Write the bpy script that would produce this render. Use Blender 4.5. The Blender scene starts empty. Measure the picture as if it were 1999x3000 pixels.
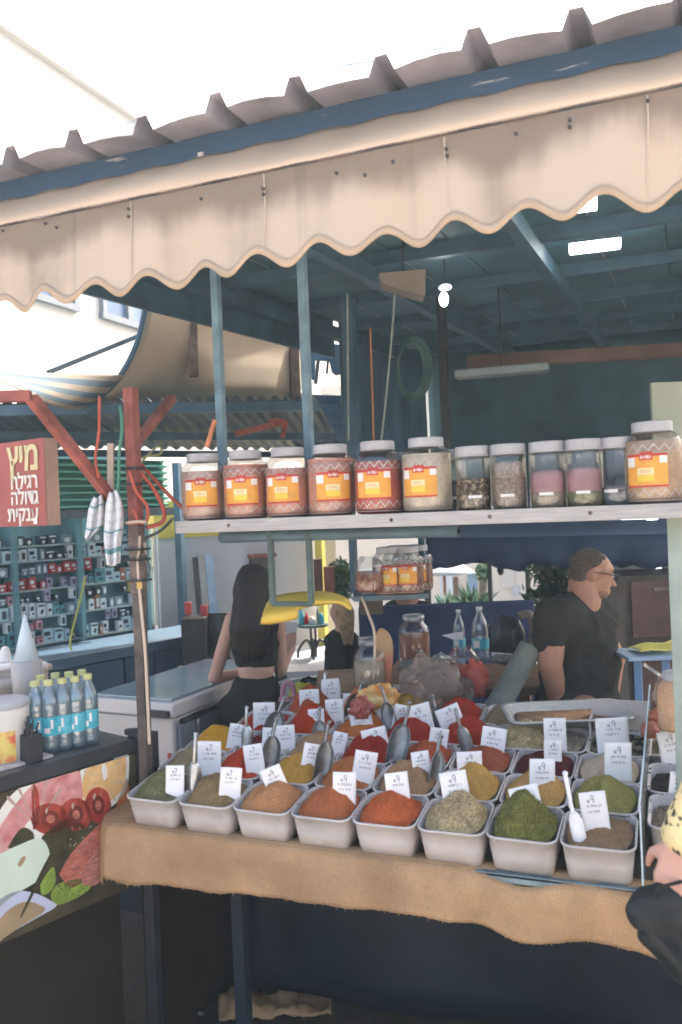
import bpy, bmesh, math, random
from mathutils import Vector as V, Matrix as Mx, noise as NZ
rnd = random.Random(7)
R_ = math.radians
SC = bpy.context.scene
COL = SC.collection

# ------------------------------------------------------------------ camera
YAW, PITCH, ROLL = R_(22), R_(-0.23), R_(2.3)
EYE = V((0, 0, 1.92))
FPX = 2500.0                       # focal length in photograph pixels (3000 px tall)
fw = V((-math.sin(YAW) * math.cos(PITCH), math.cos(YAW) * math.cos(PITCH), math.sin(PITCH)))
r0 = V((math.cos(YAW), math.sin(YAW), 0))
u0 = r0.cross(fw)
rt = r0 * math.cos(ROLL) - u0 * math.sin(ROLL)
up = r0 * math.sin(ROLL) + u0 * math.cos(ROLL)
cam = bpy.data.cameras.new('camera')
cam.sensor_fit = 'VERTICAL'; cam.sensor_height = 36; cam.lens = 30
cam.clip_start = 0.05; cam.clip_end = 500
co = bpy.data.objects.new('camera', cam); COL.objects.link(co)
m = Mx((rt, up, -fw)).transposed().to_4x4(); m.translation = EYE
co.matrix_world = m
cam.dof.use_dof = True; cam.dof.focus_distance = 3.3; cam.dof.aperture_fstop = 4.0     # soft throwaway-camera lens
SC.camera = co

# ------------------------------------------------------------------ sky, sun, exposure
SUN_EL, SUN_AZ = R_(48), R_(15)    # azimuth from +Y towards +X: high, from behind right of the stall
w = bpy.data.worlds.new('World'); SC.world = w; w.use_nodes = True
nt = w.node_tree; nt.nodes.clear()
sky = nt.nodes.new('ShaderNodeTexSky'); sky.sky_type = 'NISHITA'; sky.sun_disc = False
sky.sun_elevation = SUN_EL; sky.sun_rotation = SUN_AZ
sky.air_density = 0.75; sky.dust_density = 7.0; sky.ozone_density = 0.4
bg = nt.nodes.new('ShaderNodeBackground'); bg.inputs[1].default_value = 0.15
wo = nt.nodes.new('ShaderNodeOutputWorld')
wm = nt.nodes.new('ShaderNodeVectorMath'); wm.operation = 'MULTIPLY'; wm.inputs[1].default_value = (1.04, .97, .88)   # warm dusty sky
nt.links.new(sky.outputs[0], wm.inputs[0]); nt.links.new(wm.outputs[0], bg.inputs[0]); nt.links.new(bg.outputs[0], wo.inputs[0])
sl = bpy.data.lights.new('sun', 'SUN'); sl.energy = 2.5; sl.angle = R_(0.5); sl.color = (1, .93, .82)
so = bpy.data.objects.new('sun', sl); COL.objects.link(so)
sd = V((math.sin(SUN_AZ) * math.cos(SUN_EL), math.cos(SUN_AZ) * math.cos(SUN_EL), math.sin(SUN_EL)))
so.location = sd * 40; so.rotation_euler = (-sd).to_track_quat('-Z', 'Y').to_euler()
SC.view_settings.view_transform = 'Standard'; SC.view_settings.look = 'None'
SC.view_settings.gamma = 1.0; SC.view_settings.exposure = 2.5
SC.render.engine = 'CYCLES'
SC.cycles.max_bounces = 8; SC.cycles.diffuse_bounces = 5; SC.cycles.transparent_max_bounces = 12
SC.cycles.use_denoising = True; SC.cycles.pixel_filter_type = "BLACKMAN_HARRIS"; SC.cycles.filter_width = 1.7
SC.cycles.caustics_reflective = False; SC.cycles.caustics_refractive = False
SC.cycles.sample_clamp_indirect = 4.0

# ------------------------------------------------------------------ pixel helpers (photograph 1999 x 3000)
def ray(px, py):
    return fw + rt * ((px - 999.5) / FPX) + up * ((1500 - py) / FPX)
def at(px, py, z): return EYE + ray(px, py) * z
def aty(px, py, y): d = ray(px, py); return EYE + d * (y / d.y)
def atx(px, py, x): d = ray(px, py); return EYE + d * (x / d.x)
def atz(px, py, z): d = ray(px, py); return EYE + d * ((z - EYE.z) / d.z)
def atp(px, py, p0, n): d = ray(px, py); return EYE + d * ((p0 - EYE).dot(n) / d.dot(n))
def depth(p): return (p - EYE).dot(fw)

# ------------------------------------------------------------------ materials
MATS = {}
def mat(name, col, rough=.6, var=.12, scale=6., metal=0., bump=0., bscale=60., spec=.4, stretch=None, trans=0., col2=None, thr=None, detail=4., fine=0.):
    if name in MATS: return MATS[name]
    m = bpy.data.materials.new(name); m.use_nodes = True; MATS[name] = m
    t = m.node_tree; N = t.nodes; L = t.links
    p = N['Principled BSDF']
    p.inputs['Roughness'].default_value = rough; p.inputs['Metallic'].default_value = metal
    p.inputs['Specular IOR Level'].default_value = spec
    tc = N.new('ShaderNodeTexCoord'); oi = N.new('ShaderNodeObjectInfo')
    ad = N.new('ShaderNodeVectorMath'); ad.operation = 'ADD'
    sc = N.new('ShaderNodeVectorMath'); sc.operation = 'SCALE'; sc.inputs[3].default_value = 17.
    cb = N.new('ShaderNodeCombineXYZ')
    for i in range(3): L.new(oi.outputs['Random'], cb.inputs[i])
    L.new(cb.outputs[0], sc.inputs[0]); L.new(tc.outputs['Object'], ad.inputs[0]); L.new(sc.outputs[0], ad.inputs[1])
    vec = ad.outputs[0]
    if stretch:
        mp = N.new('ShaderNodeMapping'); mp.inputs['Scale'].default_value = stretch
        L.new(vec, mp.inputs[0]); vec = mp.outputs[0]
    nz = N.new('ShaderNodeTexNoise'); nz.inputs['Scale'].default_value = scale; nz.inputs['Detail'].default_value = detail
    L.new(vec, nz.inputs['Vector'])
    rp = N.new('ShaderNodeValToRGB')
    c = V(col)
    a = tuple(c * (1 - var)) + (1,); b = tuple(min(1, x * (1 + var)) for x in c) + (1,)
    if col2 is not None: a = tuple(c) + (1,); b = tuple(col2) + (1,)
    lo, hi = thr or (.3, .7)
    rp.color_ramp.elements[0].position = lo; rp.color_ramp.elements[1].position = hi
    rp.color_ramp.elements[0].color = a; rp.color_ramp.elements[1].color = b
    L.new(nz.outputs[0], rp.inputs[0])
    out = rp.outputs[0]
    if fine:
        n2 = N.new('ShaderNodeTexNoise'); n2.inputs['Scale'].default_value = bscale; n2.inputs['Detail'].default_value = 3
        L.new(vec, n2.inputs['Vector'])
        mr = N.new('ShaderNodeMapRange'); mr.inputs[1].default_value = .3; mr.inputs[2].default_value = .7
        mr.inputs[3].default_value = 1 - fine; mr.inputs[4].default_value = 1 + fine
        L.new(n2.outputs[0], mr.inputs[0])
        vm = N.new('ShaderNodeVectorMath'); vm.operation = 'SCALE'
        L.new(out, vm.inputs[0]); L.new(mr.outputs[0], vm.inputs[3]); out = vm.outputs[0]
    L.new(out, p.inputs['Base Color'])
    if bump:
        bz = N.new('ShaderNodeTexNoise'); bz.inputs['Scale'].default_value = bscale; bz.inputs['Detail'].default_value = 4
        L.new(vec, bz.inputs['Vector'])
        bp = N.new('ShaderNodeBump'); bp.inputs['Strength'].default_value = bump; bp.inputs['Distance'].default_value = .01
        L.new(bz.outputs[0], bp.inputs['Height']); L.new(bp.outputs[0], p.inputs['Normal'])
    if trans:
        tr = N.new('ShaderNodeBsdfTranslucent'); L.new(out, tr.inputs[0])
        mx = N.new('ShaderNodeMixShader'); mx.inputs[0].default_value = trans
        L.new(p.outputs[0], mx.inputs[1]); L.new(tr.outputs[0], mx.inputs[2])
        L.new(mx.outputs[0], N['Material Output'].inputs[0])
    return m
def emit(name, col, s):
    if name in MATS: return MATS[name]
    m = bpy.data.materials.new(name); m.use_nodes = True; MATS[name] = m
    N = m.node_tree.nodes; N.clear()
    e = N.new('ShaderNodeEmission'); e.inputs[0].default_value = tuple(col) + (1,); e.inputs[1].default_value = s
    o = N.new('ShaderNodeOutputMaterial'); m.node_tree.links.new(e.outputs[0], o.inputs[0])
    return m
def clear(name, tint=(.93, .95, .95), gloss=.12, rough=.06, milk=0., mcol=(.8, .8, .8)):
    """thin clear plastic or glass wall: see-through with a reflecting skin"""
    if name in MATS: return MATS[name]
    m = bpy.data.materials.new(name); m.use_nodes = True; MATS[name] = m
    N = m.node_tree.nodes; L = m.node_tree.links; N.clear()
    t = N.new('ShaderNodeBsdfTransparent'); t.inputs[0].default_value = tuple(tint) + (1,)
    g = N.new('ShaderNodeBsdfGlossy'); g.inputs['Roughness'].default_value = rough
    lw = N.new('ShaderNodeLayerWeight'); lw.inputs[0].default_value = .35
    mr = N.new('ShaderNodeMapRange'); mr.inputs[3].default_value = gloss * .6; mr.inputs[4].default_value = min(.8, gloss * 4)
    L.new(lw.outputs['Fresnel'], mr.inputs[0])
    mx = N.new('ShaderNodeMixShader'); L.new(mr.outputs[0], mx.inputs[0]); L.new(t.outputs[0], mx.inputs[1]); L.new(g.outputs[0], mx.inputs[2])
    res = mx.outputs[0]
    if milk:
        d = N.new('ShaderNodeBsdfDiffuse'); d.inputs[0].default_value = tuple(mcol) + (1,)
        m2 = N.new('ShaderNodeMixShader'); m2.inputs[0].default_value = milk
        L.new(res, m2.inputs[1]); L.new(d.outputs[0], m2.inputs[2]); res = m2.outputs[0]
    o = N.new('ShaderNodeOutputMaterial'); L.new(res, o.inputs[0])
    return m

# ------------------------------------------------------------------ mesh builder
class MB:
    def __init__(s): s.bm = bmesh.new(); s.mi = 0
    def face(s, vs):
        try:
            f = s.bm.faces.new(vs); f.material_index = s.mi; return f
        except ValueError: return None
    def quad(s, *ps): return s.face([s.bm.verts.new(p) for p in ps])
    def box(s, c, size, R=None):
        c = V(c); h = V(size) / 2; vs = []
        for z in (-1, 1):
            for x, y in ((-1, -1), (1, -1), (1, 1), (-1, 1)):
                p = V((x * h.x, y * h.y, z * h.z))
                if R is not None: p = R @ p
                vs.append(s.bm.verts.new(c + p))
        for q in ((3, 2, 1, 0), (4, 5, 6, 7), (0, 1, 5, 4), (1, 2, 6, 5), (2, 3, 7, 6), (3, 0, 4, 7)): s.face([vs[i] for i in q])
        return s
    def bar(s, a, b, w, h, upv=(0, 0, 1)):
        a, b = V(a), V(b); d = b - a; z = d.normalized(); x = V(upv).cross(z)
        if x.length < 1e-4: x = V((1, 0, 0)).cross(z)
        x.normalize(); y = z.cross(x)
        return s.box((a + b) / 2, (w, h, d.length), Mx((x, y, z)).transposed())
    def loft(s, rings, c0=True, c1=True, close=True):
        vr = [[s.bm.verts.new(p) for p in r] for r in rings]
        n = len(vr[0])
        for a, b in zip(vr, vr[1:]):
            for i in range(n if close else n - 1):
                j = (i + 1) % n; s.face([a[i], a[j], b[j], b[i]])
        if c0: s.face(vr[0][::-1])
        if c1: s.face(vr[-1])
        return s
    def tube(s, pts, r, n=8, cap=True):
        pts = [V(p) for p in pts]; rs = r if isinstance(r, (list, tuple)) else [r] * len(pts)
        d = (pts[1] - pts[0]).normalized(); x = V((0, 0, 1)).cross(d)
        if x.length < .05: x = V((1, 0, 0)).cross(d)
        x.normalize(); rings = []
        for i, p in enumerate(pts):
            d = (pts[min(i + 1, len(pts) - 1)] - pts[max(i - 1, 0)]).normalized()
            x = (x - d * x.dot(d)).normalized(); y = d.cross(x)
            rings.append([p + (x * math.cos(k * 2 * math.pi / n) + y * math.sin(k * 2 * math.pi / n)) * rs[i] for k in range(n)])
        return s.loft(rings, cap, cap)
    def lathe(s, prof, n=24, c=(0, 0, 0), R=None, c0=True, c1=True):
        c = V(c); rings = []
        for r, z in prof:
            ring = []
            for k in range(n):
                p = V((r * math.cos(k * 2 * math.pi / n), r * math.sin(k * 2 * math.pi / n), z))
                ring.append(c + (R @ p if R is not None else p))
            rings.append(ring)
        return s.loft(rings, c0, c1)
    def sheet(s, rows, mfun=None):
        vr = [[s.bm.verts.new(p) for p in r] for r in rows]
        for i in range(len(vr) - 1):
            for j in range(len(vr[0]) - 1):
                if mfun: s.mi = mfun(i, j)
                s.face([vr[i][j], vr[i][j + 1], vr[i + 1][j + 1], vr[i + 1][j]])
        return s
    def patch(s, a0, a1, z0, z1, r, n=6, c=(0, 0, 0)):
        c = V(c); rows = []
        for z in (z0, z1):
            rows.append([c + V((r * math.cos(a0 + (a1 - a0) * k / n), r * math.sin(a0 + (a1 - a0) * k / n), z)) for k in range(n + 1)])
        return s.sheet(rows)
    def poly(s, pts, th=None, n=None):
        vs = [s.bm.verts.new(p) for p in pts]; s.face(vs)
        if th:
            off = V(n) * th; vb = [s.bm.verts.new(V(p) + off) for p in pts]; s.face(vb[::-1])
            k = len(vs)
            for i in range(k): s.face([vs[i], vb[i], vb[(i + 1) % k], vs[(i + 1) % k]])
        return s
    def ball(s, c, r, sub=2, sq=(1, 1, 1)):
        g = bmesh.ops.create_icosphere(s.bm, subdivisions=sub, radius=r)
        for v in g['verts']: v.co = V((v.co.x * sq[0], v.co.y * sq[1], v.co.z * sq[2])) + V(c)
        for f in {f for v in g['verts'] for f in v.link_faces}: f.material_index = s.mi
        return s

def evaluate(o):
    """mesh of an unlinked object with its modifiers applied, worked out in a scratch scene of its own"""
    t = bpy.data.scenes.new('scratch'); t.collection.objects.link(o)
    vl = t.view_layers[0]
    with bpy.context.temp_override(scene=t, view_layer=vl):
        dg = bpy.context.evaluated_depsgraph_get(); dg.update()
        me = bpy.data.meshes.new_from_object(o.evaluated_get(dg))
    bpy.data.objects.remove(o); bpy.data.scenes.remove(t)
    return me
MAT = {}
def _base(me):
    xs = [v.co for v in me.vertices]
    lo = V([min(c[i] for c in xs) for i in range(3)]); hi = V([max(c[i] for c in xs) for i in range(3)])
    return V(((lo.x + hi.x) / 2, (lo.y + hi.y) / 2, lo.z))
def put(mb, name, mats, parent=None, smooth=False, bevel=0., solid=0., sub=0, local=False):
    """link one builder as ONE mesh object; vertices are in world space (or in the parent's frame when local)"""
    if isinstance(mb, MB):
        me = bpy.data.meshes.new(name)
        bmesh.ops.recalc_face_normals(mb.bm, faces=mb.bm.faces[:])
        mb.bm.to_mesh(me); mb.bm.free()
    else: me = mb
    mats = mats if isinstance(mats, (list, tuple)) else [mats]
    if len(me.materials): me.materials.clear()
    for m in mats: me.materials.append(m)
    if smooth:
        for p in me.polygons: p.use_smooth = True
    o = bpy.data.objects.new(name, me); COL.objects.link(o)
    if parent is None:
        b = _base(me); me.transform(Mx.Translation(-b)); o.location = b; MAT[o.name] = Mx.Translation(b)
    else:
        if not local: me.transform(MAT[parent.name].inverted())
        o.parent = parent; MAT[o.name] = MAT[parent.name]
    if solid:
        md = o.modifiers.new('thickness', 'SOLIDIFY'); md.thickness = solid; md.offset = 0
    if sub:
        md = o.modifiers.new('subdivision', 'SUBSURF'); md.levels = md.render_levels = sub
    if bevel:
        md = o.modifiers.new('bevel', 'BEVEL'); md.width = bevel; md.segments = 2; md.limit_method = 'ANGLE'
    return o
def tag(o, label, cat, group=None, kind=None):
    o['label'] = label; o['category'] = cat
    if group: o['group'] = group
    if kind: o['kind'] = kind
    return o
def thing(name, label, cat, loc=(0, 0, 0), R=None, group=None):
    o = bpy.data.objects.new(name, None); COL.objects.link(o); o.empty_display_size = .05
    m = (R.to_4x4() if R is not None else Mx()); m.translation = V(loc)
    o.matrix_world = m; MAT[o.name] = m
    return tag(o, label, cat, group)
def solo(mb, name, mats, label, cat, group=None, **k): return tag(put(mb, name, mats, **k), label, cat, group)
def setting(mb, name, mats, **k): o = put(mb, name, mats, **k); o['kind'] = 'structure'; return o
def kids(o): return [c for c in COL.objects if c.parent == o]
def place(o, loc, R=None, s=1.):
    m = (R.to_4x4() if R is not None else Mx()) @ Mx.Diagonal((s, s, s, 1)); m.translation = V(loc)
    o.matrix_world = m; MAT[o.name] = m; return o
CHILD = {}
def copy_tree(o, parent=None):
    c = o.copy(); COL.objects.link(c); MAT[c.name] = MAT[o.name]
    if parent is not None: c.parent = parent
    if o.name not in CHILD: CHILD[o.name] = kids(o)
    CHILD[c.name] = [copy_tree(ch, c) for ch in CHILD[o.name]]
    return c
def child(o, stem): return [c for c in kids(o) if c.name.split('.')[0] == stem]
def swap(o, i, m): o.material_slots[i].link = 'OBJECT'; o.material_slots[i].material = m
def rz(a): return Mx.Rotation(a, 3, 'Z')
def rx(a): return Mx.Rotation(a, 3, 'X')
def ry(a): return Mx.Rotation(a, 3, 'Y')
def cr(ps, n):
    """smooth curve through points"""
    ps = [V(p) for p in ps]; out = []
    for i in range(len(ps) - 1):
        a, b, c, d = ps[max(i - 1, 0)], ps[i], ps[i + 1], ps[min(i + 2, len(ps) - 1)]
        for k in range(n):
            t = k / n
            out.append(.5 * (2 * b + (c - a) * t + (2 * a - 5 * b + 4 * c - d) * t * t + (3 * b - a - 3 * c + d) * t ** 3))
    out.append(ps[-1]); return out
def ang(x, y): return math.atan2(y, x)
FACE = rz(YAW)          # local x along the picture's right, y away from the camera
# ------------------------------------------------------------------ colours
BLUEST = mat('blue_grey_steel', (.10, .16, .20), .5, .25, 9, bump=.1)
DKBLUE = mat('dark_blue_paint', (.048, .11, .165), .55, .3, 5, bump=.1)
POSTBL = mat('worn_blue_post_paint', (.16, .28, .37), .45, .25, 14, bump=.1)
GREENP = mat('pale_green_post_paint', (.33, .40, .36), .5, .15, 10)
BLACKM = mat('black_metal', (.03, .034, .04), .45, .3, 10)
RUST = mat('rusty_brown_steel', (.17, .13, .11), .7, .4, 18, bump=.2)
REDP = mat('red_oxide_paint', (.27, .082, .066), .6, .45, 12, bump=.1)
WHITEP = mat('white_plastic', (.74, .73, .72), .4, .06, 7)
CARD = mat('white_card', (.86, .85, .86), .7, .03, 8)
INK = mat('grey_ink', (.20, .20, .25), .8, .2, 30)
STEEL = mat('dull_steel', (.50, .52, .53), .32, .15, 20, metal=.9, bump=.05)
ALU = mat('scratched_aluminium', (.60, .60, .60), .42, .12, 12, metal=.6, stretch=(1, 8, 8))
LID = mat('grey_white_lid_plastic', (.42, .43, .46), .45, .08, 20)
CLEAR = clear('clear_jar_plastic')
MILKY = clear('cloudy_plastic_film', (.95, .95, .95), .16, .12, .22)
WOOD = mat('brown_wood', (.16, .085, .05), .55, .35, 7, stretch=(1, 8, 8), bump=.1)

# ------------------------------------------------------------------ ground and paving
g = MB(); g.sheet([[(-60, -30, 0), (60, -30, 0)], [(-60, 90, 0), (60, 90, 0)]])
setting(g, 'ground', mat('worn_asphalt', (.05, .043, .028), .85, .35, 1.3, bump=.3, bscale=60, fine=.25))
g = MB(); g.quad(*[V((x, y, .004)) for x, y in ((-14, -14), (14, -14), (14, 1.35), (-14, 1.35))])
setting(g, 'street_bounce', mat('street_bounce_paving', (.44, .40, .35), .85, .12, 2.5, bump=.2, bscale=20))  # out of view, added pale to bounce sunlight onto the stall front
g = MB()
q = [(-5.2, 4.2), (-1.2, 5.0), (-1.2, 13), (-5.9, 13)]
g.quad(*[V((x, y, .004)) for x, y in q])
setting(g, 'pavement', mat('pale_paving', (.36, .36, .38), .8, .15, 2.5, bump=.2, bscale=20))

# ------------------------------------------------------------------ corrugated roof over the stall
ZE, XL, XR, YB = 3.12, -2.32, 1.6, 8.2
roof = thing('corrugated_roof', 'dark corrugated metal roof on steel beams over the spice stall', 'roof', (XL, 2.25, 0))
PITCHR = .262; prof = []
x = XL
x0s = -.996 - PITCHR * 5
k = 0
while x0s + k * PITCHR < XR:
    xc = x0s + k * PITCHR
    prof += [(xc - .040, 0), (xc - .020, .050), (xc + .014, .050), (xc + .036, 0), (xc + .095, .006), (xc + .165, .006)]
    k += 1
g = MB(); rows = []
for j in range(15):
    y = 2.25 + (YB - 2.25) * (j / 14) ** 1.5
    rows.append([V((px_, y, ZE + z_ + .05 * (y - 2.25) + (.008 * math.sin(px_ * 9.1) * (1 if j == 0 else .3)))) for px_, z_ in prof])
g.sheet(rows)
put(g, 'roof_sheet', mat('galvanised_sheet_underside', (.42, .40, .46), .55, .3, 5, metal=.1, bump=.05), roof, solid=.003)
PEEL = mat('peeling_blue_paint', (.03, .07, .14), .55, col2=(.38, .37, .38), thr=(.655, .70), scale=5, stretch=(.8, 1, 7), detail=8)
g = MB(); g.box(((XL + XR) / 2, 2.405, ZE - .052), (XR - XL, .05, .115)); put(g, 'fascia_beam', PEEL, roof)
for y in (3.2, 4.1, 5.0, 5.9, 6.8, 7.7):
    g = MB(); z = ZE + .05 * (y - 2.25); g.box(((XL + XR) / 2, y, z - .04), (XR - XL, .05, .075)); put(g, 'purlin', DKBLUE, roof)
for x in (XL + .03, -1.45, -.62, .2, 1.1):
    g = MB(); g.bar((x, 2.432, ZE - .10), (x, YB, ZE - .10 + .05 * (YB - 2.25) - .02), .06, .085); put(g, 'rafter', DKBLUE, roof)
for px_ in (590, 845, 980):   # little brackets and nails on the fascia
    p = aty(px_, (470, 432, 405)[(590, 845, 980).index(px_)], 2.37)
    g = MB(); g.box(p, (.02, .012, .05 if px_ != 845 else .02)); put(g, 'bracket', mat('chipped_white_paint', (.6, .55, .5), .6, .3, 20), roof, bevel=.002)
# dark inner lining of the roof: boarding between purlins
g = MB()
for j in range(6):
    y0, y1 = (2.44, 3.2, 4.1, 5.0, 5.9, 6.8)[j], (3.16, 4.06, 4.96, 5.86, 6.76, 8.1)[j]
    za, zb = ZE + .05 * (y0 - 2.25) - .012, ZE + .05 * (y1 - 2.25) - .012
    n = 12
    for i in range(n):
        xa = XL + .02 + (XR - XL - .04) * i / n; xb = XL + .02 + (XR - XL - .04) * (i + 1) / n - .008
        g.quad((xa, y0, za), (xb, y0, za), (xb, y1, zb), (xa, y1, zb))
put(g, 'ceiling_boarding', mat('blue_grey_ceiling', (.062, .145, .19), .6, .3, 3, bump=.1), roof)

g = MB(); g.bar((XL - .012, 2.9, ZE - .10), (XL - .012, 5.75, ZE + .05 * 3.5 - .13), .02, .30); put(g, 'side_board', DKBLUE, roof)
# hanging tarps closing the back and the left side of the roofed stall
def drape(name, a, b, z0, z1, m, label, cat, amp=.05, n=60, nz=8, seed=0, group=None):
    a, b = V(a), V(b); d = b - a; nrm = V((-d.y, d.x, 0)).normalized(); g = MB(); rows = []
    for j in range(nz + 1):
        t = j / nz; r = []
        for i in range(n + 1):
            s_ = i / n; p = a + d * s_
            o = amp * (math.sin(s_ * 23 + seed) + .6 * math.sin(s_ * 51 + seed * 2 + t)) * (.35 + .65 * (1 - t))
            zz = z0 + (z1 - z0) * t + (.03 * math.sin(s_ * 17 + seed) if j == 0 else 0)
            q = p + nrm * o; r.append(V((q.x, q.y, zz)))
        rows.append(r)
    g.sheet(rows)
    return solo(g, name, m, label, cat, group, smooth=True, solid=.004)
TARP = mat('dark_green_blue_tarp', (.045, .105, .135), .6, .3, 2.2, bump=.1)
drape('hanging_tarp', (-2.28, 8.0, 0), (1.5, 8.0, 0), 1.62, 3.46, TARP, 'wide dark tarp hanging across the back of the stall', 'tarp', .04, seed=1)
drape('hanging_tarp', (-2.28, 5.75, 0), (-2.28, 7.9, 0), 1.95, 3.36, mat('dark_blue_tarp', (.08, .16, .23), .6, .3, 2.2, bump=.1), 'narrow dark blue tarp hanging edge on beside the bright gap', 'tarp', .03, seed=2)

# ------------------------------------------------------------------ big cream awning with scalloped valance
aw = thing('cream_awning', 'cream fabric awning with scalloped stained valance over the spice stall', 'awning', (-2.2, 2.0, 2.45))
CREAM = mat('cream_awning_cloth', (.50, .37, .25), .85, .06, 2.0, trans=.18, bump=.05, bscale=300)
STAIN = mat('stained_cream_cloth', (.27, .20, .17), .85, col2=(.66, .53, .43), thr=(.36, .56), scale=3.2, stretch=(1.3, 1, .55), trans=.12, detail=5)
DARKST = mat('mildew_stained_cloth', (.30, .225, .19), .85, .15, 3, trans=.1)
XA0, XA1, YA, ZA = -2.35, .75, 2.0, 2.795
def stain_amt(x, t):
    return 0
g = MB(); n = 360; rows = []
PIT = .1725
VROWS = 22
def hem(x):
    ph = (x + .055) / PIT
    return .230 + .023 * math.cos(2 * math.pi * ph) + .006 * math.sin(x * 3.1)
def wave(x, t): return (.014 * math.sin(x * 9.3 + .7) + .009 * math.sin(x * 21 + 2)) * t ** 1.2
for j in range(VROWS + 1):
    t = j / VROWS; r = []
    for i in range(n + 1):
        x = XA0 + (XA1 - XA0) * i / n
        r.append(V((x, YA - .012 + wave(x, t), ZA - hem(x) * t)))
    rows.append(r)
g.sheet(rows)
val = put(g, 'valance', None or CREAM, aw, smooth=True)
# mildew runs from the top seam: procedural, by position along the cloth
mv = bpy.data.materials.new('stained_valance_cloth'); mv.use_nodes = True
t_ = mv.node_tree; N = t_.nodes; L = t_.links; P = N['Principled BSDF']; P.inputs['Roughness'].default_value = .85; P.inputs['Specular IOR Level'].default_value = .2
tc = N.new('ShaderNodeTexCoord'); sx = N.new('ShaderNodeSeparateXYZ'); L.new(tc.outputs['Object'], sx.inputs[0])
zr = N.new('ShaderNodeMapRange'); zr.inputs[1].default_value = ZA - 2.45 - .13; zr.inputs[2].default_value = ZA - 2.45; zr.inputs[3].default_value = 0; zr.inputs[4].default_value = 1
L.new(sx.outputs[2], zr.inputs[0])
cx = N.new('ShaderNodeCombineXYZ'); L.new(sx.outputs[0], cx.inputs[0])
n1 = N.new('ShaderNodeTexNoise'); n1.inputs['Scale'].default_value = 3.1; n1.inputs['Detail'].default_value = 5; L.new(cx.outputs[0], n1.inputs['Vector'])
n2 = N.new('ShaderNodeTexNoise'); n2.inputs['Scale'].default_value = 9; n2.inputs['Detail'].default_value = 6; L.new(tc.outputs['Object'], n2.inputs['Vector'])
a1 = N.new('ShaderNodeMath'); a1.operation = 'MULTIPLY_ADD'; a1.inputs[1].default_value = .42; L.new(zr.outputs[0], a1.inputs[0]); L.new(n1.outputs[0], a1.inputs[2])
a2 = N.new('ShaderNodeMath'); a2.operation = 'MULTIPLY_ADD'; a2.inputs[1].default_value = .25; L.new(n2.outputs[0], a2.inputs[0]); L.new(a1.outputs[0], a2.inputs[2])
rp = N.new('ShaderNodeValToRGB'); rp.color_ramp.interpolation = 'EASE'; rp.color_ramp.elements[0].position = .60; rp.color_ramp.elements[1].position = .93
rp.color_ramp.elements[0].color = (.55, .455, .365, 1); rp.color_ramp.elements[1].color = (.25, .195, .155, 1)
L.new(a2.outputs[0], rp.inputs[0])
st = N.new('ShaderNodeMapping'); st.inputs['Scale'].default_value = (14, 1, .35); L.new(tc.outputs['Object'], st.inputs[0])
n3 = N.new('ShaderNodeTexNoise'); n3.inputs['Scale'].default_value = 1.; n3.inputs['Detail'].default_value = 2; L.new(st.outputs[0], n3.inputs['Vector'])
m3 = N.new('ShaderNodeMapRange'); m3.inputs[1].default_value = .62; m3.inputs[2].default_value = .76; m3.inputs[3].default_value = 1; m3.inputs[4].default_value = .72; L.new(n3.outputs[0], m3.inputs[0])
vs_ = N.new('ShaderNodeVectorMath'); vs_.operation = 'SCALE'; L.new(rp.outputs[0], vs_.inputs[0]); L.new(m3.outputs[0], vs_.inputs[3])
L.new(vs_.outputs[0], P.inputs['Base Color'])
tr = N.new('ShaderNodeBsdfTranslucent'); L.new(vs_.outputs[0], tr.inputs[0]); mx = N.new('ShaderNodeMixShader'); mx.inputs[0].default_value = .15
L.new(P.outputs[0], mx.inputs[1]); L.new(tr.outputs[0], mx.inputs[2]); L.new(mx.outputs[0], N['Material Output'].inputs[0])
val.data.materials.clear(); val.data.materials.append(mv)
HEMC = mat('hem_tape', (.47, .36, .26), .85, .08, 5, trans=.1)
g = MB(); rows = [[], []]
for i in range(n + 1):
    x = XA0 + (XA1 - XA0) * i / n
    for k, d in ((0, 1.0), (1, 1.012)):
        zz = ZA - hem(x) + (.018 if k == 0 else -.003)
        rows[k].append(V((x, YA - .0155 + wave(x, 1), zz)))
g.sheet(rows); put(g, 'hem_tape', HEMC, val, smooth=True, solid=.002)
# sloping top sheet, from the front bar back up to the fascia
g = MB(); rows = []
for j in range(13):
    t = j / 12; r = []
    for i in range(121):
        x = XA0 + (XA1 - XA0) * i / 120
        sag = -.012 * math.sin(math.pi * t) * (1 + .5 * math.sin(x * 5.3)) + .003 * math.sin(x * 31) * t
        r.append(V((x, YA - .008 + .375 * t, ZA + .008 + .25 * t + sag)))
    rows.append(r)
g.sheet(rows); put(g, 'top_sheet', CREAM, aw, smooth=True, solid=.002)
g = MB(); g.tube([(XA0, YA + .004, ZA - .012), (XA1, YA + .004, ZA - .012)], .012, 10); put(g, 'front_bar', ALU, aw)
g = MB()
for i in range(120):
    xa = XA0 + (XA1 - XA0) * i / 120
    g.box((xa + .0125, YA - .0185, ZA + .001 + .0025 * math.sin(i * .7)), (.0262, .003, .0035))
put(g, 'seam', mat('dark_seam', (.12, .075, .06), .8, .2), aw)
g = MB()      # sewn panel seams down the valance and a row of stitches above the hem
for px_ in (378, 773, 1311, 1905, -20):
    p = aty(px_, 600, YA - .02); rows = []
    for j in range(15):
        t = j / 14; rows.append([V((p.x + dx + .003 * math.sin(t * 4 + px_), YA - .0155 - dy + wave(p.x, t), ZA - .004 - (hem(p.x) - .02) * t)) for dx, dy in ((-.0016, 0), (-.0003, .0005), (.0016, .0001))])
    g.sheet(rows)
put(g, 'panel_seam', mat('seam_cloth', (.50, .41, .325), .85, .06, 9), val)
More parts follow.
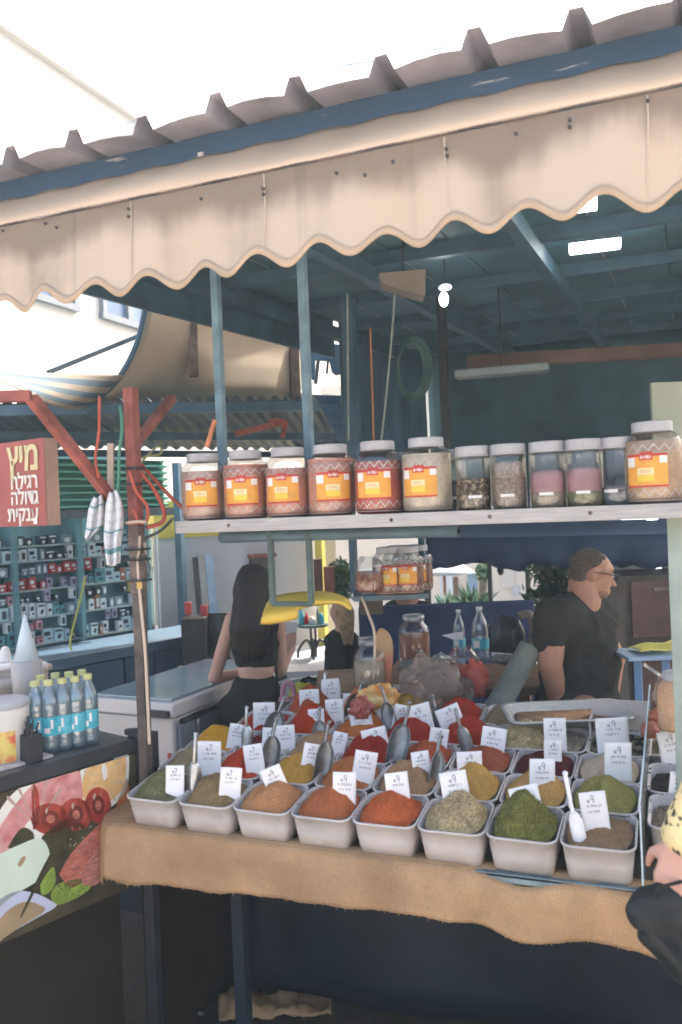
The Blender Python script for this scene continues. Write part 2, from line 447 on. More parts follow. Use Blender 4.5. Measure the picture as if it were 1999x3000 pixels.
for px_, py_ in ((10, 676), (135, 655), (167, 667), (378, 613), (378, 635), (591, 583), (772, 553), (773, 570), (987, 508), (1070, 513), (1153, 475), (1308, 437), (1311, 457), (1512, 393), (1669, 352), (1670, 374), (1898, 297)):
    p = aty(px_, py_, YA - .02); g = MB(); g.lathe([(.0045, 0), (.0045, .005)], 10, p, rx(R_(90))); put(g, 'rivet', mat('dark_rivet', (.05, .04, .035), .4, .1), aw)
# ------------------------------------------------------------------ stall table
TX0, TX1, TY0, INC, TZ = -1.71, -.13, 2.275, .167, .915
def tz(y): return TZ + INC * (y - TY0)
TILT = rx(math.atan(INC))
tb = thing('stall_table', 'long dark sloped market table carrying the spice tubs', 'table', (-.9, 2.9, 0))
g = MB(); yb = 3.34
g.loft([[V((TX0 - .04, y, tz(y) - .035)), V((TX1 + .5, y, tz(y) - .035)), V((TX1 + .5, y, tz(y) - .004)), V((TX0 - .04, y, tz(y) - .004))] for y in (TY0 + .006, yb)])
put(g, 'table_top', mat('dark_board', (.06, .05, .035), .7, .3, 6), tb)
for x, y in ((TX0 + .05, 3.0), (aty(704, 2700, 2.55).x, 2.55), (TX1 + .42, 2.42), (TX0 + .05, 3.22), (TX1 + .42, 3.22)):
    g = MB(); g.box((x, y, tz(y) / 2 - .02), (.045, .045, tz(y) - .04)); put(g, 'leg', mat('dark_leg_paint', (.012, .02, .032), .6, .3, 9), tb, bevel=.003)
g = MB(); g.bar((TX0, 2.47, .78), (TX1 + .45, 2.47, .78), .04, .04); put(g, 'rail', BLACKM, tb)

UB = mat('darkening_board', (.024, .016, .006), .9, .3, 4)  # for the panels added to darken the space under the table
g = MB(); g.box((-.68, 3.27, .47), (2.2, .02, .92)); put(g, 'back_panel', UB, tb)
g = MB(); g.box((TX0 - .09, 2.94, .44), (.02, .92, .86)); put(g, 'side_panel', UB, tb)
# things under the table
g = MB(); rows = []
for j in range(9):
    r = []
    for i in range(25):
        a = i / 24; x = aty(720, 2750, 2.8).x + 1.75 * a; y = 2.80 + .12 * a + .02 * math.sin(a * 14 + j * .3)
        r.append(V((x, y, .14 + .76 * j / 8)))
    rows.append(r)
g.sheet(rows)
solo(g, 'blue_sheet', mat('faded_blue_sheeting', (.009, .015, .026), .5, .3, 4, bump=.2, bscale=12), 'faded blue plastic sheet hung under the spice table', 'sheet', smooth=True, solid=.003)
BURLAP = mat('burlap', (.52, .33, .18), .95, .14, 5, bump=.35, bscale=420, fine=.22, spec=.1)
g = MB(); rows = []
for j in range(11):
    r = []
    for i in range(41):
        a = i / 40; b = j / 10
        p = at(640 + 330 * a, 2955 - 62 * b, 3.22 + .16 * b)
        hump = .05 * math.sin(math.pi * b) * (.6 + .4 * math.sin(a * 11)) * math.sin(math.pi * min(1, a * 1.3 + .1)) ** .5
        p.z = max(.006, .012 + hump * 1.3 + .03 * NZ.noise(V((a * 6, b * 3, 2))) + .012 * NZ.noise(V((a * 19, b * 8, 5)))); r.append(p)
    rows.append(r)
g.sheet(rows)
solo(g, 'burlap_sack', BURLAP, 'crumpled burlap sack lying on the dark ground under the table', 'sack', smooth=True, solid=.008)
for i, (px, py) in enumerate(((190, 2740), (700, 2975), (580, 2972), (300, 2830))):
    p = atz(px, py, .012) if py > 2760 else atz(px, 2800, .012)
    g = MB(); g.ball((p.x, p.y, .02), .02, 1, (1.6, .7, .5)); 
    for v in g.bm.verts: v.co += V((rnd.uniform(-.008, .008), rnd.uniform(-.008, .008), rnd.uniform(-.004, .004)))
    solo(g, 'paper_scrap', mat('grubby_paper', (.16, .17, .19), .8, .3, 20), 'small grubby paper scrap on the dark ground below the stalls', 'litter', 'paper scraps on the ground')

def weave(m, scale):
    t = m.node_tree; N = t.nodes; L = t.links; p = N['Principled BSDF']; tc = N.new('ShaderNodeTexCoord'); prev = p.inputs['Base Color'].links[0].from_socket
    w_ = []
    for ax in ('X', 'Z'):
        wv = N.new('ShaderNodeTexWave'); wv.bands_direction = ax; wv.inputs['Scale'].default_value = scale; wv.inputs['Distortion'].default_value = 2.5; wv.inputs['Detail'].default_value = 2; wv.inputs['Detail Scale'].default_value = .6
        L.new(tc.outputs['Object'], wv.inputs['Vector']); w_.append(wv.outputs['Fac'])
    a = N.new('ShaderNodeMath'); a.operation = 'MULTIPLY'; L.new(w_[0], a.inputs[0]); L.new(w_[1], a.inputs[1])
    mr = N.new('ShaderNodeMapRange'); mr.inputs[3].default_value = .82; mr.inputs[4].default_value = 1.17; L.new(a.outputs[0], mr.inputs[0])
    v = N.new('ShaderNodeVectorMath'); v.operation = 'SCALE'; L.new(prev, v.inputs[0]); L.new(mr.outputs[0], v.inputs[3])
    big = N.new('ShaderNodeTexNoise'); big.inputs['Scale'].default_value = 4.5; big.inputs['Detail'].default_value = 6; L.new(tc.outputs['Object'], big.inputs['Vector'])
    m2 = N.new('ShaderNodeMapRange'); m2.inputs[1].default_value = .35; m2.inputs[2].default_value = .65; m2.inputs[3].default_value = .74; m2.inputs[4].default_value = 1.08; L.new(big.outputs[0], m2.inputs[0])
    v2 = N.new('ShaderNodeVectorMath'); v2.operation = 'SCALE'; L.new(v.outputs[0], v2.inputs[0]); L.new(m2.outputs[0], v2.inputs[3])
    L.new(v2.outputs[0], p.inputs['Base Color'])
weave(BURLAP, 85)
# burlap skirt over the table front
g = MB(); rows = []
path = [V((-1.80, 2.62, 0)), V((-1.815, 2.48, 0)), V((-1.80, 2.35, 0)), V((-1.755, 2.302, 0)), V((-1.68, 2.292, 0)), V((-1.2, 2.290, 0)), V((-.7, 2.290, 0)), V((-.2, 2.290, 0)), V((.35, 2.290, 0))]
dense = [p + V((-.03, -.025, 0)) for p in cr(path, 22)]; NJ = 16
def inward(i, p):
    return V((max(p.x, TX0 + .02), max(p.y, TY0 + .06), 0))
for j in range(NJ + 1):
    r = []
    for i, p in enumerate(dense):
        s_ = i / (len(dense) - 1); x = p.x
        dip = .030 * math.exp(-((x + .44) / .085) ** 2) + .012 * math.exp(-((x + .05) / .2) ** 2)
        zt = tz(max(p.y, 2.225)) + .012 - dip
        drop = .138 + .022 * min(1, max(0, (-.9 - x) / .8)) + .006 * math.sin(x * 4.1 + 1) + (.03 if x < -1.79 else 0)
        if j <= 3:
            t = j / 3; q = p.lerp(inward(i, p), (1 - t) * .9); z = max(tz(q.y) + .0025, zt + .002 - .006 * t * t) - (dip if t > .4 else 0)
        else:
            t = (j - 3) / (NJ - 3)
            dn = dense[min(i + 1, len(dense) - 1)] - dense[max(i - 1, 0)]; nr = V((dn.y, -dn.x, 0)).normalized()
            f = (.010 * math.sin(x * 7 + 1.2) + .008 * math.sin(x * 19 + 2 * t) + .022 * math.exp(-((x + .45) / .08) ** 2) + .004 * math.sin(x * 43 + 4 * t))
            q = p + nr * (f * t ** .7 + .014 * math.sin(min(1, t * 3) * math.pi / 2))
            z = zt - .006 - drop * t + .003 * math.sin(x * 23) * t + .0012 * math.sin(x * 150) * (t > .98)
        r.append(V((q.x, q.y, z)))
    rows.append(r)
g.sheet(rows)
rs = random.Random(12)
for i in range(len(rows[-1]) - 1):          # loose threads along the cut edge
    for _ in range(1):
        p = rows[-1][i].lerp(rows[-1][i + 1], rs.random()); l = rs.uniform(.002, .007); d = V((rs.uniform(-.4, .4), rs.uniform(-.5, .1), -1)) * l
        e = V((.0007, 0, 0)); g.quad(p - e, p + e, p + d + e * .5, p + d - e * .5)
solo(g, 'burlap_cloth', BURLAP, 'tan burlap cloth hanging along the front edge of the spice table', 'cloth', smooth=True, solid=.003)
g = MB(); a_, b_ = -.73, -.09
g.box(((a_ + b_) / 2, 2.278, tz(2.265) - .010), (b_ - a_, .005, .014)); g.box(((a_ + b_) / 2, 2.285, tz(2.285) + .001), (b_ - a_, .02, .003))
solo(g, 'tray_rim', mat('blue_grey_metal_rim', (.22, .30, .34), .35, .2, 20, metal=.5), 'thin blue grey metal tray rim under the two rightmost front tubs', 'tray', bevel=.001)

# ------------------------------------------------------------------ spice tubs
def rrect(w, d, r, z, n=5):
    pts = []
    for cx, cy, a0 in ((w / 2 - r, d / 2 - r, 0), (-w / 2 + r, d / 2 - r, 90), (-w / 2 + r, -d / 2 + r, 180), (w / 2 - r, -d / 2 + r, 270)):
        for k in range(n + 1):
            a = R_(a0 + 90 * k / n); pts.append(V((cx + r * math.cos(a), cy + r * math.sin(a), z)))
    return pts
def tub_mesh(w, d, h):
    g = MB()
    g.loft([rrect(w - .030, d - .030, .022, 0), rrect(w - .018, d - .018, .026, h * .5), rrect(w - .009, d - .009, .030, h - .007), rrect(w, d, .033, h - .006), rrect(w + .001, d + .001, .033, h),
            rrect(w - .007, d - .007, .030, h + .001), rrect(w - .011, d - .011, .029, h - .004), rrect(w - .022, d - .022, .024, h * .5), rrect(w - .034, d - .034, .020, .004)])
    return g
TUBM = mat('white_tub_plastic', (.56, .53, .52), .42, .13, 9, bump=.03, bscale=25)
_t = tub_mesh(.192, .188, .105); TUB_ME = bpy.data.meshes.new('tub'); bmesh.ops.recalc_face_normals(_t.bm, faces=_t.bm.faces[:]); _t.bm.to_mesh(TUB_ME); _t.bm.free()
TUB_ME.materials.append(TUBM)
for p_ in TUB_ME.polygons: p_.use_smooth = True
# spice palette: (material colour, roughness of the surface)
SP = {
 'greygreen': ((.155, .150, .075), 'grey green', .35), 'oliveb': ((.235, .160, .080), 'olive brown', .2), 'peach': ((.42, .205, .095), 'light orange brown', .15),
 'rust': ((.37, .120, .050), 'rust brown', .18), 'vermil': ((.42, .105, .04), 'bright orange red', .2), 'straw': ((.42, .335, .185), 'pale straw', .45),
 'green': ((.145, .145, .042), 'leafy green', .5), 'taupe': ((.255, .165, .10), 'dark tan', .2), 'khaki': ((.26, .205, .125), 'khaki grey', .2),
 'red': ((.45, .062, .028), 'red', .12), 'mustard': ((.47, .265, .060), 'mustard yellow', .12), 'orangeb': ((.40, .140, .055), 'orange brown', .12), 'tan': ((.33, .195, .105), 'tan', .12),
 'curry': ((.43, .255, .075), 'golden curry', .15), 'ochre': ((.46, .275, .095), 'ochre yellow', .15), 'oliveg': ((.26, .235, .08), 'olive green', .2), 'turmeric': ((.56, .29, .035), 'turmeric orange', .1),
 'wine': ((.17, .022, .018), 'dark wine red', .12), 'sand': ((.36, .225, .125), 'sandy brown', .12), 'crimson': ((.29, .030, .018), 'deep crimson', .12), 'brick': ((.40, .095, .045), 'brick red', .15),
 'cocoa': ((.29, .085, .045), 'reddish cocoa', .2), 'maroon': ((.085, .022, .022), 'dark maroon', .2), 'cream': ((.56, .44, .33), 'cream white', .15), 'carmine': ((.34, .035, .018), 'carmine red', .1),
 'scarlet': ((.42, .050, .020), 'scarlet', .1), 'seed': ((.30, .26, .20), 'grey seed', .5), 'black': ((.035, .035, .032), 'black seed', .4), 'mixed': ((.20, .17, .12), 'dark mixed herb', .6),
 'amber': ((.47, .15, .045), 'amber orange', .1), 'gold': ((.45, .29, .06), 'dull gold', .1),
}
def spice_mat(k):
    c, nm, v = SP[k]
    return mat('spice_' + k, c, .95, v * .6, 45, bump=.5, bscale=330, fine=v * 1.5 + .12, spec=.05)
def heap_mesh(w, d, z0, hp, pk, seed, leafy=0, mats=None, k=None):
    """filled spice: fills the tub wall to wall and mounds up to an off-centre soft peak"""
    g = MB(); n = 26; rows = []
    rs = random.Random(seed); dents = [(rs.uniform(-.6, .6), rs.uniform(-.7, .1), rs.uniform(.25, .5), rs.uniform(.15, .34)) for _ in range(rs.choice((1, 2, 2)))]
    for j in range(n + 1):
        r = []
        for i in range(n + 1):
            u = -1 + 2 * i / n; v = -1 + 2 * j / n
            q = max(abs(u), abs(v)); l = math.hypot(u, v) + 1e-9
            s_ = q / l; s_ = s_ * .55 + .45 * 1 if q > .0 else 1
            x, y = u * s_ * w / 2 * (.985), v * s_ * d / 2 * (.985)
            # keep inside rounded outline
            x = max(-w / 2, min(w / 2, x)); y = max(-d / 2, min(d / 2, y))
            du, dv = u - pk[0], v - pk[1]
            e = max(0., 1 - q) ; dist = math.hypot(du, dv * .9)
            h = hp * max(0, 1 - dist / 1.30) ** 1.0 * min(1, e * 3.2) ** .8
            if dist < .22: h -= hp * .16 * (1 - dist / .22) ** 2
            for dc in dents: h -= hp * dc[3] * max(0, 1 - math.hypot(u - dc[0], v - dc[1]) / dc[2]) ** .8 * min(1, e * 4)
            h = max(h, -.012); h += .0065 * NZ.noise(V((x * 32 + seed, y * 32, seed))) * min(1, e * 5) + .0022 * NZ.noise(V((x * 110, y * 110, seed * 2.)))* min(1, e * 5)
            r.append(V((x, y, z0 + h)))
        rows.append(r)
    g.sheet(rows)
    for _ in range(34):        # grains and clumps dropped on the rim and down the heap
        if rs.random() < .6:
            a = rs.uniform(0, 6.28); q_ = max(abs(math.cos(a)), abs(math.sin(a))); p = V((math.cos(a) / q_ * (w / 2 + .003), math.sin(a) / q_ * (d / 2 + .003), .1065))
            if abs(p.x) > w * .42 and abs(p.y) > d * .42: continue
        else: p = V(rows[rs.randrange(3, n - 2)][rs.randrange(3, n - 2)])
        g.ball(p, rs.uniform(.0012, .0032), 1, (1, 1, .6))
    if leafy:
        for _ in range(leafy):
            i, j = rs.randrange(2, n - 1), rs.randrange(2, n - 1)
            p = V(rows[j][i]) + V((rs.uniform(-.004, .004), rs.uniform(-.004, .004), .0012))
            a = rs.uniform(0, 6.28); t = V((math.cos(a), math.sin(a), rs.uniform(-.3, .5))) * rs.uniform(.0016, .0036); s2 = V((-math.sin(a), math.cos(a), rs.uniform(-.4, .6))) * rs.uniform(.0009, .0018)
            g.mi = 1 if rs.random() < .55 else 2
            g.quad(p - t, p + s2, p + t, p - s2)
    return g
PX = .1955; PY = .1755
COLN = ['leftmost', 'second', 'third', 'fourth', 'fifth', 'sixth', 'seventh', 'rightmost']
ROWN = ['front row', 'second row', 'third row', 'fourth row', 'fifth row', 'sixth row']
TUBPOS = {}
def tub(c, r, k, hp=.055, pk=(0, 0), label=None, fill=.098, leafy=0, dx=0, dy=0, yaw=0):
    x = TX0 + .097 + c * PX + dx; y = TY0 + .097 + r * PY + dy; z = tz(y) + .001 + .004 * (r % 2)
    Rm = TILT @ rz(R_(yaw))
    nm = SP[k][1]
    lab = label or f'white plastic tub heaped with {nm} spice, {COLN[min(c,7)]} of the {ROWN[r]}'
    root = thing('spice_tub', lab, 'tub', (x, y, z + .0), Rm, 'spice tubs on the table')
    o = bpy.data.objects.new('tub', TUB_ME); COL.objects.link(o); o.parent = root
    w_, d_ = .174, .170
    hm = heap_mesh(w_, d_, fill, hp, pk, c * 31 + r * 7 + 3, leafy)
    ms = [spice_mat(k)]
    if leafy:
        cc = V(SP[k][0])
        ms += [mat('flake_light_' + k, tuple(cc * 1.55), .8, .2, 90), mat('flake_dark_' + k, tuple(cc * .6), .8, .2, 90)]
    put(hm, 'spice', ms, root, smooth=not leafy, local=True)
    TUBPOS[(c, r)] = V((x, y, z))
    return root
LAY = [
 [('greygreen', .060), ('oliveb', .062), ('peach', .066), ('rust', .066), ('vermil', .060), ('straw', .070), ('green', .098), ('taupe', .018)],
 [('khaki', .052), ('red', .068), ('mustard', .054), ('orangeb', .062), ('tan', .064), ('curry', .066), ('ochre', .066), ('oliveg', .066)],
 [('turmeric', .060), ('wine', .035), ('sand', .054), ('crimson', .078), ('brick', .052), ('cocoa', .046), ('maroon', .045), ('cream', .046)],
 [('carmine', .03), ('scarlet', .066), ('amber', .04), ('crimson', .05), ('carmine', .052), ('straw', .05), ('seed', .0), ('black', .0)],
 [('brick', .07), ('amber', .07), ('gold', .05), ('carmine', .05), ('khaki', .05)],
]
for r, row in enumerate(LAY):
    for c, (k, hp) in enumerate(row):
        lf = {'straw': 1500, 'green': 2200, 'greygreen': 700}.get(k, 0) if r == 0 else (500 if k in ('seed', 'black', 'straw') else 0)
        kw = {}
        if r == 3: kw = dict(dx=.10 if c < 6 else .02)
        if r == 4: kw = dict(dx=.22)
        lab = None
        tub(c, r, k, hp * (1.12 if r < 3 else 1.4), (rnd.uniform(-.15, .15), rnd.uniform(-.05, .25)), lab, leafy=lf, yaw=rnd.uniform(-1.5, 1.5), **kw)
tub(8, 3, 'mixed', .0, (0, 0), 'white plastic tub of dark mixed herbs behind the cream white spice', dx=-.18)

# ------------------------------------------------------------------ price cards with handwriting
def spot(px, py, lift=.15, dz=0.):
    """point where the sight line meets a plane parallel to the table top, lift above it"""
    n = V((0, -INC, 1)).normalized()
    return atp(px, py, V((0, TY0, TZ + lift)), n)
def card_thing(px, py, w, h, roll, label, style=0, shape=0, lean=6, seed=0, lift=.14):
    lift -= .022
    b = spot(px, py + h / 2, lift); d = depth(b)
    W, H = w / FPX * d * .95, min(h, w * .98) / FPX * d * .9; roll += random.Random(seed + 99).uniform(-10, 10)
    Rm = rz(YAW + R_(rnd.uniform(-5, 5))) @ rx(R_(-lean)) @ ry(R_(roll) + ROLL * 0)
    # keep the visible bottom edge where it is: the card continues 2.5 cm into the spice
    root = thing('price_card', label, 'price card', b, Rm, 'handwritten price cards')
    rs = random.Random(seed * 13 + 5)
    g = MB(); bend = .006 * rs.uniform(-1, 1); rows = []
    hw = W / 2; ext = .05
    outline = [(-1, -ext / H), (1, -ext / H), (1, 1), (-1, 1)]
    nu, nv = 8, 8
    for j in range(nv + 1):
        t = j / nv; r = []
        for i in range(nu + 1):
            u = -1 + 2 * i / nu
            zz = -ext + (H + ext) * t
            yy = bend * (u * u - .5) + .004 * math.sin(t * 2.5 + seed)
            uu = u
            if shape == 1 and t > .8: uu = u * (1 - .12 * ((t - .8) / .2) ** 2)
            r.append(V((uu * hw, yy, zz)))
        rows.append(r)
    g.sheet(rows)
    put(g, 'card', CARD, root, smooth=True, solid=.0012, local=True)
    def S(u, v):      # point just proud of the card face (facing -y)
        t = (v * H + ext) / (H + ext)
        return V((u * hw, bend * (u * u - .5) + .004 * math.sin(t * 2.5 + seed) - .0016, v * H))
    g = MB(); th = .00135
    def stroke(ps, th=th):
        for a, b_ in zip(ps, ps[1:]):
            A, B = S(*a), S(*b_); dd = (B - A)
            if dd.length < 1e-6: continue
            nn = V((-dd.z, 0, dd.x)).normalized() * th / 2
            g.quad(A - nn, B - nn, B + nn, A + nn)
    def word(u0, u1, v, hgt):
        ps = []; u = u0
        while u < u1:
            k = rs.randrange(5); s_ = .10
            if k == 0: ps = [(u, v + hgt), (u + s_ * .7, v + hgt), (u + s_ * .7, v)]
            elif k == 1: ps = [(u, v), (u, v + hgt)]
            elif k == 2: ps = [(u, v), (u + s_ * .6, v), (u + s_ * .6, v + hgt), (u, v + hgt * .8)]
            elif k == 3: ps = [(u, v + hgt), (u + s_ * .3, v + hgt * .3), (u + s_ * .7, v + hgt)]
            else: ps = [(u, v + hgt), (u + s_ * .6, v + hgt * .9), (u + s_ * .5, v - hgt * .3)]
            stroke(ps); u += rs.uniform(.09, .15)
            if rs.random() < .12: u += .1
    # the figure (9 or 7) with a shekel scrawl beside it
    cu = rs.uniform(-.05, .2); cv = .70
    if style == 7: stroke([(cu - .16, cv + .13), (cu + .1, cv + .14), (cu - .06, cv - .14)], .0019)
    else:
        pts = [(cu + .1 * math.cos(a), cv + .07 + .09 * math.sin(a)) for a in [R_(x) for x in range(0, 361, 30)]]
        stroke(pts + [(cu + .1, cv + .03), (cu + .06, cv - .15)], .0019)
    stroke([(cu - .38, cv - .1), (cu - .38, cv - .01), (cu - .28, cv - .01), (cu - .28, cv - .08)]); stroke([(cu - .33, cv - .06), (cu - .33, cv - .12), (cu - .23, cv - .12), (cu - .23, cv - .02)])
    word(-.6 + rs.uniform(0, .2), .55, .40, .085)
    if rs.random() < .8: word(-.5, .62 - rs.uniform(0, .3), .18, .075)
    put(g, 'handwriting', INK, root, local=True)
    return root
CARDS = [
 (512, 2264, 58, 62, 3, 'in the grey green spice at the left end of the front row', 7, 0),
 (613, 2199, 74, 78, 9, 'larger than its neighbours, tilted above the khaki grey spice', 7, 0),
 (675, 2274, 66, 62, 5, 'behind the olive brown spice and left of the small red heap', 7, 0),
 (747, 2203, 60, 62, 0, 'half behind the scoop in the wine red spice', 7, 0),
 (691, 2141, 50, 50, 2, 'at the back of the turmeric orange spice', 7, 0),
 (792, 2152, 52, 54, -4, 'left one of two overlapping above the wine red spice', 7, 0),
 (838, 2148, 58, 56, -9, 'right one of two overlapping above the wine red spice', 7, 0),
 (774, 2085, 68, 68, -3, 'beside the pink bag at the left back edge', 9, 0),
 (812, 2270, 66, 66, -16, 'tilted steeply, behind the light orange brown spice', 9, 0),
 (908, 2040, 62, 50, 6, 'behind the top brick red heap, below the small table', 7, 0),
 (972, 2006, 60, 72, 2, 'with rounded corners, rearmost and highest of all', 9, 1),
 (982, 2071, 56, 54, -11, 'above the amber orange heap near the back', 9, 0),
 (928, 2094, 50, 56, -8, 'small, with a scoop handle across it, between two red heaps', 9, 0),
 (1062, 2095, 68, 70, -9, 'densely written, in the middle of the back rows', 9, 0),
 (1140, 2058, 66, 76, -15, 'left of the dull gold heap, tilted behind a slim scoop', 9, 0),
 (1176, 2085, 56, 60, 18, 'leaning away to the right behind a slim scoop', 9, 0),
 (1027, 2046, 46, 36, -6, 'mostly hidden behind the round black scoop', 9, 0),
 (992, 2155, 44, 58, 8, 'narrow, tucked behind the scoop in the sandy brown spice', 9, 0),
 (1104, 2157, 78, 58, -5, 'wide, behind the deep crimson heap', 9, 0),
 (912, 2199, 58, 64, 8, 'between the mustard yellow and sandy brown spices', 7, 0),
 (1066, 2224, 70, 78, 3, 'upright in front of the deep crimson heap', 9, 0),
 (1009, 2286, 72, 80, 3, 'upright above the rust brown spice', 9, 0),
 (1167, 2285, 72, 84, 4, 'upright above the bright orange red spice', 9, 0),
 (1337, 2293, 84, 80, -7, 'above the pale straw spice in the front row', 9, 0),
 (1237, 2224, 56, 54, 3, 'half behind the scoop in the tan spice', 9, 0),
 (1378, 2228, 78, 62, -9, 'tilted above the golden curry spice', 9, 0),
 (1283, 2156, 58, 58, 2, 'small and square above the brick red spice', 9, 0),
 (1237, 2088, 76, 84, -13, 'tall and torn at the bottom, before the plastic bags', 9, 0),
 (1325, 2090, 76, 56, -10, 'right of the round scoop in front of the plastic bags', 9, 0),
 (1442, 2158, 76, 66, 3, 'in the grey seed tub behind the cocoa spice', 9, 0),
 (1627, 2121, 70, 92, 1, 'tall, before the shallow metal tray', 9, 0),
 (1622, 2184, 56, 70, 3, 'hanging just under the tall card in the black seed tub', 9, 0),
 (1797, 2131, 100, 68, 2, 'widest, at the right end of the metal tray', 9, 0),
 (1812, 2208, 84, 86, 4, 'upright behind the cream white spice', 9, 0),
 (1588, 2254, 80, 82, 4, 'thick, in front of the dark maroon spice', 9, 0),
 (1545, 2332, 92, 72, -9, 'behind the peak of the leafy green herb', 9, 0),
 (1744, 2353, 82, 82, -8, 'leaning in the olive green spice at the right end', 9, 0),
]
for i, (px, py, w_, h_, ro, lab, st, sh) in enumerate(CARDS):
    card_thing(px, py, w_, h_, ro, 'white price card ' + lab, st, sh, seed=i, lift=(.165 if py > 2180 else .15) if i not in (30, 32) else .17)

# ------------------------------------------------------------------ scoops
def scoop(hx, hy, bx, by, wid, m, label, face=0, lift=.12):
    """handle end at picture point (hx,hy), tip of the bowl buried at (bx,by); wid = bowl width in picture px"""
    B = spot(bx, by, lift); d = depth(B); T = at(hx, hy, d + .02)
    ax = (T - B); Ln = ax.length; ax.normalize()
    xv = rt - ax * rt.dot(ax); xv.normalize(); yv = ax.cross(xv)
    Rm = Mx((xv, yv, ax)).transposed() @ rz(R_(face))
    Wd = wid / FPX * d
    root = thing('spice_scoop', label, 'scoop', B, Rm, 'metal scoops standing in the spices')
    bl = min(Ln * .62, Wd * 1.55); g = MB(); rows = []
    for j in range(13):
        t = j / 12; r = []
        e = max(0, (t - .52) / .48); rad = Wd / 2 * max(.16, math.sqrt(max(0, 1 - e * e))) * (.9 + .1 * min(1, t * 3))
        op = R_(176)
        for i in range(13):
            a = -op / 2 + op * i / 12
            r.append(V((rad * math.sin(a), Wd * .12 - Wd * .42 * (1 - e * .55) * (1 - math.cos(a)) , -.03 + (bl + .03) * t)))
        rows.append(r)
    g.sheet(rows)
    put(g, 'bowl', m, root, smooth=True, solid=.0014, local=True)
    g = MB(); hp = [V((0, Wd * .10, bl * .90)), V((0, Wd * .14, bl + (Ln - bl) * .4)), V((0, Wd * .10, Ln * .97)), V((0, Wd * .02, Ln))]
    g.tube(cr(hp, 4), [.0055] * 4 + [.0062] * 5 + [.0075] * 4, 8)
    put(g, 'handle', m, root, smooth=True, local=True)
    return root
DKST = mat('dark_worn_steel', (.26, .27, .28), .38, .3, 25, metal=.8, bump=.1)
for a in (
 (574, 2150, 566, 2300, 44, STEEL, 'shiny metal scoop upright between the khaki grey and grey green spices', 180),
 (724, 2073, 722, 2180, 36, STEEL, 'small metal scoop upright behind the turmeric orange spice', 170),
 (835, 2043, 792, 2150, 58, DKST, 'wide round metal scoop with a long tilted handle by the pink bag', 12),
 (811, 2106, 786, 2235, 58, DKST, 'metal scoop with its hollow showing, in the dark wine red spice', 20),
 (967, 2116, 940, 2258, 58, DKST, 'metal scoop leaning at the back of the mustard yellow spice', 25),
 (938, 2074, 934, 2170, 48, DKST, 'metal scoop in front of the small card between red heaps', 15),
 (953, 1974, 950, 2050, 28, STEEL, 'slim metal scoop held against the rounded highest card', 180),
 (1062, 2000, 1036, 2085, 54, DKST, 'round blackened scoop near the bag of orange sachets', 0),
 (1116, 2014, 1150, 2125, 46, DKST, 'slim handled scoop leaning left in the dull gold spice', -25),
 (1199, 2058, 1165, 2215, 62, DKST, 'largest black scoop, tilted in the deep crimson heap', -20),
 (1268, 2038, 1288, 2125, 52, DKST, 'metal scoop between the two tilted cards before the plastic bags', 5),
 (1296, 2155, 1270, 2275, 52, DKST, 'black scoop standing in the tan spice', 30),
 (1336, 2080, 1366, 2188, 40, DKST, 'slim scoop leaning left in the straw coloured spice at the back', 160),
 (1657, 2266, 1692, 2442, 42, mat('white_scoop_plastic', (.80, .82, .84), .3, .04, 9), 'white plastic scoop stuck in the dark tan spice', 150),
): scoop(*a)

# ------------------------------------------------------------------ acrylic partition at the right end
g = MB(); g.loft([[V((TX1 - .006, y, tz(y) + .01)), V((TX1 - .002, y, tz(y) + .01)), V((TX1 - .002, y, tz(y) + .235)), V((TX1 - .006, y, tz(y) + .235))] for y in (2.26, 3.05)])
pr = thing('clear_partition', 'clear upright partition at the right end of the tubs', 'partition', (TX1, 2.3, tz(2.3)))
put(g, 'pane', clear('acrylic_pane', (.9, .95, .95), .10, .1, .05), pr)
g = MB(); g.bar((TX1 - .004, 2.258, tz(2.26) - .01), (TX1 - .004, 2.258, tz(2.26) + .236), .0035, .004, (1, 0, 0)); g.bar((TX1 - .004, 2.262, tz(2.26) + .238), (TX1 - .004, 3.05, tz(3.05) + .238), .004, .005)
put(g, 'edge_strip', mat('pale_blue_edge', (.55, .68, .75), .3, .1, 9), pr)
g = MB(); g.box((TX1 - .10, 3.02, tz(3.02) + .145), (.19, .006, .10)); g.box((TX1 - .19, 2.96, tz(2.98) + .12), (.006, .1, .08))
solo(g, 'plastic_sheet', mat('off_white_panel', (.58, .53, .50), .5, .08, 5), 'off white plastic panel standing behind the cream white spice', 'panel', bevel=.001)
# ------------------------------------------------------------------ jar shelf
SY = 2.5; SZ = 1.895                     # front edge and top of the shelf
sh = thing('jar_shelf', 'long shelf with metal front edge holding the row of spice jars', 'shelf', (-.8, 2.62, SZ - .05))
g = MB(); g.box((-.68, SY + .135, SZ - .014), (1.86, .25, .026)); put(g, 'board', mat('shelf_board', (.10, .085, .07), .7, .3, 6), sh)
g = MB(); g.box((-.685, SY + .004, SZ - .017), (1.88, .008, .042)); put(g, 'edge_trim', mat('brushed_edge_trim', (.40, .39, .39), .38, .16, 7, metal=.55, stretch=(1.5, 1, 30), bump=.05), sh, bevel=.0015)
for px in (668, 1145, 1434, 1728):
    p = aty(px, 1507 - .037 * (px - 560), SY); g = MB(); g.lathe([(.006, 0), (.0055, .003), (.002, .004)], 10, (p.x, SY, SZ - .016), rx(R_(90))); put(g, 'bolt', RUST, sh, smooth=True)
tl = thing('tube_light', 'dark unlit tube light fixture under the jar shelf', 'light fixture', (-1.0, SY + .12, SZ - .07))
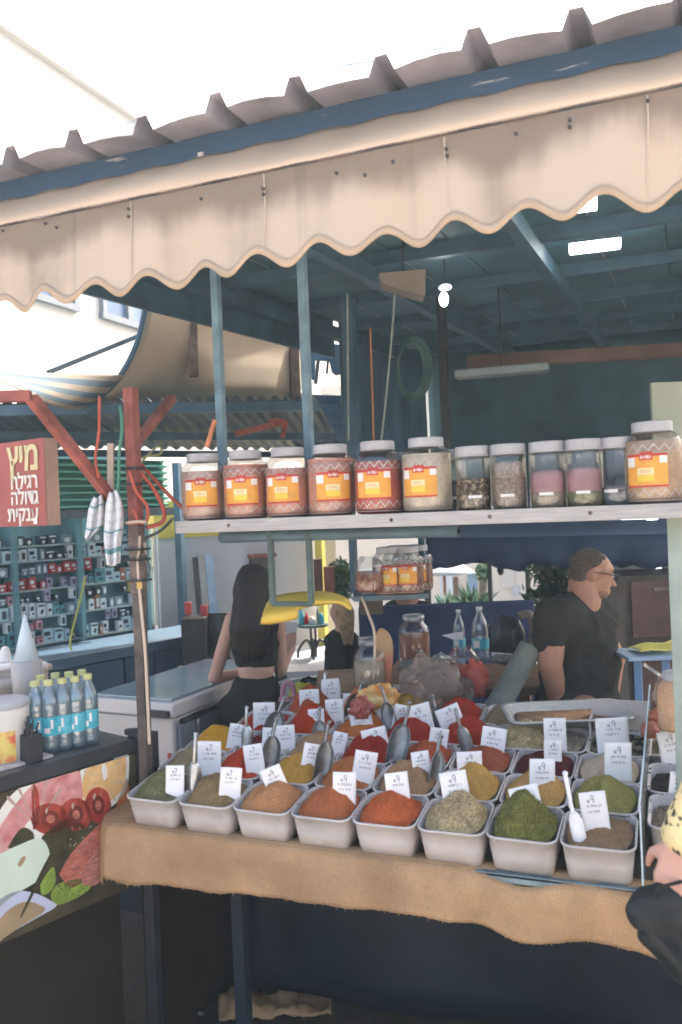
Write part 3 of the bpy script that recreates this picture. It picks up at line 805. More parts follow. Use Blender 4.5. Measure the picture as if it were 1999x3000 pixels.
g = MB(); g.tube(cr([V((-1.47, SY + .11, SZ - .058)), V((-1.45, SY + .11, SZ - .058)), V((-.72, SY + .11, SZ - .058)), V((-.70, SY + .11, SZ - .058))], 3), [.010, .019, .021, .021, .021, .021, .021, .021, .019, .010], 14)
put(g, 'housing', BLUEST, tl, smooth=True)
g = MB(); g.box((-1.085, SY + .11, SZ - .033), (.7, .03, .012)); put(g, 'mount', DKBLUE, tl)

# posts
def post(x, y, z0, z1, w, m, label, nm='steel_post'):
    o = thing(nm, label, 'post', (x, y, z0)); g = MB(); g.box((x, y, (z0 + z1) / 2), (w, w, z1 - z0)); put(g, 'post', m, o, bevel=.002)
    g = MB(); g.box((x, y, z0 + .006), (w * 1.7, w * 1.7, .008)); put(g, 'foot_plate', m, o); return o
p = aty(651, 1300, 2.80); post(p.x, 2.80, SZ - .0, 3.04, .030, POSTBL, 'thin pale blue post rising behind the leftmost jar')
p = aty(906, 1300, 2.80); post(p.x, 2.80, SZ - .0, 3.04, .030, POSTBL, 'thin pale blue post rising behind the third and fourth jars')
g = MB(); g.box((-.75, 2.80, SZ - .02), (2.0, .06, .03)); solo(g, 'cross_beam', DKBLUE, 'dark steel beam joining the posts behind the jar shelf', 'beam')
p = aty(1969, 1600, 2.62); post(p.x + .01, 2.62, 0, SZ - .03, .042, GREENP, 'pale green steel post at the right end of the shelf', 'shelf_post')

# hanging frame and yellow scoop pan
hf = thing('scale_hanger', 'dark green steel frame hanging below the shelf beside the long haired woman', 'frame', aty(850, 1775, 2.60))
for px in (797, 909):
    a = aty(px - 5, 1556, 2.60); b = aty(px + 3, 1770, 2.60); g = MB(); b = V((a.x, 2.60, b.z)); g.bar(a, b, .022, .016); put(g, 'upright', mat('dark_green_steel', (.065, .105, .10), .5, .25, 10), hf, bevel=.001)
a = aty(797, 1769, 2.60); b = aty(914, 1765, 2.60); g = MB(); g.bar((a.x + .004, 2.60, a.z), (b.x, 2.60, a.z), .018, .016); put(g, 'bottom_bar', MATS['dark_green_steel'], hf, bevel=.001)
g = MB(); Zp = depth(aty(850, 1780, 2.72))
top = [(782, 1770), (800, 1750), (850, 1738), (905, 1734), (950, 1734), (990, 1742), (1018, 1756), (1030, 1778)]
bot = [(764, 1828), (800, 1827), (868, 1812), (870, 1790), (905, 1776), (950, 1770), (990, 1768), (1026, 1786)]
ct = cr([at(x, y, Zp + .05 * math.sin(i * .45)) for i, (x, y) in enumerate(top)], 6); cb = cr([at(x, y, Zp - .10 + .10 * (i / 7)) for i, (x, y) in enumerate(bot)], 6)
rows = []
for j in range(9):
    t = j / 8; rows.append([a.lerp(b, t) - fw * (.05 * math.sin(math.pi * t)) for a, b in zip(ct, cb)])
g.sheet(rows)
solo(g, 'yellow_pan', mat('yellow_plastic', (.70, .50, .085), .4, .12, 7, bump=.05), 'yellow curved plastic scoop pan resting on the hanging frame', 'scale pan', smooth=True, solid=.005)

# ------------------------------------------------------------------ big labelled jars
LABO = mat('orange_label', (.76, .36, .065), .45, .1, 25); LABR = mat('red_label_band', (.55, .06, .05), .45, .1, 20); LABY = mat('yellow_label_box', (.80, .58, .08), .45, .08, 20)
LABW = mat('white_label_patch', (.80, .79, .78), .45, .06, 20); LABC = mat('cream_label_box', (.80, .70, .40), .45, .08, 20); EMB = mat('pale_emboss_highlight', (.60, .50, .46), .4, .1, 20)
def big_jar():
    r = thing('spice_jar', '', 'jar'); r.location = (0, 0, 0); MAT[r.name] = Mx()
    g = MB(); g.lathe([(.060, .0), (.070, .004), (.0765, .014), (.079, .03), (.079, .165), (.0775, .18), (.071, .195), (.060, .205), (.053, .209), (.050, .214)], 40, c0=True, c1=False)
    b = put(g, 'jar_body', CLEAR, r, smooth=True, local=True)
    for z0, z1, nn, rings in ((.152, .170, 17, ((.1475, .0012),)), (.026, .044, 17, ((.0215, .0012), (.0125, .0022)))):
        g = MB()
        for k in range(nn):
            for (aa, za), (ab, zb) in (((k, z0), (k + .5, z1)), ((k + .5, z1), (k + 1, z0))):
                A, B = aa / nn * 2 * math.pi, ab / nn * 2 * math.pi; rr = .0797; dz = .0022
                g.quad((rr * math.cos(A), rr * math.sin(A), za - dz), (rr * math.cos(B), rr * math.sin(B), zb - dz), (rr * math.cos(B), rr * math.sin(B), zb + dz), (rr * math.cos(A), rr * math.sin(A), za + dz))
        for zz, hh in rings: g.patch(0, 2 * math.pi, zz - hh / 2, zz + hh / 2, .0797 if zz > .02 else .0775, 40)  # pale rings stand in for highlight lines on the glass
        put(g, 'emboss_highlight_band', EMB, r, local=True)
    g = MB(); g.lathe([(.0535, .207), (.0555, .209), (.0560, .232), (.0545, .236), (.049, .237), (.048, .2355)], 40); g.lathe([(.0555, .2065), (.0568, .2075), (.0568, .210), (.0555, .211)], 40, c0=False, c1=False)
    for k in range(0): pass
    put(g, 'lid', LID, r, smooth=False, local=True, bevel=.0)
    # label: faces local -Y
    g = MB(); ms = [LABO, LABR, LABW, LABY, LABC]; A0 = R_(-90); hw = R_(42)
    def P(i, u0, u1, z0, z1, lift):
        g.mi = i; g.patch(A0 + hw * u0, A0 + hw * u1, z0, z1, .0800 + lift, 8)
    P(0, -1, 1, .054, .142, .0002); P(1, -1, 1, .136, .1435, .0006); P(1, -1, 1, .0505, .056, .0006)
    P(2, -.98, -.55, .108, .135, .0008); P(2, .62, .98, .117, .137, .0008); P(3, -.42, .35, .066, .090, .0008); P(4, -.42, .35, .084, .104, .0011)
    g.mi = 1      # red cloud-shaped name plate with a pale scrawl
    for k in range(9):
        u = -.25 + .5 * k / 8; P(1, u - .06, u + .06, .126 + .002 * (k % 2), .146 + .002 * (k % 3), .0010)
    rs = random.Random(4); g.mi = 2; u = -.24
    while u < .25:
        P(2, u, u + .014, .131, .131 + rs.uniform(.006, .012), .0016); P(2, u, u + .05, .1305 + rs.choice((0, .006)), .1325 + rs.choice((0, .006)), .0016); u += .062
    for k in range(2): P(1, -.30, .22, .0925 + .005 * k, .0935 + .005 * k, .0016)
    g.mi = 0
    for k in range(7):
        u = -.33 + .6 * k / 6; P(0, u - .02, u + .02, .083, .086 + .002 * (k % 2), .0013)
    put(g, 'label', ms, r, local=True)
    g = MB(); g.lathe([(.058, .003), (.074, .010), (.0765, .03), (.0768, .158)], 36); put(g, 'spice_fill', LABO, r, smooth=True, local=True)
    return r
jar0 = big_jar(); used = [0]
def fill_mat(nm, c, fine=.15): return mat('powder_' + nm, c, .9, .1, 30, fine=fine, bscale=220, bump=.15)
def jar(px, py, y, m, fillh, turn, label, s=1., group='jars in a row on the shelf'):
    p = aty(px, py, y); o = jar0 if not used[0] else copy_tree(jar0); used[0] = 1
    # turn the label side to face the viewer, then rotate by turn
    aim = math.atan2(EYE.x - p.x, -(EYE.y - p.y))
    place(o, (p.x, p.y, SZ), rz(aim + R_(turn)), s)
    o['label'] = label; o['group'] = group
    f = child(o, 'spice_fill')[0]; swap(f, 0, m); f.scale = (1, 1, fillh)
    return o
JY = 2.605
for a in (
 (600, 1500, fill_mat('pinkish', (.78, .46, .35)), 1.10, -8, 'jar of pinkish brown powder with orange label, leftmost on the shelf'),
 (725, 1497, fill_mat('salmon', (.76, .29, .18)), 1.18, -14, 'jar of salmon red powder with orange label, second from the left'),
 (849, 1492, fill_mat('rosy', (.76, .29, .21)), 1.05, -18, 'jar of rosy red powder with clear top, third from the left'),
 (975, 1490, fill_mat('brickjar', (.74, .32, .22)), 1.19, 4, 'jar of brick brown powder filled to the shoulder, fourth from the left'),
 (1113, 1486, fill_mat('redjar', (.60, .12, .09)), 1.08, -14, 'jar of deep red powder with orange label, fifth from the left'),
 (1255, 1480, fill_mat('beige', (.76, .62, .44)), 1.17, -20, 'jar of beige powder filled to the lid, beside the slim jars'),
 (1918, 1455, fill_mat('tanjar', (.62, .38, .23)), 1.15, -14, 'large jar of tan powder with orange label at the right end'),
): jar(a[0], a[1], JY, *a[2:])

# slim jars
def slim_jar():
    r = thing('slim_jar', '', 'jar'); MAT[r.name] = Mx()
    g = MB(); g.lathe([(.048, 0), (.0525, .004), (.054, .012), (.054, .158), (.0525, .166), (.049, .170), (.049, .174)], 32, c1=False); put(g, 'jar_body', CLEAR, r, smooth=True, local=True)
    g = MB(); g.lathe([(.0515, .168), (.0530, .170), (.0530, .196), (.0515, .199), (.046, .200), (.045, .1985)], 32); put(g, 'lid', LID, r, local=True)
    g = MB(); g.lathe([(.0535, .1675), (.0542, .1685), (.0542, .1725), (.0535, .1735)], 32, c0=False, c1=False); put(g, 'collar', LID, r, local=True)
    g = MB(); g.lathe([(.046, .003), (.0515, .010), (.0515, .070), (.048, .074)], 30); put(g, 'filling', LABO, r, smooth=True, local=True)
    g = MB(); g.lathe([(.049, .0745), (.0512, .076), (.0512, .118), (.046, .124), (.02, .128)], 30); put(g, 'upper_filling', LABO, r, smooth=True, local=True)
    g = MB(); g.patch(R_(-112), R_(-68), .040, .049, .0546, 6); put(g, 'label_strip', LABW, r, local=True)
    return r
sj0 = slim_jar(); us2 = [0]
def sjar(px, y, m, m2, h1, h2, turn, label, dz=0):
    p = aty(px, 1480, y); o = sj0 if not us2[0] else copy_tree(sj0); us2[0] = 1
    place(o, (p.x, p.y, SZ), rz(math.atan2(EYE.x - p.x, -(EYE.y - p.y)) + R_(turn))); o['label'] = label; o['group'] = 'slim jars on the shelf'
    swap(child(o, 'filling')[0], 0, m); swap(child(o, 'upper_filling')[0], 0, m2)
    child(o, 'filling')[0].scale = (1, 1, h1); u = child(o, 'upper_filling')[0]
    u.scale = (1, 1, h2); u.location = (0, 0, .074 * h1 - .0745 * h2)
    return o
CHIP = mat('bark_chips', (.10, .065, .04), .8, col2=(.50, .38, .25), thr=(.50, .62), scale=75, bump=.5, bscale=90)
SEED = mat('brown_seed', (.26, .19, .15), .8, col2=(.42, .33, .27), thr=(.4, .6), scale=140, bump=.4, bscale=160)
PINK = mat('pink_sachet', (.48, .26, .29), .5, .15, 20, bump=.1)
TANS = mat('tan_seed', (.44, .34, .24), .8, .2, 90, bump=.3, bscale=150); GRS = mat('green_leaf_filling', (.24, .22, .10), .8, .35, 70, bump=.4, bscale=110); GREYF = mat('grey_filling', (.20, .21, .24), .7, .25, 40)
sjar(1390, 2.60, CHIP, CHIP, 1.15, .35, 4, 'slim jar of dark brown bark chips right of the beige jar')
sjar(1494, 2.60, SEED, SEED, 1.3, 1.0, -6, 'slim jar filled with brown seeds between chips and pink sachets')
sjar(1608, 2.60, TANS, PINK, .62, 1.3, -6, 'slim jar with pink sachets over tan seeds')
sjar(1716, 2.60, GRS, PINK, .62, 1.35, -6, 'slim jar with pink sachets over green leaves')
sjar(1815, 2.62, GREYF, GREYF, .62, .25, -25, 'slim grey jar half hidden behind the large tan jar')
sjar(1185, 2.695, SEED, SEED, 1.2, .3, 0, 'slim jar hidden behind the deep red and beige jars')
sjar(1322, 2.695, GREYF, GREYF, 1.2, .3, 0, 'slim jar hidden behind the beige jar and bark chips')

# ------------------------------------------------------------------ left steel post with red braces, wires and towels
LPX, LPY = -1.742, 2.44
def lz(py, px=380): return aty(px, py, LPY).z
lp = thing('steel_post', 'tall steel post with red braces between juice counter and spice table', 'post', (LPX, LPY, 0))
g = MB(); g.box((LPX, LPY, (.80 + lz(1740, 388)) / 2), (.034, .036, lz(1740, 388) - .80)); put(g, 'lower_post', mat('dark_rusty_post', (.10, .08, .07), .6, .5, 14, bump=.2), lp, bevel=.003)
g = MB(); g.box((LPX, LPY, .40), (.038, .038, .799)); put(g, 'post_shade_end', BLACKM, lp, bevel=.003)  # lower end coloured black to stand in for the shade below the burlap
g = MB(); g.box((LPX, LPY, (lz(1740, 388) + lz(1540, 372)) / 2), (.041, .041, lz(1540, 372) - lz(1740, 388) - .002)); put(g, 'sleeve', mat('worn_brown_steel', (.17, .13, .115), .65, .4, 16, bump=.2), lp, bevel=.003)
g = MB(); z0, z1 = lz(1540, 372), 2.36; g.box((LPX, LPY, (z0 + z1) / 2), (.039, .038, z1 - z0)); put(g, 'upper_post', REDP, lp, bevel=.003)
zp = depth(V((LPX, LPY, 2)))
g = MB(); g.bar(at(330, 1465, zp + .03), at(92, 1165, zp - .25), .035, .032); put(g, 'brace', REDP, lp, bevel=.002)
g = MB(); g.bar(at(385, 1315, zp + .04), at(505, 1165, zp + .35), .030, .03); put(g, 'brace', REDP, lp, bevel=.002)
g = MB(); g.bar(at(-260, 1170, zp - .3), at(92, 1160, zp - .25), .036, .034); put(g, 'cross_arm', REDP, lp, bevel=.002)
g = MB(); g.bar(at(325, 1300, zp + .05), at(325, 1545, zp + .05), .028, .02); put(g, 'conduit', mat('pale_conduit', (.55, .45, .38), .5, .1, 8), lp)
for py in (1375, 1420, 1610, 1640, 1700):
    g = MB(); g.box((LPX, LPY, lz(py, 370)), (.068, .062, .007)); put(g, 'cable_tie', BLACKM, lp)
g = MB(); g.box((LPX + .022, LPY - .026, lz(1710, 385)), (.02, .004, .03)); put(g, 'tape', mat('amber_tape', (.55, .36, .10), .4, .1, 10), lp)
def wire(pts, r, m, label, z=None):
    g = MB(); g.tube(cr([at(x, y, (z or zp) + dz) for x, y, dz in pts], 8), r, 6); return solo(g, 'cable', m, label, 'cable', 'cables strung round the left post', smooth=True)
RW = mat('red_cable', (.45, .09, .06), .45, .1, 9); GW = mat('green_cable', (.06, .22, .15), .45, .1, 9); WW = mat('cream_cable', (.62, .50, .40), .5, .1, 9); YW = mat('yellow_cord', (.42, .46, .10), .5, .1, 9); OW = mat('orange_rope', (.50, .20, .10), .7, .2, 30)
wire([(352, 1190, -.05), (358, 1250, -.06), (350, 1330, -.05), (348, 1400, -.05), (346, 1440, -.05)], .006, GW, 'green cable taped down the red post')
wire([(390, 1350, 0), (425, 1400, .02), (455, 1440, .05), (480, 1495, .05), (475, 1530, .03), (430, 1545, 0)], .008, RW, 'thick red cable looping right from the red post')
wire([(385, 1330, .05), (440, 1390, .1), (500, 1455, .12), (550, 1500, .1)], .007, RW, 'red cable running down to the left end of the shelf')
wire([(380, 1380, -.04), (400, 1440, -.04), (430, 1480, -.03), (432, 1520, -.03), (410, 1530, -.03), (390, 1490, -.04)], .006, RW, 'short red cable loop hanging close by the post')
wire([(292, 1160, -.1), (290, 1270, -.08), (280, 1340, -.06), (290, 1400, -.06)], .005, RW, 'thin red cable hanging between brace and post')
wire([(368, 1532, -.05), (405, 1528, -.05), (428, 1530, -.04)], .006, WW, 'short cream cable across the post at towel height')
wire([(410, 1570, -.02), (405, 1650, -.02), (408, 1700, -.02), (412, 1760, -.02), (425, 1900, -.02), (432, 2040, -.02), (438, 2180, -.02)], .0055, WW, 'long cream cable hanging straight down beside the post')
wire([(425, 1590, .0), (420, 1640, .02), (400, 1650, .02), (415, 1700, .0), (425, 1660, .03)], .005, WW, 'twisted cream cable knot beside the post')
wire([(390, 1380, 0), (460, 1310, .2), (470, 1330, .2), (410, 1345, .1), (395, 1400, 0)], .004, mat('yellow_green_cable', (.35, .36, .18), .5, .1, 9), 'thin yellow green cable loop right of the red post')
wire([(630, 1230, -.2), (618, 1270, -.2), (606, 1310, -.2)], .008, OW, 'orange twisted rope tied to the pale blue post')
wire([(505, 1520, .0), (470, 1555, .2), (430, 1575, .1), (400, 1590, .05)], .006, mat('grey_cable', (.12, .13, .13), .5, .1, 9), 'dark cable sagging from the shelf end to the post')
wire([(250, 1690, 1.6), (235, 1760, 1.6), (212, 1850, 1.6), (206, 1890, 1.6), (212, 1905, 1.6)], .0055, YW, 'yellow cord hanging in front of the phone shop')
for k in range(9):
    a = (rnd.uniform(385, 430), rnd.uniform(1560, 1600), .02); 
    wire([a, (rnd.uniform(395, 440), rnd.uniform(1620, 1680), .03), (rnd.uniform(390, 432), rnd.uniform(1700, 1800), .03), (rnd.uniform(400, 430), rnd.uniform(1830, 1950), .03)], .004, mat('grey_cable', (.12, .13, .13), .5, .1, 9) if k % 3 else WW, 'thin loose cable end in the tangle beside the post')
# towels: white checked kitchen cloths
CHK = mat('checked_towel', (.74, .74, .76), .9, .05, 5, bump=.1, bscale=200)
TEAL = mat('teal_towel_stripe', (.16, .34, .38), .9, .1, 9)
def towel(outl, z, label, stripe, cols=14, nrow=22):
    """outl: list of (left x, right x, y) rows from the knot down"""
    g = MB(); rows = []
    ys = cr([V((a, b, y)) for a, b, y in outl], nrow // (len(outl) - 1) + 1)
    for r in ys:
        rr = []
        for i in range(cols + 1):
            u = i / cols; px = r.x + (r.y - r.x) * u
            rr.append(at(px, r.z + 5 * math.sin(u * 5), z + .018 * math.sin(u * 11 + r.z * .01) - .02))
        rows.append(rr)
    nr = len(rows)
    g.sheet(rows, lambda i, j: 1 if (i in stripe) else (2 if (j % 3 == 1 or i % 3 == 1) else 0))
    return solo(g, 'towel', [CHK, TEAL, mat('pale_towel_check', (.60, .63, .67), .9, .05, 5)], label, 'towel', smooth=True, solid=.004)
towel([(322, 342, 1440), (312, 358, 1480), (308, 362, 1540), (306, 356, 1580), (314, 352, 1655)], zp - .06, 'long white checked towel with teal stripe tied to the red post', (14, 20))
towel([(276, 300, 1455), (262, 306, 1490), (255, 305, 1540), (250, 272, 1575)], zp + .02, 'shorter white checked towel knotted behind the long one', (6, 17))
# ------------------------------------------------------------------ juice counter on the left
CA = V((-1.938, 2.02, 0)); CD = V((.308, .951, 0)).normalized(); CN = V((.951, -.308, 0)).normalized()   # CN faces the buyer
CB = CA + CD * .47; CA2 = CA - CD * .75; CTOP = 1.15
def cpt(px, py, off=0.): return atp(px, py, CA + CN * off, CN)
jc = thing('juice_counter', 'juice stall counter with black edge and a fruit mural below', 'counter', CA - CN * .3)
mid = (CA2 + CB) / 2; Rc = Mx((CD, -CN, V((0, 0, 1)))).transposed(); LC = (CB - CA2).length
g = MB(); g.box(mid - CN * .28 + V((0, 0, CTOP - .012)), (LC, .54, .02), Rc); put(g, 'counter_top', mat('dark_counter_top', (.10, .10, .105), .35, .25, 7), jc)
g = MB(); g.box(mid - CN * .004 + V((0, 0, CTOP - .021)), (LC + .02, .012, .046), Rc); put(g, 'edge_beam', BLACKM, jc, bevel=.002)
g = MB(); g.box(mid - CN * .30 + V((0, 0, .55)), (LC - .1, .46, 1.08), Rc); put(g, 'carcass', mat('dark_carcass', (.022, .016, .007), .8, .3, 5), jc)
# mural: a printed sheet of cut fruit
mu = thing('fruit_mural', 'printed mural of cut grapefruit, orange, apple and kiwi on the juice counter front', 'mural', mid + V((0, 0, .64)))
g = MB(); zt, zb = CTOP - .046, .655
def mp(s_, z, k=0): return CA + CD * s_ + V((0, 0, z)) + CN * (.004 + .0007 * k)
g.quad(mp(-.74, zb), mp(.455, zb), mp(.455, zt), mp(-.74, zt))
put(g, 'backing', mat('mural_dark_green', (.07, .055, .03), .45, .5, 9), mu)
MUR = {}
def mural(name, px_pts, m, k):
    ps = [cpt(x, y) for x, y in px_pts]; out = []
    for p in cr(ps + [ps[0]], 6)[:-1]:
        s_ = (p - CA).dot(CD); out.append(mp(max(-.74, min(.453, s_)), max(zb + .002, min(zt - .002, p.z)), k))
    MUR.setdefault(m.name, []).append(out); return None
PULP = mat('mural_pulp_pink', (0.508, 0.166, 0.166), .4, col2=(0.684, 0.353, 0.33), thr=(.35, .65), scale=22, detail=6)
ORP = mat('mural_orange_pulp', (0.661, 0.397, 0.155), .4, col2=(0.793, 0.551, 0.276), thr=(.35, .7), scale=25, detail=6)
RIND = mat('mural_pale_rind', (0.8, 0.793, 0.727), .4, .05, 9); RDF = mat('mural_red_fruit', (0.33, 0.0496, 0.033), .4, .35, 12); RDD = mat('mural_dark_red', (0.155, 0.0244, 0.0198), .4, .3, 14); SLV = mat('mural_strawberry_side', (0.463, 0.155, 0.11), .4, .3, 10, stretch=(3, 3, 9))
APL = mat('mural_apple_flesh', (0.638, 0.749, 0.617), .4, .10, 5); KIW = mat('mural_kiwi', (0.264, 0.374, 0.0661), .4, .35, 14); ONI = mat('mural_onion_blue', (0.551, 0.583, 0.727), .4, .1, 5); LEAF = mat('mural_leaf_dark', (0.0551, 0.0496, 0.0221), .4, .5, 18); BRN = mat('mural_brown', (0.397, 0.287, 0.166), .4, .2, 8); PINKL = mat('mural_pink_leaf', (0.463, 0.198, 0.155), .4, .3, 9, stretch=(4, 4, 12))
mural('grapefruit_rind', [(-160, 2500), (-40, 2420), (30, 2330), (110, 2270), (210, 2235), (245, 2330), (230, 2420), (150, 2470), (60, 2480), (10, 2560), (-60, 2640)], RIND, 1)
mural('grapefruit', [(-150, 2540), (-30, 2450), (40, 2360), (100, 2295), (215, 2240), (240, 2330), (215, 2400), (150, 2420), (90, 2400), (60, 2440), (25, 2500), (-20, 2620)], PULP, 2)
mural('grapefruit_pith', [(96, 2290), (112, 2330), (110, 2400), (96, 2430), (92, 2390), (90, 2330)], RDF, 3)
mural('orange_rind', [(222, 2320), (236, 2250), (270, 2215), (330, 2190), (372, 2180), (372, 2300), (340, 2350), (300, 2375), (250, 2380)], RIND, 1)
mural('orange_slice', [(236, 2315), (248, 2258), (280, 2226), (330, 2205), (364, 2198), (364, 2290), (335, 2335), (296, 2358), (255, 2360)], ORP, 2)
def spokes(name, cx, cy, rx_, ry_, angs, m, k, w_=.03):
    for a in angs:
        a = R_(a); mural(name, [(cx + rx_ * r_ * math.cos(a + e), cy + ry_ * r_ * math.sin(a + e)) for r_, e in ((.14, -w_ * 2), (.55, -w_), (.97, -w_ * 1.2), (.97, w_ * 1.2), (.55, w_), (.14, w_ * 2))], m, k)
MEM = mat('mural_membrane', (.50, .36, .30), .4, .1, 9)
spokes('grapefruit_membrane', 105, 2420, 105, 150, (215, 236, 262, 288, 312), MEM, 3)
spokes('grapefruit_membrane', 20, 2520, 110, 120, (170, 195, 222, 250), MEM, 3)
spokes('orange_membrane', 304, 2278, 62, 76, (15, 60, 105, 150, 195, 235, 275, 320), mat('mural_orange_membrane', (.58, .46, .30), .4, .1, 9), 3)
mural('orange_core', [(296, 2238), (308, 2240), (312, 2272), (302, 2285), (296, 2262)], RIND, 3)
mural('orange_peel', [(330, 2400), (345, 2340), (372, 2280), (372, 2390)], mat('mural_orange_peel', (.45, .16, .05), .4, .2, 9), 1)
for cx, cy, rx_, ry_ in ((285, 2358, 26, 48), (220, 2385, 32, 44), (145, 2398, 38, 42)):
    mural('strawberry', [(cx + rx_ * 1.5 * math.cos(a), cy + ry_ * 1.1 * math.sin(a)) for a in [R_(x) for x in range(0, 360, 45)]], RDF, 3)
    mural('strawberry_core', [(cx + rx_ * .7 * math.cos(a), cy + ry_ * .6 * math.sin(a)) for a in [R_(x) for x in range(0, 360, 45)]], RDD, 4)
    mural('strawberry_core', [(cx + rx_ * .35 * math.cos(a), cy + ry_ * .3 * math.sin(a)) for a in [R_(x) for x in range(0, 360, 60)]], SLV, 5)
mural('leaves', [(120, 2450), (180, 2400), (235, 2410), (250, 2450), (210, 2500), (160, 2520), (120, 2490)], LEAF, 3)
mural('strawberry_side', [(170, 2560), (205, 2500), (260, 2440), (315, 2395), (345, 2400), (330, 2470), (270, 2545), (210, 2600)], SLV, 4)
mural('strawberry_side', [(235, 2590), (250, 2530), (290, 2480), (318, 2480), (310, 2545), (280, 2590)], PINKL, 5)
mural('leaves', [(20, 2480), (60, 2425), (95, 2440), (90, 2480), (50, 2500)], LEAF, 4)
mural('apple_half', [(-80, 2560), (-20, 2510), (50, 2475), (115, 2455), (142, 2500), (125, 2550), (105, 2580), (40, 2620), (-40, 2680), (-90, 2660)], APL, 5)
mural('apple_seed', [(48, 2530), (60, 2510), (72, 2508), (66, 2525), (54, 2538)], BRN, 6)
mural('kiwi', [(145, 2620), (165, 2590), (215, 2575), (262, 2578), (262, 2600), (220, 2630), (160, 2650)], KIW, 4)
mural('pear_side', [(115, 2590), (140, 2550), (155, 2540), (160, 2580), (145, 2610), (120, 2620)], KIW, 4)
mural('onion', [(-70, 2700), (-20, 2645), (40, 2610), (100, 2615), (150, 2640), (160, 2655), (100, 2690), (30, 2730), (-60, 2790)], ONI, 5)
mural('onion_core', [(-30, 2720), (20, 2665), (70, 2640), (115, 2650), (125, 2668), (60, 2710), (-20, 2760)], BRN, 6)
for cx, cy in ((268, 2332), (205, 2360), (128, 2374)):
    mural('highlight', [(cx, cy), (cx + 6, cy - 10), (cx + 9, cy - 3), (cx + 4, cy + 10)], MEM, 6)
for k in range(26):
    cx, cy = rnd.uniform(160, 255), rnd.uniform(2588, 2622); mural('kiwi_seed', [(cx, cy), (cx + 2.5, cy - 3), (cx + 3, cy + 3)], LEAF, 6)
for k in range(30):
    cx, cy = rnd.uniform(200, 320), rnd.uniform(2420, 2560); mural('strawberry_seed', [(cx, cy), (cx + 3, cy - 4), (cx + 4, cy + 3)], MEM, 6)
mural('twig', [(142, 2500), (148, 2502), (112, 2580), (88, 2630), (62, 2680), (56, 2680), (84, 2620), (108, 2566)], LEAF, 7)

g = MB(); mm_ = []
for k, (nm_, polys) in enumerate(MUR.items()):
    g.mi = k; mm_.append(MATS[nm_])
    for o_ in polys: g.poly(o_)
put(g, 'fruit_print', mm_, mu)
# things standing on the juice counter
CLB = clear('bottle_plastic', (.88, .95, .98), .2, .05, .06); YCAP = mat('yellow_green_cap', (.56, .57, .26), .4, .1, 9); BLAB = mat('bottle_label_blue', (.05, .40, .52), .4, col2=(.12, .50, .60), thr=(.4, .6), scale=30); WATER = clear('water_body', (.70, .90, .97), .10, .08, .24, (.66, .88, .97))
def bottle0():
    r = thing('water_bottle', '', 'bottle'); MAT[r.name] = Mx()
    g = MB(); prof = [(.026, .0), (.031, .006), (.032, .03), (.0305, .034), (.032, .040), (.032, .058)] + [(.032, .128), (.0305, .134), (.0325, .142), (.0325, .165), (.030, .18), (.022, .205), (.0135, .222), (.0125, .232)]
    g.lathe(prof, 20, c1=False); put(g, 'bottle_body', CLB, r, smooth=True, local=True)
    g = MB(); g.lathe([(.028, .003), (.0305, .03), (.0305, .16), (.028, .178), (.02, .2)], 16); put(g, 'water', WATER, r, smooth=True, local=True)
    g = MB(); g.lathe([(.0150, .228), (.0158, .230), (.0158, .243), (.0150, .246)], 16); put(g, 'cap', YCAP, r, local=True)
    g = MB(); g.lathe([(.0326, .060), (.0326, .124)], 20, c0=False, c1=False); put(g, 'label', BLAB, r, local=True)
    g = MB(); g.patch(R_(-115), R_(-80), .070, .088, .0329, 4); g.patch(R_(-75), R_(-60), .085, .115, .0329, 3); put(g, 'label_patch', LABW, r, local=True)
    return r
b0 = bottle0(); ub = 0
BP = [(110, 2205), (150, 2202), (190, 2195), (228, 2188), (265, 2178), (128, 2180), (170, 2172), (210, 2168), (248, 2160)]
BL = ['leftmost in the front of the pack', 'second from the left in the front of the pack', 'middle of the front of the pack', 'fourth in the front of the pack', 'rightmost and nearest the post', 'leftmost at the back of the pack', 'second at the back of the pack', 'third at the back of the pack', 'rightmost at the back of the pack']
for i, (px, py) in enumerate(BP):
    o = b0 if i == 0 else copy_tree(b0)
    p = atz(px, py, CTOP); place(o, p, rz(rnd.uniform(-.5, .9)), .97); o['label'] = 'yellow capped water bottle, ' + BL[i]; o['group'] = 'pack of water bottles on the juice counter'
p = atz(12, 2228, CTOP); jr = thing('juice_jug', 'clear juice dispenser with fruit label at the left edge of the counter', 'dispenser', p)
g = MB(); g.lathe([(.070, .0), (.078, .004), (.082, .10), (.084, .165), (.084, .18)], 28, p); put(g, 'container', mat('milky_container', (.66, .64, .60), .35, .08, 8), jr, smooth=True)
g = MB(); g.lathe([(.0865, .178), (.0875, .18), (.0875, .192), (.08, .197)], 28, p); put(g, 'lid', LID, jr, smooth=True)
g = MB(); g.mi = 0; g.patch(R_(-130), R_(-20), .012, .11, .0845, 12, p); put(g, 'fruit_label', mat('fruit_label_print', (.66, .16, .08), .4, col2=(.70, .55, .15), thr=(.42, .58), scale=28), jr)
g = MB(); g.patch(R_(-110), R_(-50), .125, .165, .0862, 8, p); put(g, 'name_label', LABW, jr); g = MB(); g.patch(R_(-95), R_(-65), .135, .155, .0868, 6, p); put(g, 'red_badge', LABR, jr)
p = atz(92, 2232, CTOP); so_ = thing('straw_holder', 'black box of black drinking straws beside the water bottles', 'straw holder', p)
g = MB(); g.box(p + V((0, 0, .045)), (.055, .05, .09), Rc); put(g, 'box', BLACKM, so_, bevel=.002)
g = MB()
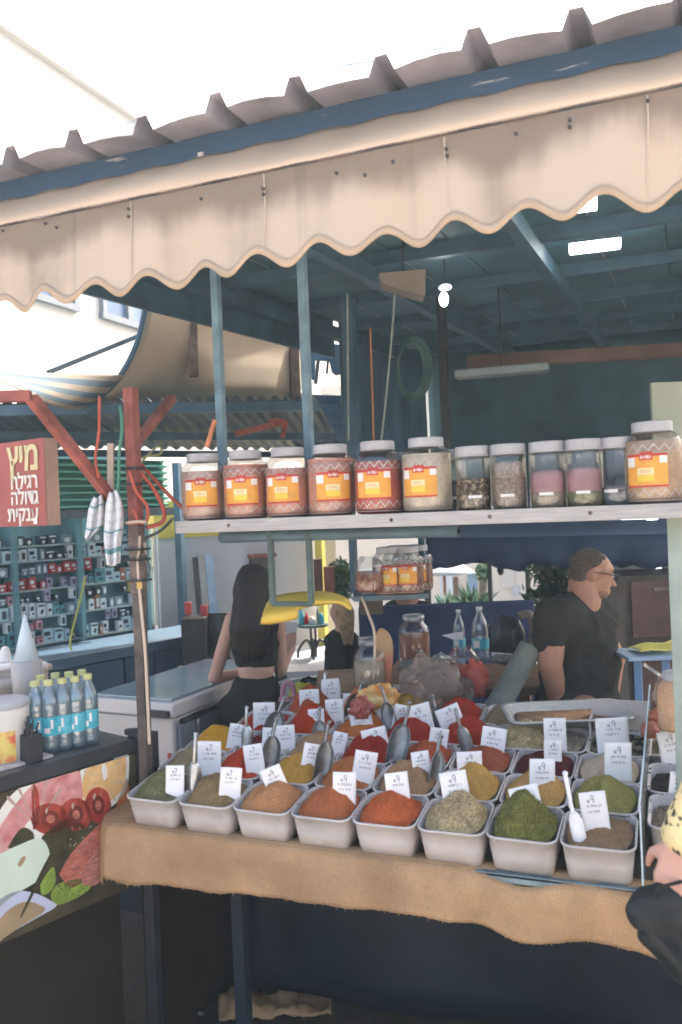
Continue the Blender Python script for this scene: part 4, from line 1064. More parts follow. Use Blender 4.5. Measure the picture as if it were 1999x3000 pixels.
for k in range(22):
    q = p + V((rnd.uniform(-.022, .022), rnd.uniform(-.02, .02), .085)); g.tube([q, q + V((rnd.uniform(-.012, .012), rnd.uniform(-.01, .01), rnd.uniform(.015, .06)))], .0028, 6)
put(g, 'straws', BLACKM, so_)
p = atz(30, 2085, CTOP); p = p - CN * .02; gt = thing('grey_tub', 'large pale grey plastic tub at the back of the juice counter', 'tub', p)
g = MB(); g.lathe([(.105, 0), (.115, .005), (.128, .115), (.136, .118), (.138, .15), (.133, .152), (.128, .148), (.11, .01)], 36, p); put(g, 'tub', mat('pale_grey_plastic', (.50, .46, .44), .45, .06, 6), gt, smooth=True)
p2 = p + V((.0, 0, .165)); ju = thing('juicer', 'white citrus juicer standing on the grey tub', 'juicer', p2)
g = MB(); g.lathe([(.05, -.012), (.052, .012), (.075, .014), (.075, .03), (.045, .034)], 24, p2); put(g, 'bowl', WHITEP, ju, smooth=True)
g = MB(); g.lathe([(.022, .03), (.020, .075), (.013, .095), (.003, .10)], 16, p2); put(g, 'reamer', WHITEP, ju, smooth=True)
p = at(78, 1935, 3.1); cn = thing('paper_cone', 'white pointed paper cone beside the juicer', 'cone', p)
g = MB(); g.lathe([(.045, 0), (.002, .17)], 18, p); put(g, 'cone', mat('pale_blue_paper', (.62, .72, .80), .6, .05, 9), cn, smooth=True)
g = MB(); g.lathe([(.05, -.14), (.055, -.002), (.035, .0)], 18, p); put(g, 'holder', MATS['pale_grey_plastic'], cn, smooth=True)
p = at(132, 2000, 3.25); tp = thing('counter_tap', 'pale metal tap at the back of the juice counter', 'tap', p - V((0, 0, .13)))
g = MB(); g.tube(cr([p + V((0, 0, -.16)), p + V((0, 0, -.05)), p + V((.003, 0, .05)), p + V((.03, 0, .062))], 5), .013, 10); put(g, 'spout', MATS['pale_conduit'], tp, smooth=True)
g = MB(); g.ball(p + V((-.004, 0, .06)), .022, 2); put(g, 'knob', WHITEP, tp, smooth=True)
p = atz(40, 2236, CTOP); g = MB(); g.box(p + CN * .02 + V((0, 0, .004)), (.22, .06, .008), Rc)
solo(g, 'napkin', mat('pale_napkin', (.55, .50, .50), .8, .2, 30), 'folded pale napkin on the counter edge below the dispenser', 'napkin')
q = at(422, 2215, 2.98); bb = thing('black_box', 'black metal box with a bar handle right of the post', 'box', q - V((0, 0, .06)))
g = MB(); g.box(q + V((-.015, .02, -.02)), (.075, .08, .19)); put(g, 'box', BLACKM, bb, bevel=.003); g = MB(); g.bar(q + V((-.05, -.03, .09)), q + V((.045, -.03, .10)), .02, .02); put(g, 'bar', BLACKM, bb, bevel=.003)

# ------------------------------------------------------------------ red juice sign
sgR = at(158, 1290, 3.35); sdir = (rt * -.805 + fw * .593); sdir.z = 0; sdir.normalize(); snr = V((sdir.y, -sdir.x, 0)); 
if snr.dot(EYE - sgR) < 0: snr = -snr
SR = at(128, 1282, 3.4)
W_, H_ = .62, at(128, 1282, 3.4).z - at(128, 1540, 3.4).z
sign = thing('juice_sign', 'red hanging sign with yellow and white Hebrew lettering', 'sign', SR + sdir * .3 - V((0, 0, H_)))
g = MB(); pts = [SR, SR + sdir * W_, SR + sdir * W_ - V((0, 0, H_)), SR - V((0, 0, H_))]
g.poly(pts); put(g, 'face', mat('red_sign_face', (.36, .095, .08), .4, .12, 6), sign)
g = MB(); b4 = [p - snr * .003 for p in pts]; g.poly(b4, .06, -snr); put(g, 'box', mat('beige_sign_box', (.50, .33, .26), .6, .12, 8), sign)
SX = -sdir if (-sdir).dot(rt) > 0 else sdir       # reading direction in the picture
RS = Mx((SX, V((0, 0, 1)), SX.cross(V((0, 0, 1))))).transposed()
def text(s_, right_px, py, size, m, bold=.0):
    c = bpy.data.curves.new('text', 'FONT'); c.body = s_[::-1]; c.size = size; c.align_x = 'RIGHT'; c.offset = bold; c.extrude = .002
    o = bpy.data.objects.new('text', c); me = evaluate(o); bpy.data.curves.remove(c)
    b = atp(right_px, py, SR, snr) + snr * .003
    mm = RS.to_4x4(); mm.translation = b; me.transform(mm)
    return put(me, 'lettering', m, sign)
YL = mat('yellow_lettering', (.62, .55, .32), .5, .1, 20); WL = mat('white_lettering', (.74, .70, .66), .5, .05, 20); SHD = mat('dark_letter_edge', (.10, .03, .03), .5, .1, 9)
hp_ = lambda n: (at(100, 1400, 3.4).z - at(100, 1400 + n, 3.4).z)
text('\u05de\u05d9\u05e5', 118, 1372, hp_(118), YL, .004)
text('\u05e8\u05d2\u05d9\u05dc\u05d4', 115, 1427, hp_(62), WL, .0018)
text('\u05d2\u05d3\u05d5\u05dc\u05d4', 116, 1474, hp_(62), WL, .0018)
text('\u05e2\u05e0\u05e7\u05d9\u05ea', 116, 1524, hp_(62), WL, .0018)
g = MB(); p = atp(107, 1528, SR, snr) + snr * .004; g.box(p, (.025, .02, .002), RS); put(g, 'sticker', LABW, sign)

# ------------------------------------------------------------------ neighbour's sagging awning, striped at the near side
na = thing('sagging_awning', 'sagging beige awning with blue stripes and dark trim beyond the red post', 'awning', at(500, 1190, 4.8))
BEI = mat('beige_awning_cloth', (.42, .355, .28), .9, .12, 1.6, bump=.05, bscale=200)
E0 = cr([at(440, 760, 4.35), at(434, 840, 4.4), at(424, 920, 4.4), at(400, 1015, 4.4), at(352, 1105, 4.35), at(300, 1160, 4.3), at(240, 1197, 4.2)], 7)
E1 = cr([at(930, 760, 6.2), at(930, 900, 6.4), at(895, 1030, 6.4), at(890, 1090, 6.35), at(880, 1150, 6.3), at(830, 1195, 6.2), at(770, 1226, 6.0)], 7)
g = MB(); rows = []
for a, b in zip(E0, E1):
    r = []
    for i in range(33):
        t = i / 32; p = a.lerp(b, t); k = rows and len(rows) / len(E0) or 0
        p.z += -.05 * math.sin(math.pi * t) * (1 - k * .4) + (.05 * math.sin(math.pi * t) * k ** 4 + .03 * math.sin(t * 9) * k ** 3)
        p += fw * (.02 * math.sin(t * 13 + k * 5)); r.append(p)
    rows.append(r)
g.sheet(rows); put(g, 'cloth', BEI, na, smooth=True, solid=.003)
g = MB(); g.tube([p - fw * .01 for p in E0], .014, 8); put(g, 'trim', DKBLUE, na, smooth=True)
v0 = cr([at(-120, 1090, 3.7), at(-20, 1108, 3.7), at(60, 1142, 3.75), at(130, 1181, 3.9), at(200, 1199, 4.05), at(240, 1197, 4.18)], 6)
v1 = cr([at(-60, 1086, 3.9), at(60, 1090, 4.0), at(160, 1094, 4.1), at(270, 1096, 4.2), at(335, 1098, 4.3), at(362, 1098, 4.34)], 6)
g = MB(); rows = []
for j in range(22):
    t = j / 21; rows.append([a.lerp(b, t) - V((0, 0, .02 * math.sin(math.pi * t))) for a, b in zip(v0, v1)])
g.sheet(rows, lambda i, j: 1 if (i // 3) % 2 else 0)
put(g, 'striped_skirt', [mat('cream_stripe', (.24, .21, .17), .9, .08, 4), mat('blue_stripe', (.07, .115, .16), .9, .1, 4)], na, smooth=True, solid=.003)
g = MB(); g.bar(at(418, 975, 4.7), at(905, 1178, 6.6), .06, .07); put(g, 'beam', RUST, na)
g = MB(); g.bar(at(405, 985, 4.45), at(140, 1092, 4.1), .022, .022); put(g, 'strut', BLUEST, na)
for px, y0, y1, z, w_ in ((568, 760, 1104, 5.0, .055), (866, 1000, 1190, 6.3, .07)):
    g = MB(); g.bar(at(px - 8, y0, z - .15), at(px, y1, z - .15), w_, .05); put(g, 'drop_post', RUST, na)
g = MB(); g.bar(at(548, 975, 4.83), at(572, 880, 4.83), .045, .04); put(g, 'gusset', RUST, na)

# dark frame pieces in the bright gap
fr = thing('dark_scaffold', 'dark beams crossing the bright gap behind the second blue post', 'frame', at(940, 1170, 6.9))
g = MB(); g.bar(at(880, 1168, 6.7), at(1005, 1172, 6.9), .09, .06); put(g, 'beam', DKBLUE, fr)
g = MB(); g.bar(at(935, 1040, 6.9), at(925, 1125, 6.9), .03, .03); put(g, 'rod', BLACKM, fr)
g = MB(); g.bar(at(962, 1050, 6.8), at(958, 1095, 6.8), .04, .02); g2 = put(g, 'rag', BLACKM, fr)
g = MB(); g.poly([at(x, y, 6.75) for x, y in ((900, 1000), (1005, 1010), (1000, 1095), (985, 1100), (972, 1090), (965, 1058), (925, 1055), (922, 1115), (900, 1105))], .03, fw); put(g, 'torn_sheet', DKBLUE, fr)
g = MB(); g.poly([at(x, y, 6.95) for x, y in ((880, 1180), (1010, 1180), (1020, 1330), (870, 1340))], .05, fw); put(g, 'panel', BLUEST, fr)

# flat dark corrugated canopy of the shops behind
sc_ = thing('shed_canopy', 'low dark corrugated canopy over the shops behind the red post', 'canopy', (-3.5, 5.5, 2.4))
c00, c01, c11, c10 = at(-260, 1190, 4.1), at(-60, 1345, 5.75), at(1010, 1300, 7.6), at(930, 1190, 4.5)
for q_ in (c00, c10): q_.z = 2.51
for q_ in (c01, c11): q_.z = 2.44
g = MB(); rows = []
for j in range(9):
    r = []
    for i in range(121):
        a = c00.lerp(c10, i / 120); b = c01.lerp(c11, i / 120); p = a.lerp(b, j / 8); p.z += .012 * (1 if (i // 2) % 2 else -1); r.append(p)
    rows.append(r)
g.sheet(rows); put(g, 'sheet', mat('dark_canopy_sheet', (.035, .075, .105), .5, .35, 3, bump=.1), sc_, solid=.003)
for t in (.0, .5, 1.):
    g = MB(); a = c00.lerp(c01, t); b = c10.lerp(c11, t); g.bar(a - V((0, 0, .045)), b - V((0, 0, .045)), .05, .05); put(g, 'beam', DKBLUE, sc_)
g = MB(); g.bar(at(690, 1272, 5.2), at(838, 1236, 5.2), .035, .035); g.bar(at(838, 1232, 5.2), at(828, 1282, 5.2), .03, .03); g.bar(at(838, 1240, 5.2), at(790, 1225, 5.2), .04, .03); put(g, 'red_bracket', REDP, sc_)
for px, z in ((520, 7.2), (-140, 5.0)):
    p = at(px, 1400, z); g = MB(); g.box((p.x, p.y, 1.2), (.06, .06, 2.32)); put(g, 'pole', DKBLUE, sc_)

# ------------------------------------------------------------------ white building with windows, high on the left
FX = -6.0
wb = thing('white_building', 'tall sunlit white building rising behind the market roofs on the left', 'building', (FX - 3, 14, 0))
WALLW = mat('white_stucco', (.58, .55, .51), .9, .04, 1.5, bump=.1, bscale=40)
g = MB(); g.box((FX - 3, 15.5, 3.36), (6, 21, 6.72)); put(g, 'wall', WALLW, wb)
g = MB(); g.box((FX - 3, 15.5, 6.75), (6.16, 21.16, .12)); put(g, 'roof_edge', WALLW, wb)
WIN = mat('blue_window_glass', (.05, .12, .26), .25, .2, 3); WFR = mat('grey_blue_window_frame', (.13, .16, .20), .5, .1, 5)
for (xa, ya, xb, yb, sp) in ((303, 790, 432, 965, 2), (95, 740, 220, 905, 2)):
    A = atx(xa, yb - (40 if sp else 0), FX + .02); B = atx(xb, yb, FX + .02); T = atx(xa, ya, FX + .02); z0, z1 = A.z, A.z + 1.25
    y0, y1 = A.y, B.y
    g = MB()
    for c, s_ in (((FX + .01, (y0 + y1) / 2, z0), (.1, y1 - y0 + .1, .07)), ((FX + .01, (y0 + y1) / 2, z1), (.1, y1 - y0 + .1, .07)), ((FX + .01, y0, (z0 + z1) / 2), (.09, .07, z1 - z0 - .07)), ((FX + .01, y1, (z0 + z1) / 2), (.09, .07, z1 - z0 - .07)), ((FX + .012, y0 + (y1 - y0) * .55, (z0 + z1) / 2), (.1, .09, z1 - z0 - .07))): g.box(c, s_)
    f = put(g, 'window', WFR, wb)
    g = MB(); g.box((FX + .006, (y0 + y1) / 2, (z0 + z1) / 2), (.02, y1 - y0, z1 - z0)); put(g, 'pane', WIN, f)

# ------------------------------------------------------------------ phone shop: shelves of boxed goods
SA = at(-60, 1700, 5.9); SDv = (rt * .643 + fw * .766); SDv.z = 0; SDv.normalize(); SN = V((SDv.y, -SDv.x, 0))
if SN.dot(EYE - SA) < 0: SN = -SN
SA.z = 0; RSH = Mx((SDv, -SN, V((0, 0, 1)))).transposed()
def sp(px, py, off=0.): return atp(px, py, SA + SN * off, SN)
def su(px): return (sp(px, 1700) - SA).dot(SDv)
u0_, u1_ = su(-220), su(412)
pw = thing('shop_shelving', 'teal wall shelving of the phone shop behind the left post', 'shelving', SA + SDv * ((u0_ + u1_) / 2))
TEALW = mat('teal_shop_wall', (.20, .36, .38), .5, .15, 3)
g = MB(); g.box(SA + SDv * ((u0_ + u1_) / 2) - SN * .05 + V((0, 0, 1.215)), (u1_ - u0_, .04, 2.42), RSH); put(g, 'back_panel', mat('dark_teal_panel', (.15, .31, .36), .5, .2, 3), pw)
SHY = [1630, 1710, 1787, 1862]
zs = [sp(220, y).z for y in SHY]
zs = [sp(220, 1588).z] + zs
for z in zs:
    g = MB(); g.box(SA + SDv * ((u0_ + u1_) / 2) + SN * .04 + V((0, 0, z - .008)), (u1_ - u0_, .14, .012), RSH); put(g, 'shelf', mat('pale_shelf_edge', (.35, .48, .50), .4, .1, 5), pw)
for px in (212, 405, 20):
    g = MB(); g.box(SA + SDv * su(px) + SN * .06 + V((0, 0, 1.45)), (.03, .16, 1.7), RSH); put(g, 'upright', mat('dark_teal_panel', (.15, .31, .36), .5, .2, 3), pw)
BOXK = [('white', (.74, .82, .86)), ('ice', (.50, .70, .78)), ('dark', (.04, .06, .08)), ('pink', (.62, .30, .36)), ('red', (.48, .06, .06)), ('brown', (.34, .16, .09)), ('steel', (.22, .32, .38)), ('teal', (.12, .36, .40)), ('yellow', (.60, .48, .14)), ('lilac', (.46, .42, .60))]
BM = {k: mat('box_' + k, c, .4, .06, 9) for k, c in BOXK}
WIDE = {k: (.06, .085) for k, _ in BOXK}
def pbox(k, w_, h_, pic):
    g = MB(); g.box((0, 0, h_ / 2), (w_, .045, h_)); g.mi = 1
    if pic == 0: g.lathe([(w_ * .28, 0), (w_ * .28, .001)], 12, (0, -.0245, h_ * .45), rx(R_(90)))
    elif pic == 1: g.box((0, -.0235, h_ * .45), (w_ * .5, .002, h_ * .6))
    elif pic == 2: g.box((-w_ * .1, -.0235, h_ * .62), (w_ * .55, .002, h_ * .3)); g.box((w_ * .1, -.0235, h_ * .25), (w_ * .4, .002, h_ * .12))
    else: g.box((0, -.0235, h_ * .8), (w_ * .8, .002, h_ * .15)); g.box((w_ * .05, -.0235, h_ * .35), (w_ * .3, .002, h_ * .35), ry(.5))
    me = bpy.data.meshes.new('product_box'); bmesh.ops.recalc_face_normals(g.bm, faces=g.bm.faces[:]); g.bm.to_mesh(me); g.bm.free()
    dk = k in ('dark', 'steel', 'red', 'brown')
    me.materials.append(BM[k]); me.materials.append(BM['white' if dk else 'dark'])
    return me
kinds = [(k, pbox(k, rnd.uniform(.035, .085), rnd.uniform(.05, .115), i % 4)) for i in range(4) for k, _ in BOXK]
wts = [('white', 8), ('ice', 8), ('dark', 3), ('pink', 1), ('red', 1), ('brown', 2), ('steel', 3), ('teal', 2), ('yellow', 1), ('lilac', 1)]
pool = [k for k, n_ in wts for _ in range(n_)]
nb = 0
for si, z in enumerate(zs[:]):
    if si == 0: continue
    for lay in range(2):
        u = u0_ + .05
        while u < u1_ - .06:
            k = rnd.choice(pool) if rnd.random() < .6 or nb == 0 else k; me = rnd.choice([m_ for kk, m_ in kinds if kk == k]); w_ = max(v.co.x for v in me.vertices) * 2; h_ = max(v.co.z for v in me.vertices)
            up_ = lay * .10
            if lay == 1 and rnd.random() < .05: u += w_; continue
            if h_ + up_ > .19: u += w_ * .5; continue
            o = bpy.data.objects.new('product_box', me); COL.objects.link(o)
            place(o, SA + SDv * (u + w_ / 2) + SN * (.075 - .004 * lay + rnd.uniform(-.01, .01)) + V((0, 0, z + up_ - .002 + (.0 if lay == 0 else .004))), RSH @ rz(rnd.uniform(-.25, .25)) @ Mx.Diagonal((rnd.uniform(.8, 1.0), 1, rnd.uniform(.8, 1.0))))
            tag(o, f'small {dict(white="white", ice="pale blue", dark="black", pink="pink", red="red", brown="brown", steel="blue grey", teal="teal", yellow="yellow", lilac="lilac")[k]} gadget box on the phone shop shelves', 'gadget box', f'{k} gadget boxes on the phone shop shelves'); nb += 1
            u += w_ + (rnd.uniform(.002, .012) if rnd.random() < .85 else rnd.uniform(.02, .08))
g = MB(); a = SA + SDv * u0_ + SN * .3; 
zc = sp(220, 1868).z
sct = thing('shop_counter', 'dark navy counter in front of the phone shop shelves', 'counter', SA + SDv * ((u0_ + u1_) / 2) + SN * .5)
NAVY = mat('navy_counter_front', (.045, .085, .14), .5, .2, 4)
for (ua, ub_, m_) in ((u0_, su(178), NAVY), (su(180), su(268), NAVY), (su(270), u1_ + .35, NAVY)):
    g = MB(); g.box(SA + SDv * ((ua + ub_) / 2) + SN * .5 + V((0, 0, (zc - .08) / 2)), (ub_ - ua - .012, .5, zc - .08), RSH); put(g, 'front_panel', m_, sct, bevel=.004)
g = MB(); g.box(SA + SDv * ((u0_ + u1_ + .35) / 2) + SN * .5 + V((0, 0, zc - .035)), (u1_ + .35 - u0_, .54, .07), RSH); put(g, 'top', mat('navy_counter_top', (.07, .12, .18), .4, .2, 4), sct, bevel=.004)
# green slatted shutter and awning above the shop
gs = thing('green_shutter', 'teal green slatted roller shutter above the phone shop', 'shutter', sp(215, 1500))
g = MB(); rows = []
A = sp(120, 1335, .22); B = sp(330, 1335, .22); z0, z1 = sp(215, 1508, .22).z, sp(215, 1345, .22).z
for j in range(33):
    z = z0 + (z1 - z0) * j / 32; o_ = .03 * (1 if j % 4 < 2 else -1)
    rows.append([V((p.x, p.y, z)) + SN * o_ for p in (A - SDv * .9, A, B, B + SDv * .5)])
g.sheet(rows); put(g, 'slats', mat('teal_shutter_paint', (.10, .32, .27), .45, .2, 3), gs)
g = MB(); g.bar(V((A.x, A.y, z0)) - SDv * .9 + SN * .05, V((B.x, B.y, z0)) + SDv * .5 + SN * .05, .08, .06); put(g, 'bottom_rail', BLUEST, gs)
# ------------------------------------------------------------------ pale shop wall behind the woman
def vwall(name, pts_px, z0px, z, th, m, label, cat):
    pass
wl = thing('pale_wall', 'pale grey shop wall with yellow top band behind the long haired woman', 'wall', at(700, 1900, 7.8))
GW_ = mat('pale_grey_wall', (.50, .51, .54), .85, .08, 1.2, bump=.1, bscale=20); YB_ = mat('yellow_band', (.62, .50, .10), .7, .2, 3)
a, b = at(462, 1800, 7.3), at(930, 1800, 8.0); a.z = b.z = 0; wd = (b - a).normalized(); wn = V((wd.y, -wd.x, 0))
RW_ = Mx((wd, -wn, V((0, 0, 1)))).transposed(); WLn = (b - a).length
ztb = at(700, 1566, 7.6).z
g = MB(); g.box((a + b) / 2 - wn * .1 + V((0, 0, ztb / 2)), (WLn, .2, ztb), RW_); put(g, 'wall', GW_, wl)
g = MB(); g.box((a + b) / 2 - wn * .1 + V((0, 0, ztb + .16)), (WLn, .22, .32), RW_); put(g, 'yellow_band', YB_, wl)
def wp(px, py, off=0.): return atp(px, py, a + wn * off, wn)
dr = thing('wall_hatch', 'dark wall opening with a red lintel above the woman', 'hatch', wp(770, 1700))
g = MB(); p = wp(765, 1668); g.box(V((p.x, p.y, p.z)) + wn * .01, (.22, .05, .22), RW_); put(g, 'opening', mat('dark_opening', (.09, .07, .06), .8, .3, 5), dr)
g = MB(); p = wp(765, 1627); g.box(V((p.x, p.y, p.z)) + wn * .03, (.26, .06, .03), RW_); put(g, 'lintel', REDP, dr)
wz = thing('white_pillar', 'white door post with graffiti scrawl left of the pale wall', 'pillar', at(430, 1900, 6.9))
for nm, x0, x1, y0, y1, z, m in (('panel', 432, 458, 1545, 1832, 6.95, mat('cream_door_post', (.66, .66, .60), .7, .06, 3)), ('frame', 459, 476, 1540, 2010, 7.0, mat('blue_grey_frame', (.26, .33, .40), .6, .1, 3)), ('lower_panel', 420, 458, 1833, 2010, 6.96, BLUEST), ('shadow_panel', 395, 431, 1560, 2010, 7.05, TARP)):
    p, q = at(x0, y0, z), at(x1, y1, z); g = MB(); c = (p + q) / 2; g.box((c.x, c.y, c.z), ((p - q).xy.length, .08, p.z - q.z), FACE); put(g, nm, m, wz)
g = MB(); g.tube([at(440, 1655, 6.88), at(446, 1668, 6.88), at(450, 1660, 6.88), at(446, 1672, 6.88), at(452, 1676, 6.88)], .004, 6); put(g, 'graffiti', INK, wz)
# leaning boards
for i, (tx, ty, bx, by, wpx, m, lab) in enumerate(((570, 1634, 605, 1800, 10, BLACKM, 'thin black board leaning leftmost on the pale wall'), (588, 1626, 624, 1812, 20, mat('grey_board', (.22, .24, .25), .6, .2, 5), 'dark grey board leaning on the pale wall'), (610, 1624, 648, 1815, 24, mat('blue_grey_board', (.20, .30, .42), .5, .2, 5), 'blue grey board leaning rightmost on the pale wall'))):
    zf = depth(wp(tx, ty)) - .12; A = at(tx, ty, zf); B = at(bx, by + 240, zf - .35); g = MB(); g.bar(A, B, wpx / FPX * zf, .035, wn); solo(g, 'leaning_board', m, lab, 'board', 'boards leaning on the pale wall')
# dark bags heap and red hand truck
ht = thing('hand_truck', 'red hand truck loaded with black crates by the pale wall', 'hand truck', at(560, 2010, 6.3))
for px in (548, 600):
    g = MB(); g.tube(cr([at(px, 2010, 6.2), at(px + 2, 1850, 6.25), at(px + 4, 1782, 6.3), at(px + 10, 1772, 6.3)], 4), .014, 8); put(g, 'rail', REDP, ht, smooth=True)
g = MB(); g.box(at(575, 1900, 6.15), (.17, .2, .46), FACE); put(g, 'crate', mat('black_crate', (.02, .024, .026), .5, .4, 20), ht, bevel=.01)
for px, py in ((552, 1782), (599, 1790)):
    g = MB(); g.box(at(px, py, 6.22), (.05, .05, .09), FACE); put(g, 'grip', mat('bright_red_grip', (.55, .07, .06), .4, .1, 9), ht, bevel=.008)
g = MB()
rows = []
for j in range(13):
    b_ = j / 12; r = []
    for i in range(17):
        a_ = i / 16; an = a_ * 2 * math.pi; rr = (.17 - .06 * b_) * (1 + .18 * math.sin(an * 3 + b_ * 7) + .1 * math.sin(an * 7))
        p = at(620, 2010 - 210 * b_, 6.3) ; r.append(p + FACE @ V((rr * math.cos(an), rr * math.sin(an) * .7, 0)))
    rows.append(r)
g.sheet(rows); solo(g, 'rubbish_bag', mat('black_bin_bag', (.018, .022, .024), .25, .4, 9, bump=.9, bscale=14), 'shiny black bin bag slumped against the pale wall', 'bag', smooth=True)
p = at(535, 1975, 6.0); g = MB(); g.tube(cr([p + FACE @ V((.04 * math.cos(t), -.02, .05 * math.sin(t))) for t in (.9, 1.9, 2.9, 3.9, 4.9)], 5), .014, 8); solo(g, 'cable_coil', WHITEP, 'white curled hose end hanging left of the hand truck', 'hose', smooth=True)

# right end of the lane: yellow pipe, door, brick panels, plants
g = MB(); A = at(944, 1545, 7.6); B = at(944, 2000, 7.6); g.box(((A.x + B.x) / 2, (A.y + B.y) / 2, A.z / 2), (.07, .07, A.z)); solo(g, 'yellow_pipe', YB_, 'yellow square downpipe at the corner of the pale wall', 'pipe')
g = MB(); p = at(955, 1700, 7.9); q = at(978, 1900, 7.9); g.box(((p.x + q.x) / 2, (p.y + q.y) / 2, 1.0), (.16, .06, 2.0), FACE); solo(g, 'white_door', WALLW, 'narrow white door seen edge on beside the yellow pipe', 'door')
for i, (x0, x1, y0, y1, c, lab) in enumerate(((918, 947, 1638, 1735, (.12, .06, .045), 'dark brown menu board behind the yellow pan'), (948, 983, 1660, 1735, (.26, .10, .07), 'reddish brown menu board behind the yellow pan'))):
    p, q = at(x0, y0, 6.9), at(x1, y1, 6.9); c_ = (p + q) / 2; g = MB(); g.box(c_, ((q - p).xy.length, .04, p.z - q.z), FACE); g2 = solo(g, 'menu_board', mat('board_%d' % i, c, .6, .3, 8), lab, 'board', bevel=.004)
    b_ = thing('board_stand', 'x', 'x') if 0 else None
def leaf_cloud(name, centre, rad, n, size, cols, label, cat, seed=0, stem=True, squash=(1, 1, 1), spiky=False, group=None, potcol=None, potz=None):
    rs = random.Random(seed); t = thing(name, label, cat, (centre.x, centre.y, 0), group=group)
    g = MB()
    for k in range(n):
        d = V((rs.gauss(0, 1), rs.gauss(0, 1), rs.gauss(0, 1))).normalized() * rs.random() ** .45
        c = centre + V((d.x * rad * squash[0], d.y * rad * squash[1], d.z * rad * squash[2]))
        if spiky:
            c0 = centre - V((0, 0, rad * .6)) + V((d.x, d.y, 0)) * rad * .2; dr = V((d.x, d.y, abs(d.z) * 1.6 + .35)).normalized() * size * rs.uniform(.6, 1.3); s2 = dr.cross(V((rs.uniform(-1, 1), rs.uniform(-1, 1), 0))).normalized() * size * .09
            m_ = c0 + dr * .5; g.mi = rs.randrange(len(cols)); e = c0 + dr + V((0, 0, -size * .12))
            g.quad(c0 - s2, m_ - s2 * 1.2, e, m_ + s2 * 1.2); continue
        a = V((rs.gauss(0, 1), rs.gauss(0, 1), rs.gauss(-.3, .8))).normalized() * size * rs.uniform(.6, 1.2); s2 = a.cross(V((rs.gauss(0, 1), rs.gauss(0, 1), rs.gauss(0, 1)))).normalized() * size * .33
        g.mi = rs.randrange(len(cols)); g.quad(c - a, c + s2, c + a, c - s2)
    put(g, 'crown', cols, t)
    if stem:
        zb = potz if potz is not None else 0
        g = MB(); g.tube([V((centre.x, centre.y, zb)), V((centre.x + .02, centre.y, centre.z - rad * .3)), centre], [.03, .02, .008], 8)
        for k in range(5):
            d = V((rs.uniform(-1, 1), rs.uniform(-1, 1), rs.uniform(.1, 1))).normalized() * rad * .7; g.tube([centre - V((0, 0, rad * .4)), centre + d], [.012, .005], 6)
        put(g, 'trunk', RUST, t)
    if potcol:
        g = MB(); pz = potz or .3; g.lathe([(.12, 0), (.17, pz), (.18, pz + .02), (.15, pz + .02)], 16, (centre.x, centre.y, 0)); put(g, 'pot', potcol, t, smooth=False)
    return t
LG = [mat('leaf_dark', (.035, .075, .04), .5, .3, 9, trans=.25), mat('leaf_mid', (.065, .13, .055), .5, .3, 9, trans=.3), mat('leaf_blue', (.06, .14, .11), .5, .3, 9, trans=.25)]
leaf_cloud('potted_plant', at(1003, 1700, 7.0), .16, 320, .05, LG, 'dense green potted plant right of the brown menu boards', 'plant', 3, squash=(.8, .8, 1.2), potcol=mat('clay_pot', (.30, .14, .08), .7, .2, 9))
# small bistro table with bottles in the lane
zb = 7.0; tc = at(917, 1835, zb); bt = thing('bistro_table', 'small round dark bistro table with wrought iron base in the lane', 'table', (tc.x, tc.y, 0)); ztop = tc.z
g = MB(); g.lathe([(.0, 0), (.125, 0), (.125, .02), (.0, .02)], 28, (tc.x, tc.y, ztop), c0=False, c1=False); put(g, 'table_top', mat('dark_teal_table', (.05, .10, .11), .4, .2, 9), bt)
for dx in (-.02, .02):
    g = MB(); g.tube([(tc.x + dx, tc.y, ztop), (tc.x + dx, tc.y, ztop - .26)], .010, 8); put(g, 'column', BLACKM, bt)
for k in range(4):
    an = k * math.pi / 2 + .4; d = V((math.cos(an), math.sin(an), 0)); c = V((tc.x, tc.y, 0)); zf = at(917, 1925, zb).z
    g = MB(); g.tube(cr([c + V((0, 0, ztop - .24)), c + d * .05 + V((0, 0, zf + .14)), c + d * .12 + V((0, 0, zf + .07)), c + d * .13 + V((0, 0, zf))], 5), .011, 8); put(g, 'leg', BLACKM, bt, smooth=True)
g = MB(); zf = at(917, 1925, zb).z; g.box((tc.x, tc.y, zf / 2), (1.0, 1.2, zf - .002), FACE)
setting(g, 'raised_pavement', mat('pale_blue_paving', (.40, .43, .47), .8, .15, 3))
for i, (px, h_, r_, m, lab) in enumerate(((884, .13, .022, BLAB, 'blue bottle at the left of the bistro table'), (899, .095, .02, LABR, 'red tin on the bistro table'), (933, .14, .016, GREENP, 'tall pale bottle on the bistro table'), (943, .085, .022, BLAB, 'small blue cup at the right of the bistro table'), (915, .06, .03, WHITEP, 'white cup in the middle of the bistro table'))):
    p = at(px, 1833, zb); g = MB(); g.lathe([(r_ * .9, 0), (r_, .01), (r_, h_ * .6), (r_ * .5, h_ * .78), (r_ * .45, h_)], 14, (p.x, p.y, ztop + .0205)); solo(g, 'table_bottle' if i != 4 else 'cup', m, lab, 'bottle' if i != 4 else 'cup', smooth=True)

